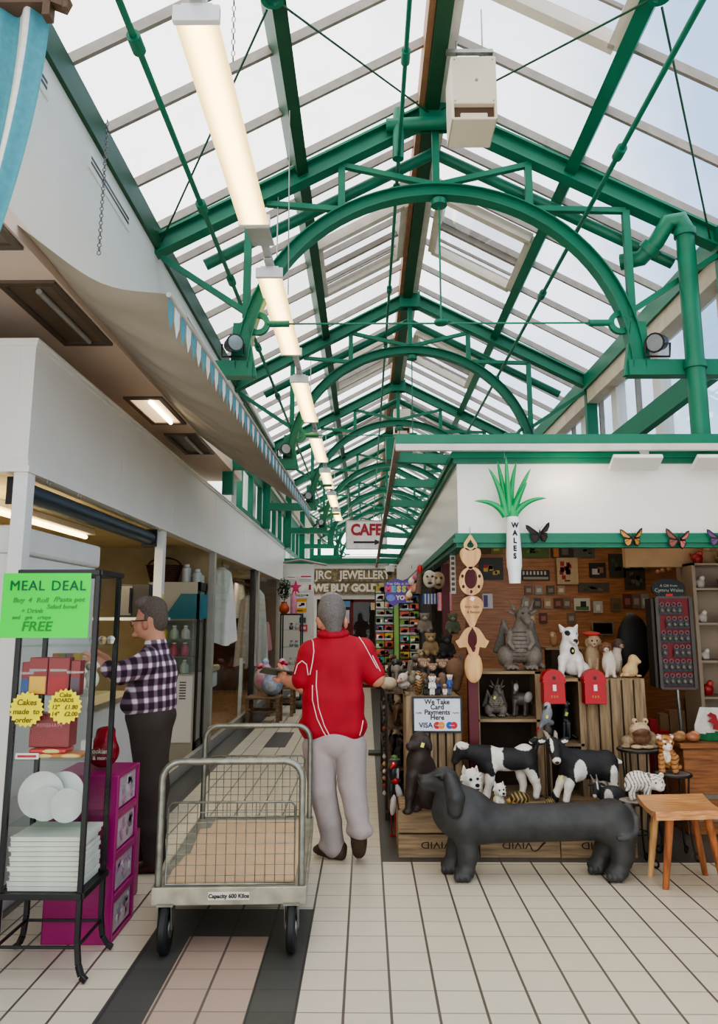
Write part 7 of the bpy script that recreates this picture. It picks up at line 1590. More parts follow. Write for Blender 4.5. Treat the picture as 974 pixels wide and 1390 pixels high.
# cluster on the sign crate
V8 = (500, 880, 6.493)
def crateFig(nm, label, base, Y, z=None):
    t, b = fig(nm, label, 'ornament', V8, base, None, Y); t.location.z = SGT + .001; return t, b
BRN = (134, 108, 86)
for i, (x, hy, r, bx0, l) in enumerate([(488, 185, 46, 0, 'wide eyed brown lemur ornament, first of the back row on the sign crate'), (562, 212, 38, 0, 'smaller wide eyed lemur ornament in the middle of the back row'), (650, 190, 46, 0, 'wide eyed lemur ornament in front of the large brown beaver')]):
    t, b = crateFig('animal_ornament', l, (x, 428), YS + (.14 if i == 1 else .21)); b.k = 12; b.cap((x, 300, 0), (x, 410, 0), 34, 40, BRN); b.ell((x, hy, -8), (r, r * .92, r * .9), col=BRN); b.ell((x + 6, hy + r * .4, -r * .8), (r * .4, r * .3, r * .3), col=(176, 152, 128), k=4)
    for sg in (-1, 1): b.ell((x + sg * r * .85, hy - r * .55, 0), (r * .42, r * .42, r * .18), col=(150, 124, 104), k=4); b.dot((x + sg * r * .38, hy, 0), r * .26, (206, 186, 160)); b.dot((x + sg * r * .38, hy, 0), r * .16, (18, 14, 12))
    b.build('body', FUR, t, .0045)
t, b = crateFig('animal_ornament', 'large brown beaver ornament at the rear corner of the sign crate', (770, 428), YS + .325); b.k = 16; b.ell((765, 240, 0), (85, 90, 60), col=(122, 94, 70)); b.cap((790, 300, 0), (775, 410, 0), 46, 34, (112, 86, 64)); b.chain([(830, 220, 0, 20), (826, 160, 0, 14), (806, 130, 0, 12), (800, 108, 0, 9)], (96, 90, 84), 5); b.build('body', FUR, t, .005)
def dressed(x, hy, r, coat, headc, label, h2=None):
    t, b = crateFig('animal_ornament', label, (x, 428), YS + .05); b.k = 8; b.cap((x, hy + r, 0), (x, 340, 0), r * .8, r * .95, coat); b.ell((x, hy, -4), (r, r, r), col=headc)
    for sg in (-1, 1): b.cap((x + sg * r * .4, 350, 0), (x + sg * r * .45, 412, -4), r * .4, r * .4, h2 or coat, 3); b.ell((x + sg * r * .9, hy - r * .6, 0), (r * .3, r * .5, r * .25), col=headc, k=3); b.cap((x + sg * r * .8, hy + r * 1.2, -6), (x + sg * r * .95, hy + r * 2.4, -r * .8), r * .3, r * .25, coat, 3)
    eyes(b, [(x - r * .35, hy - 2, 0), (x + r * .35, hy - 2, 0)], r * .16); b.ell((x, hy + r * .3, -r), (r * .25, r * .2, r * .2), col=(30, 26, 26), k=2); b.build('body', GLZ, t, .004)
dressed(503, 305, 26, (36, 40, 38), (70, 60, 52), 'dark dressed animal ornament beside the white sheep ornament'); dressed(560, 285, 30, (226, 224, 218), (222, 216, 208), 'white sheep ornament on the sign crate'); dressed(612, 290, 26, (36, 48, 80), (120, 96, 78), 'dressed animal ornament in a navy coat', (26, 28, 36))
dressed(672, 345, 20, (214, 214, 210), (140, 110, 90), 'small ornament in white between the two blue coats'); dressed(714, 262, 24, (52, 84, 150), (214, 206, 196), 'ornament with white hair and a bright blue coat', (90, 96, 110))
t, b = crateFig('animal_ornament', 'striped tiger ornament perched at the aisle end of the sign crate', (435, 428), YS + .14); b.k = 10; TG = (176, 130, 80); b.ell((440, 330, 0), (50, 90, 40), col=TG); b.ell((430, 255, -6), (44, 38, 36), col=TG); sc_ = b.sc; b.fn(lambda V: np.mod(V[:, 2] / (24 * sc_) + .3 * np.sin(V[:, 0] / (12 * sc_)), 1) < .34, (40, 32, 28)); b.dot((432, 270), (22, 16), (220, 210, 196)); eyes(b, [(418, 250, 0), (446, 250, 0)], 6); b.build('body', GLZ, t, .004)
t = thing('bicycle_ornament', 'small metal frog on a bicycle ornament at the front of the sign crate', 'ornament', (at(500 + 388 / 6.493, 946, YS - .0).x, YS + .04, SGT + .001)); m = MB(); 
for x in (-.045, .045): m.tube([(x + .034 * cos(q), 0, .036 + .034 * sin(q)) for q in [2 * pi * k / 16 for k in range(16)]], .004, 5, closed=True)
m.tube([(-.045, 0, .036), (-.01, 0, .085), (.035, 0, .08), (.045, 0, .036)], .004, 5); m.build('bicycle', mat('bronze', (92, 80, 62), .4, .6), t); bl = Blob(); bl.k = .015; bl.ell((-.005, -.12, 0), (.03, .035, .025), col=(110, 104, 84)); bl.ell((.01, -.165, 0), (.022, .02, .02), col=(120, 112, 90)); bl.build('rider', GLZ, t, .004)
# pale pig head behind, lying at the aisle side
t, b = fig('pig_ornament', 'white pig head ornament leaning out beside the sign crate', 'ornament', V8, (300, 470), None, 6.68); t.location.z = RZ3 = 1.0; b.k = 14; b.ell((305, 375, 0), (46, 46, 44), col=(214, 206, 198)); b.cap((290, 390, -20), (262, 400, -40), 24, 18, (206, 170, 160)); b.cap((330, 340, 0), (345, 315, 0), 16, 6, (214, 196, 188), 4); b.ell((320, 440, 10), (60, 40, 44), col=(206, 198, 190)); eyes(b, [(284, 376, 0)], 6); b.build('body', GLZ, t, .005); PIG = t
# ---------------------------------------------------------------- stock along the stall side
RK = mat('rack_iron', (60, 50, 44), .5, .3)
t = thing('display_rack', 'dark metal rack of ornaments along the side of the stall', 'rack', (.40, 7.58, 0))
for y in (-1.0, 0, 1.0):
    for x in (-.24, .24): m = MB(); m.bx(x - .012, x + .012, y - .012, y + .012, 0, 1.2 if x > 0 else 1.02); m.build('upright', RK, t)
RZ = [.08, .40, .72, 1.0]
for z in RZ: m = MB(); m.bx(-.25, .25, -1.02, 1.02, z - .018, z); m.build('shelf', wood('rack_shelf', (104, 80, 58), (66, 50, 38), 'y'), t)
def orn(kind, c, rnd):
    b = Blob(); b.k = .02; b.ground = True
    if kind == 0:    # elephant
        b.ell((0, -.12, 0), (.06, .055, .09), col=c); b.ell((0, -.16, -.09), (.045, .045, .045), col=c); b.cap((0, -.15, -.12), (0, -.06, -.15), .02, .012, c)
        for sx in (-1, 1):
            b.ell((sx * .05, -.165, -.08), (.012, .04, .035), col=c, k=.006)
            for sy in (-1, 1): b.cap((sx * .035, -.1, sy * .055), (sx * .035, -.02, sy * .055), .022, .02, c)
    elif kind == 1:  # gorilla
        b.ell((0, -.1, 0), (.07, .09, .065), col=c); b.ell((0, -.2, -.01), (.05, .05, .05), col=c); b.ell((0, -.19, -.05), (.03, .028, .02), col=(96, 88, 80))
        for sx in (-1, 1): b.cap((sx * .07, -.15, 0), (sx * .085, -.03, -.04), .028, .022, c); b.cap((sx * .035, -.04, -.03), (sx * .04, -.02, -.09), .03, .022, c)
    elif kind == 2:  # hound sitting
        b.ell((0, -.08, .02), (.05, .075, .06), col=c); b.cap((0, -.13, -.01), (0, -.2, -.03), .035, .035, c); b.cap((0, -.2, -.04), (0, -.19, -.085), .024, .016, c)
        for sx in (-1, 1): b.cap((sx * .03, -.12, -.04), (sx * .03, -.015, -.06), .018, .016, c); b.ell((sx * .036, -.19, -.02), (.012, .035, .018), col=c, k=.005)
    else:            # bird
        b.ell((0, -.08, 0), (.045, .06, .06), col=c); b.ell((0, -.15, -.03), (.03, .03, .032), col=c); b.cap((0, -.15, -.055), (0, -.145, -.09), .01, .004, (150, 110, 60), .004); b.cap((0, -.06, .05), (0, -.03, .11), .02, .012, c); b.cap((-.02, -.03, 0), (-.02, -.008, 0), .008, .014, (70, 60, 50), .004); b.cap((.02, -.03, 0), (.02, -.008, 0), .008, .014, (70, 60, 50), .004)
    return b
rnd = random.Random(21); KN = ['elephant', 'gorilla', 'hound', 'bird']; LV = ['bottom', 'second', 'third', 'top']
PAL = [((64, 66, 70), 'grey'), ((36, 34, 34), 'black'), ((96, 70, 50), 'brown'), ((206, 196, 180), 'cream'), ((130, 124, 116), 'pale grey')]
masters = {}
for lv, z in enumerate(RZ):
    for j in range(9):
        if lv == 3 and j < 2: continue
        k = (j + lv * 2) % 4; ci = (j * 3 + lv) % 5 if (lv + j) % 3 else 1; c, cn = PAL[ci]; key = (k, ci); xx = .40 - .115 + .23 * (j % 2); yy = 6.70 + j * .22
        l = '%s %s ornament on the side rack, %s shelf, %s from the front' % (cn, KN[k], LV[lv], (ORD + ['ninth'])[j])
        if key not in masters: o = orn(k, c, rnd).build('animal_ornament', GLZ, None, .0062); masters[key] = o; o = tag(o, l, 'ornament', 'animal ornaments on the side rack')
        else: o = masters[key].copy(); COL.objects.link(o); o['label'] = l
        o.location = (xx, yy, z + .001); o.rotation_euler = (0, 0, rnd.uniform(-.5, .3)); s = rnd.uniform(.9, 1.05) if lv < 3 else .9; o.scale = (s, s, s)
m = MB(); m.sph((0, 0, .055), (.07, .07, .055), 16); tag(m.build('cream_pebble', mat('cream_stone', (206, 190, 160), .5), None, smooth=180, loc=(.185, 6.65, RZ[3] + .001)), 'round cream stone ornament at the aisle end of the side rack', 'ornament')
# hanging strips of small trinkets on the rack end
for i in range(14):
    m = MB(); c_ = rnd.choice([(206, 196, 190), (150, 70, 60), (120, 110, 100), (190, 160, 110), (60, 60, 66)]); z = .2 + i * .055
    m.lathe([(0, 0), (.012, .008), (.016, .02), (.008, .034), (0, .04)], n=8, col=c_); m.tube([(0, 0, .04), (0, 0, .055)], .0015, 4, col=(90, 80, 70)); tag(m.build('hanging_trinket', PT, None, smooth=50, loc=(.142, 6.53 + (i % 3) * .012, z)), 'tiny trinket strung on the rack corner, %d up the string' % (i + 1) if 0 else 'tiny trinket strung down the corner of the side rack', 'trinket', 'trinkets strung on the rack corner')

# ---------------------------------------------------------------- card racks further down the aisle
GP = mat('lime_post', (150, 196, 110), .5)
CC = [((150, 176, 60), 'lime'), ((226, 222, 214), 'white'), ((214, 206, 190), 'cream'), ((196, 178, 150), 'tan'), ((120, 150, 110), 'sage'), ((52, 70, 120), 'navy'), ((210, 104, 60), 'orange'), ((120, 160, 60), 'green'), ((216, 120, 70), 'apricot'), ((60, 150, 150), 'teal'), ((196, 60, 60), 'red'), ((206, 190, 60), 'yellow'), ((200, 80, 70), 'coral'), ((140, 60, 90), 'plum')]
for rI, (px0, px1, Yr, pyt, pyb, nm) in enumerate([(510, 533, 9.6, 795, 935, 'nearer the jeweller'), (543, 568, 8.9, 797, 940, 'beside the burgundy post')]):
    a, b_ = at(px0, pyb, Yr), at(px1, pyt, Yr); c = (a + b_) / 2; w_, h_ = (b_.x - a.x) / 2, b_.z - a.z
    t = thing('card_rack', ['card rack with a lime green edge post', 'second card rack with dark edges beside the burgundy post'][rI], 'rack', (c.x, Yr + .03, 0)); m = MB(); m.bx(-w_ - .01, w_ + .01, 0, .02, a.z, b_.z); m.bx(-.03, .03, .01, .05, .03, a.z); m.bx(-.2, .2, -.1, .12, .0025, .03); m.build('back_panel', mat('rack_panel', (70, 74, 60), .6), t)
    m = MB(); m.bx(w_ + .01, w_ + (.075 if rI == 0 else .03), -.02, .02, .05, b_.z); m.build('edge_post', GP if rI == 0 else BLACK, t)
    n = 13; hh = h_ / n
    for i in range(n):
        m = MB(); z = b_.z - (i + 1) * hh; m.bx(-w_, w_, -.05, -.0, z + .004, z + .008); m.bx(-w_, w_, -.05, -.047, z + .004, z + .03); m.build('pocket', glass('pocket_clear', (226, 230, 226), .1), t)
        for q in range(2):
            cc, cn = CC[(i + rI * 3 + q * (5 if i > 4 else 1)) % 14]; m = MB(); m.bx(-w_ * .46, w_ * .46, -.003, .003, 0, hh * .86); r2 = random.Random(i * 7 + q + rI * 50)
            for k in range(4): x = r2.uniform(-.3, .3) * w_; m.bx(x - .02, x + .02, -.0045, -.003, hh * r2.uniform(.1, .3), hh * r2.uniform(.45, .75), r2.choice([(236, 230, 220), (60, 50, 46), (206, 90, 80), (90, 130, 90)]))
            m.c[:6] = [S(*cc)] * 6
            tag(m.build('greeting_card', PT, None, loc=(c.x + (q - .5) * w_, Yr - .005, z + .009)), '%s card in the %s, row %s from the top' % (cn, ['lime edged rack', 'dark edged rack'][rI], (ORD + ['ninth', 'tenth', 'eleventh', 'twelfth', 'thirteenth'])[i]) + (', towards the post' if q else ''), 'card', 'cards in the aisle racks')
# purple sign
p = at(540, 803, 8.6); s_ = depth(p) / F; t = thing('hanging_sign', 'purple shaped hanging sign with coloured letters over the card racks', 'sign', p)
m = MB(); m.prism([(x * s_, z * s_) for x, z in [(-20, 12), (-10, 14), (-4, 18), (6, 15), (12, 17), (20, 13), (18, 2), (16, -6), (12, -8), (10, -16), (2, -15), (-6, -20), (-14, -15), (-18, -4), (-17, 4)]], -.01, .01); m.build('board', mat('sign_purple', (84, 52, 150), .4), t)
for i, (ch, c_) in enumerate(zip('MESSY', [(220, 80, 120), (90, 180, 214), (226, 206, 120), (180, 206, 110), (230, 110, 90)])): text('lettering', ch, 11 * s_, mat('letter%d' % i, c_, .5), t, ((-13 + i * 7) * s_, -.013, 3 * s_), bold=.006)
text('lettering', 'Free Gifts at the', 4.6 * s_, WHITE, t, (0, -.013, 10.5 * s_)); text('lettering', 'YO', 8 * s_, WHITE, t, (3 * s_, -.013, -8.5 * s_), bold=.003)
m = MB(); m.prism([(-10 * s_ + 6 * s_ * cos(2 * pi * q / 20), -8.5 * s_ + 4.5 * s_ * sin(2 * pi * q / 20)) for q in range(20)], -.013, -.01); m.build('badge', mat('badge_blue', (110, 130, 200), .5), t)
m = MB(); m.prism([(11 * s_ + x * s_, -8 * s_ + z * s_) for x, z in [(0, -4), (4, 1), (3, 3.4), (0, 2), (-3, 3.4), (-4, 1)]], -.013, -.01); m.build('heart', mat('heart_orange', (230, 120, 80), .5), t)
# hanging things under the side fascia
def hang(nm, px, py0, py1, Y, fn, label, cat):
    p = at(px, py1, Y); top = at(px, py0, Y); t = thing(nm, label, cat, p); fn(t, depth(p) / F); m = MB(); m.tube([(0, 0, top.z - p.z), (0, 0, 2.14 - p.z)], .0025, 4); m.build('string', STEEL, t); return t
def mask(t, s):
    b = Blob(sc=s); b.k = 3
    for x, z, r in ((-5, -14, 9), (7, -12, 9)):
        b.ell((x, z, 0), (r, 12, 6), col=(196, 186, 172) if x < 0 else (150, 126, 100)); b.ell((x - 1, z + 1, -6), (2, 4, 3), col=(176, 160, 144))
        for q in (-1, 1): b.dot((x + q * 3.4, z - 3), (2, 1.6), (40, 34, 30))
        b.dot((x, z + 6), (3.4, 1.6), (50, 36, 32))
    b.build('face', GLZ, t, .008)
hang('clay_mask', 588, 774, 800, 7.6, mask, 'pair of hanging grey clay face masks under the side fascia', 'mask')
def stick(t, s): m = MB(); m.tube([(-.02, 0, 0), (0, 0, 30 * s)], [.03, .022], 8); m.build('shaft', mat('driftwood', (116, 96, 82), .8), t); m = MB(); m.sph((0, 0, 33 * s), (.03, .03, .05), 10); m.build('tip', mat('tip_red', (200, 50, 50), .5), t)
hang('rain_stick', 570, 768, 806, 8.0, stick, 'hanging wooden stick with a red tip beside the clay masks', 'ornament')
def strip(t, s):
    m = MB(); m.bx(-3.5 * s, 3.5 * s, -.006, .006, 0, 52 * s); m.build('board', mat('carved_white', (190, 186, 180), .6), t); m = MB()
    for i in range(7): m.bx(-2.2 * s, 2.2 * s, -.009, -.006, (4 + i * 7) * s, (8 + i * 7) * s)
    m.build('carving', mat('carved_dark', (90, 84, 80), .7), t); m = MB(); m.sph((0, 0, 58 * s), .035, 10); m.build('bead', mat('bead_blue', (70, 120, 140), .4), t)
hang('carved_plaque', 615, 745, 806, 6.5, strip, 'hanging narrow carved white plaque beside the lovespoon', 'plaque')
def birds(t, s):
    b = Blob(sc=s); b.k = 2
    for x, z, c in ((-4, -4, (226, 214, 170)), (3, -12, (214, 150, 130)), (-1, -22, (220, 206, 190)), (5, -28, (180, 110, 130))): b.ell((x, z, 0), (4.5, 4.5, 4), col=c); b.cap((x, z - 4, 0), (x + 3, z - 8, 0), 2, 1, c)
    b.build('toy', PT, t, .006)
hang('toy_garland', 559, 772, 812, 8.2, birds, 'garland of small pale toys hanging beside the purple sign', 'garland')
for i, (px, py0, py1, Y, cols, l) in enumerate([(604, 804, 829, 8.6, ((230, 150, 170), (240, 200, 210)), 'pink striped scarf hanging behind the first burgundy post'), (584, 806, 820, 8.8, ((70, 110, 180), (226, 226, 230)), 'blue and white folded cloth beyond the second post')]):
    a, b_ = at(px - 10, py1, Y), at(px + 9, py0, Y); m = MB(); m.grid(lambda u, v: ((u - .5) * (b_.x - a.x), .015 * sin(u * 14), v * (b_.z - a.z)), 18, 3, colfn=lambda u, v, c=cols: c[int(u * 9) % 2]); tag(m.build('striped_cloth', PTM, None, loc=((a.x + b_.x) / 2, Y, a.z), solid=.004), l, 'cloth')
# grey soft toys piled in the side opening
for i, (px, py, r, Y, c, l) in enumerate([(576, 845, 8, 8.6, (130, 122, 116), 'grey soft toy dog high in the side opening'), (584, 874, 9, 8.4, (150, 130, 100), 'tan soft toy in the side opening with a pale hat'), (572, 893, 7, 8.5, (170, 150, 120), 'beige soft toy low in the side opening'), (606, 876, 9, 7.4, (34, 32, 34), 'black soft toy ape beside the first burgundy post'), (614, 846, 8, 7.3, (76, 84, 66), 'grey green soft toy above the black ape'), (596, 904, 8, 7.45, (28, 26, 28), 'second black soft toy ape lower behind the crate')]):
    p = at(px, py, Y); s_ = depth(p) / F; R = r * s_; b = Blob(); b.k = R * .3; b.ell((0, -R, 0), (R, R * 1.2, R * .9), col=c); b.ell((0, -R * 2.5, -R * .2), (R * .75, R * .7, R * .7), col=c); b.ell((0, -R * 2.3, -R * .8), (R * .35, R * .28, R * .3), col=tuple(min(255, q + 40) for q in c))
    for sg in (-1, 1): b.ell((sg * R * .65, -R * 3.0, 0), (R * .25, R * .3, R * .15), col=c); b.cap((sg * R * .8, -R * 1.6, 0), (sg * R * 1.1, -R * .6, -R * .5), R * .3, R * .26, c); b.cap((sg * R * .5, -R * .3, -R * .4), (sg * R * .6, -R * .1, -R * 1.1), R * .35, R * .3, c); b.dot((sg * R * .3, -R * 2.65), R * .1, (10, 10, 10))
    tag(b.build('soft_toy', PTM, None, R / 9, loc=(p.x, Y, p.z - R * 1.6)), l, 'soft toy')
# ================================================================ inside the stall: plaques, shelves, racks
def wallcard(px0, px1, py0, py1, Y, c, bits, label, nm='picture_plaque', cat='plaque', group=None):
    a, b_ = at(px0, py1, Y), at(px1, py0, Y); c0 = (a + b_) / 2; w_, h_ = b_.x - a.x, b_.z - a.z; m = MB(); m.bx(-w_ / 2, w_ / 2, -.006, .006, -h_ / 2, h_ / 2, c)
    for x0, x1, z0, z1, k in bits: m.bx((x0 - .5) * w_, (x1 - .5) * w_, -.009, -.006, (z0 - .5) * h_, (z1 - .5) * h_, k)
    return tag(m.build(nm, PT, None, loc=c0), label, cat, group)
YW = SYB - .02
flw = lambda cols, n=9, sd=1: [(lambda r: (r[0], r[0] + .18, r[1], r[1] + .16, cols[i % len(cols)]))((random.Random(sd * 31 + i).uniform(.12, .7), random.Random(sd * 77 + i).uniform(.15, .7))) for i in range(n)]
wallcard(651, 682, 757, 787, YW, (66, 70, 74), flw([(206, 190, 90), (190, 40, 40), (226, 200, 100)], 7, 2), 'dark plaque with yellow and red flowers behind the lovespoon')
wallcard(650, 664, 738, 752, YW, (90, 80, 40), [], 'small olive plaque high behind the lovespoon'); wallcard(666, 682, 738, 752, YW, (120, 126, 50), [(.2, .7, .3, .8, (190, 180, 90))], 'small yellow green plaque high behind the lovespoon')
wallcard(706, 744, 738, 757, YW, (84, 116, 52), flw([(120, 150, 70), (60, 90, 40)], 7, 3), 'long green plaque beside the leek'); wallcard(701, 708, 745, 772, YW, (170, 110, 70), [(.1, .9, .6, .9, (210, 70, 50))], 'tall narrow plaque with a red flower beside the leek')
wallcard(748, 776, 738, 757, YW, (54, 40, 36), [(.1, .35, .05, .9, (200, 130, 60)), (.5, .8, .2, .8, (110, 100, 90))], 'dark plaque with an orange bar on the back wall'); wallcard(778, 806, 738, 757, YW, (96, 98, 84), flw([(70, 84, 60), (120, 120, 110)], 6, 4), 'mossy grey plaque at the top of the back wall')
wallcard(708, 745, 774, 788, YW, (40, 36, 34), [(i * .13 + .03, i * .13 + .1, .55, .9, (206, 200, 190)) for i in range(7)] + [(.05, .95, .1, .35, (170, 160, 140))], 'black and white striped plaque under the leek tip')
wallcard(756, 783, 757, 793, YW - .03, (196, 172, 136), flw([(140, 30, 40), (170, 44, 50)], 12, 5)[:12] + [(.35, .6, .1, .16, (90, 60, 40))], 'cream plaque with a bunch of dark red flowers')
wallcard(800, 821, 764, 784, YW, (44, 38, 36), [(.15, .6, .2, .6, (200, 196, 190)), (.5, .85, .3, .7, (150, 110, 80))], 'dark square plaque with white shapes'); wallcard(827, 847, 752, 784, YW, (60, 62, 48), flw([(80, 90, 60), (50, 50, 40)], 6, 6), 'tall dark green plaque near the cream beam')
wallcard(848, 874, 770, 800, YW, (70, 60, 52), flw([(110, 104, 96), (50, 44, 40)], 9, 7), 'brown speckled plaque beside the oval rack header'); wallcard(785, 826, 791, 804, YW, (90, 82, 72), flw([(130, 120, 104), (60, 70, 50)], 9, 8), 'wide grey plaque in the middle of the back wall')
wallcard(779, 800, 812, 829, YW - .02, (206, 204, 190), [(.1, .9, .05, .35, (90, 120, 60)), (.4, .75, .3, .75, (40, 44, 40))], 'white plaque with a green and black motif'); wallcard(805, 817, 816, 832, YW, (190, 184, 172), [(.3, .7, .2, .7, (226, 220, 212))], 'small pale plaque on the lower row'); wallcard(829, 842, 812, 830, YW, (120, 96, 66), [(.2, .8, .2, .6, (80, 90, 60))], 'brown card on the lower row of the back wall'); wallcard(803, 832, 844, 862, YW - .02, (150, 138, 120), [(.06, .94, .08, .92, (40, 34, 32)), (.12, .88, .15, .85, (176, 160, 136))], 'framed notice behind the dogs')
for r, (y0, y1, xs) in enumerate([(795, 807, (712, 726, 742, 756)), (812, 826, (708, 724, 738, 752, 764)), (832, 846, (700, 716, 732, 770, 850)), (764, 774, (846, 858, 870)), (806, 826, (846, 858, 870))]):
    for i, x in enumerate(xs): c_ = [(120, 104, 88), (150, 150, 140), (90, 84, 70), (170, 150, 120), (110, 60, 50)][(i + r) % 5]; wallcard(x, x + 10, y0, y1, YW, c_, [(.2, .8, .25, .7, tuple(min(255, q + 50) for q in c_))], 'small %s card on the back wall, %s along row %s of small cards' % (['brown', 'silver', 'olive', 'buff', 'maroon'][(i + r) % 5], ORD[i], ORD[r]), 'greeting_card', 'card', 'small cards on the back wall')
m = MB()
for py in (758, 790, 808, 830): a, b_ = at(650, py, YW), at(880, py, YW); m.bx(a.x, b_.x, SYB - .10, SYB, a.z - .012, a.z)
# shelf ledge for owl
m2 = MB(); a, b_ = at(735, 878, 6.85), at(790, 878, 6.85); m2.bx(a.x, b_.x, 6.7, 7.0, a.z - .02, a.z); t = thing('back_ledge', 'pale wooden ledge behind the bull terrier', 'shelf', (0, 0, 0)); m2.build('board', CR, t); m2 = MB(); m2.bx(a.x + .05, b_.x - .05, 6.72, 6.98, .0025, a.z - .02); m2.build('support', CRD, t)
LEDGE = a.z; OWL.location.z = LEDGE
# fabric and bits behind the lovespoon
wallcard(655, 668, 806, 826, 8.8, (196, 200, 214), [(.1, .5, .1, .9, (90, 80, 130))], 'white and purple cloth behind the lovespoon', 'hanging_cloth', 'cloth')
# wind chimes with bright gold tubes
for i, (px, py0, py1) in enumerate([(892, 757, 768), (898, 757, 766), (907, 753, 764), (922, 750, 764)]):
    p = at(px, py1, 7.4); s_ = depth(p) / F; t = thing('wind_chime', 'gold tube wind chime under the cream beam, %s from the plaques' % ORD[i], 'wind chime', p, 0, 'gold wind chimes'); m = MB(); h_ = (py1 - py0) * s_
    for q in (-.012, .012): m.cyl((q, 0, 0), (q, 0, h_), .008, n=8)
    m.build('tube', mat('brass_glow', (255, 190, 70), .2, .9), t, smooth=50); m = MB(); m.sph((0, 0, -.06), .022, 10); m.tube([(0, 0, -.06), (0, 0, h_ + .05)], .002, 4); m.build('clapper', WOODM, t)
# keyring rack
YK = 6.84; V4 = (774, 720, 4.87); k4 = lambda x, y, Y=YK: at(774 + x / 4.87, 720 + y / 4.87, Y)
c0 = k4(690, 740); t = thing('keyring_rack', 'tilted spinning rack of keyrings on red card with an oval header', 'rack', (c0.x, YK, 0)); K = Vector((c0.x, YK, 0)); wq = (k4(780, 440) - k4(555, 440)).length / 2; hq = (k4(560, 440) - k4(600, 1040)).length / 2
def kr(x, z, d=0): return Vector((x * wq, d, c0.z + z * hq))
head = bpy.data.objects.new('rack_head', None)
m = MB(); m.box((0, .0, c0.z), (wq * 2, .03, hq * 2)); pnl = m.build('back_panel', mat('rack_red', (120, 20, 30), .5, 0, .1, 5), t)
m = MB()
for sg in (-1, 1): m.box((sg * wq * .98, -.012, c0.z), (.03, .04, hq * 2))
m.box((0, -.012, c0.z + hq), (wq * 2, .03, .02)); m.box((0, -.012, c0.z - hq), (wq * 2, .03, .02)); m.build('edge_frame', mat('rack_edge', (84, 80, 75), .4, .5), t)
m = MB(); m.box((-wq * 1.25, .05, c0.z), (.02, .14, hq * 1.95)); m.build('side_panel', mat('rack_side', (44, 44, 42), .5), t); m = MB(); m.cyl((0.03, .02, .03), (0, .02, c0.z - hq), .017, n=10); m.cyl((0.03, .02, .0025), (.03, .02, .03), .12, n=20); m.build('pole', STEEL, t, smooth=50)
m = MB(); cz = k4(650, 385).z; m.prism([(-.03 + wq * 1.0 * cos(2 * pi * q / 28), cz + .085 * sin(2 * pi * q / 28)) for q in range(28)], -.02, .0); m.bx(-.08, .03, -.015, .0, c0.z + hq - .01, cz); hd = m.build('header_board', mat('header_black', (20, 24, 24), .5), t)
text('lettering', 'A Gift from', .032, mat('header_letter', (170, 176, 170), .5), hd, (-.03, -.022, cz + .025)); text('lettering', 'Cymru Wales', .044, mat('header_letter', (170, 176, 170)), hd, (-.03, -.022, cz - .015)); m = MB(); m.box((-.03, -.022, cz - .055), (.06, .003, .02)); m.build('red_emblem', mat('tip_red', (200, 50, 50)), hd)
km = None; rnd = random.Random(4)
for r in range(6):
    for q in range(5):
        if (r == 0 and q == 4) or (r == 1 and q == 0) or (r == 3 and q == 1): continue
        p = K + kr(-.72 + q * .34, .84 - r * .312, -.041); m = MB(); l = 'metal keyring on the red rack, row %s from the top, %s along' % (ORD[r], ORD[q])
        if km is None:
            m.tube([(.016 * cos(a), 0, .016 * sin(a)) for a in [2 * pi * k / 12 for k in range(12)]], .003, 5, closed=True, col=(130, 130, 126)); m.lathe([(0, -.075), (.018, -.065), (.022, -.05), (.014, -.03), (0, -.022)], n=10, col=(110, 106, 100)); m.box((0, .004, -.05), (.05, .002, .07), None, (26, 24, 24)); km = tag(m.build('keyring', PTG, None, smooth=50), l, 'keyring', 'keyrings on the red rack'); o = km
        else: o = km.copy(); COL.objects.link(o); o['label'] = l
        o.location = p
# black padded chair back behind the dogs
p = k4(420, 770, 7.8); t = thing('office_chair', 'black padded chair back standing behind the dog row', 'chair', (p.x, 7.8, 0)); b = Blob(); b.k = .05; b.ell((0, -p.z, 0), (.17, .32, .07), col=(20, 19, 20)); b.build('backrest', MATTE, t, .015); b = Blob(); b.rbox((0, -.5, -.2), (.24, .05, .24), .05, col=(20, 19, 20)); b.build('seat', MATTE, t, .015)
m = MB(); m.cyl((0, -.2, .08), (0, -.2, .46), .03); m.bar((0, .02, .5), (0, .02, p.z - .25), .05, .02); m.build('column', BLACK, t)
for i in range(5): m = MB(); a = 2 * pi * i / 5; m.bar((0, -.2, .08), (.26 * cos(a), -.2 + .26 * sin(a), .05), .04, .03); m.sph((.26 * cos(a), -.2 + .26 * sin(a), .028), .026, 8); m.build('leg', BLACK, t)
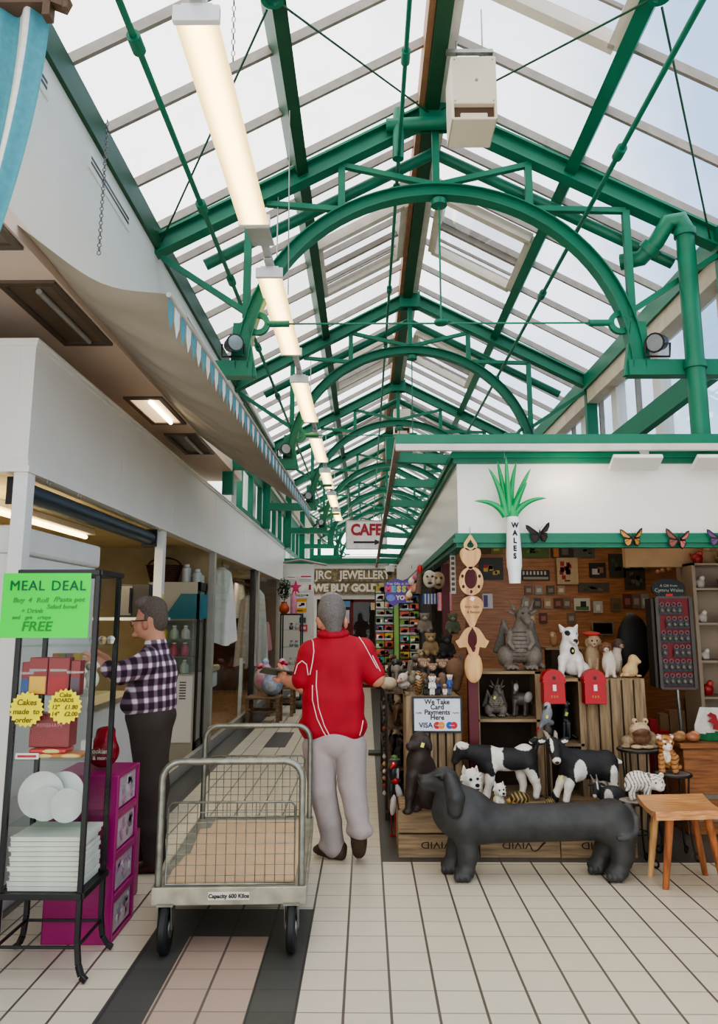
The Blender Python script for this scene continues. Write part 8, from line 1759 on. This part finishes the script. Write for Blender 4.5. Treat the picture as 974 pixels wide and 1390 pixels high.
# white shelf unit at the end
SHW = mat('shelf_white', (150, 134, 116), .6, 0, .06, 3); YE = 7.0; x0 = k4(825, 600, YE).x; t = thing('shelf_unit', 'white shelf unit of ornaments at the end of the stall', 'shelf', (x0 + .5, YE, 0)); zt_ = k4(830, 215, YE).z
m = MB(); m.bx(-.5, -.47, 0, .35, .0025, zt_); m.bx(.47, .5, 0, .35, .0025, zt_); m.build('side_panel', SHW, t); m = MB(); m.bx(-.47, .47, .33, .35, .0025, zt_); m.build('back_panel', SHW, t)
shz = [zt_] + [k4(900, y, YE).z for y in (380, 610, 860, 1100)]
for z in shz: m = MB(); m.bx(-.5 if z == zt_ else -.47, .5 if z == zt_ else .47, 0, .33, z - .02, z); m.build('shelf', SHW, t)
rnd = random.Random(14)
for r, z in enumerate(shz):
    for j in range(4):
        c_, cn = rnd.choice([((150, 40, 36), 'red'), ((150, 130, 80), 'gold'), ((190, 180, 170), 'cream'), ((90, 66, 50), 'brown')]); b = Blob(); b.k = .015; b.ground = True; R = rnd.uniform(.035, .05); b.ell((0, -R, 0), (R * 1.1, R, R), col=c_); b.ell((R * .5, -R * 2.1, -.01), (R * .6, R * .55, R * .55), col=tuple(min(255, q + 30) for q in c_)); b.cap((-R, -R, 0), (-R * 1.5, -R * 2, 0), R * .3, R * .15, c_); b.cap((-R * .4, -.01, -.02), (R * .5, -.01, -.02), .012, .012, c_)
        tag(b.build('ornament', GLZ, None, .006, loc=(x0 + .12 + j * .22, YE + .14, z + .001)), '%s ornament on the white shelf unit, %s place on shelf %s from the top' % (cn, ORD[j], ORD[r]), 'ornament', 'ornaments on the white shelf unit')
b = Blob(); b.k = .03; c_ = (184, 150, 116); b.ell((0, -.09, 0), (.16, .085, .09), col=c_); b.ell((-.17, -.14, -.03), (.075, .075, .07), col=c_); b.ell((-.23, -.12, -.07), (.04, .034, .035), col=(210, 186, 160)); b.cap((.12, -.05, -.05), (.2, -.03, -.1), .04, .03, c_); b.cap((-.08, -.05, -.07), (-.14, -.03, -.13), .04, .03, c_)
p = k4(880, 190, YE); tag(b.build('soft_toy', PTM, None, .011, loc=(x0 + .3, YE + .16, zt_ + .105)), 'large tan soft toy lying on top of the white shelf unit', 'soft toy')
# red cartons, cardboard boxes, flag, cellophane sticks
v7 = lambda x, y, Y: at(824 + x / 6.493, 880 + y / 6.493, Y)
def boxat(nm, x0, x1, y0, y1, Y, mt, label, zb=None, d=.2, cat='box'):
    a, b_ = v7(x0, y1, Y), v7(x1, y0, Y); z0 = .0025 if zb is None else zb; m = MB(); w_ = (b_.x - a.x) / 2; m.bx(-w_, w_, 0, d, 0, b_.z - z0); m.bx(-w_ - .001, w_ + .001, -.002, .0, (b_.z - z0) * .48, (b_.z - z0) * .52); return tag(m.build(nm, mt, None, bevel=.004, loc=((a.x + b_.x) / 2, Y, z0)), label, cat)
RC = mat('red_carton', (150, 16, 24), .5, 0, .08, 4); CB2 = mat('dim_cardboard', (120, 92, 64), .85, 0, .12, 4)
boxat('red_carton', 385, 442, 630, 780, 6.99, RC, 'upright red carton behind the tiger cub', None, .11); boxat('red_carton', 460, 550, 730, 800, 6.99, RC, 'low red carton beside the upright red carton', None, .11)
boxat('cardboard_box', 470, 536, 580, 720, 7.13, CB2, 'cardboard box under the keyring rack', None, .12); boxat('cardboard_box', 565, 680, 550, 880, 7.13, CB2, 'larger cardboard box behind the rack pole', None, .12); boxat('leaning_timber', 690, 780, 440, 900, 7.4, wood('panel_wood', (120, 84, 54), (84, 56, 36), 'z'), 'brown wooden panel leaning beside the white shelf unit', None, .03, 'panel')
ZT = .66; t = thing('spiral_stick', 'x', 'x'); bpy.data.objects.remove(t)
for i in range(9):
    p = v7(800 + i * 8, 960, 6.35); m = MB(); top = v7(765 + i * 18, 655 + 10 * (i % 3), 6.4); P_ = Vector((p.x, 6.3 + .02 * (i % 3), ZT + .001)); m.tube([(0, 0, 0), (top.x - P_.x, .05, top.z - P_.z)], .006, 6); m.sph((top.x - P_.x, .05, top.z - P_.z), .012, 8); tag(m.build('candy_stick', mat('stick_pink', (196, 150, 140), .2, 0, .3, 40), None, smooth=50, loc=P_), 'pink cellophane wrapped stick in the fanned bunch on the chest', 'candy stick', 'wrapped sticks fanned on the chest')
FLG = v7(940, 1000, 6.25); t = thing('dragon_flag', 'white and green bag printed with a red dragon at the edge of the stall', 'flag', (FLG.x + .06, 6.3, ZT + .001)); h_ = v7(960, 520, 6.3).z - ZT
def flg(u, v): return ((u - .5) * .34 * (1 - .55 * max(0, v - .45)), -.06 * sin(u * pi) * (1 - v * .6) + .01 * sin(u * 20), v * h_)
m = MB(); m.grid(flg, 20, 24, colfn=lambda u, v: (24, 100, 60) if v < .3 - .25 * abs(u - .5) else (206, 202, 196)); m.build('cloth', PTM, t, smooth=180, solid=.004)
m = MB(); dr = [(-.06, .30), (.0, .26), (.06, .30), (.04, .38), (.09, .44), (.03, .46), (.05, .56), (-.02, .5), (-.03, .64), (-.07, .7), (-.1, .62), (-.06, .56), (-.1, .48), (-.05, .42)]; m.prism([(x, z * h_ / .8) for x, z in dr], -.08, -.074); m.build('dragon_print', mat('dragon_red', (150, 24, 36), .6), t)
for i, (x, c_) in enumerate([(650, (150, 110, 70)), (775, (170, 110, 80))]):
    p = v7(x, 1000, 6.2); b = Blob(); b.k = .02; b.ground = True; b.ell((0, -.035, 0), (.055, .035, .05), col=c_); b.ell((.02, -.06, 0), (.03, .02, .03), col=tuple(min(255, q + 40) for q in c_)); tag(b.build('wrapped_packet', PTG, None, .008, loc=(p.x, 6.22, ZT + .001)), ['tan', 'pinkish', 'red brown'][i] + ' wrapped packet on the brown chest', 'packet')
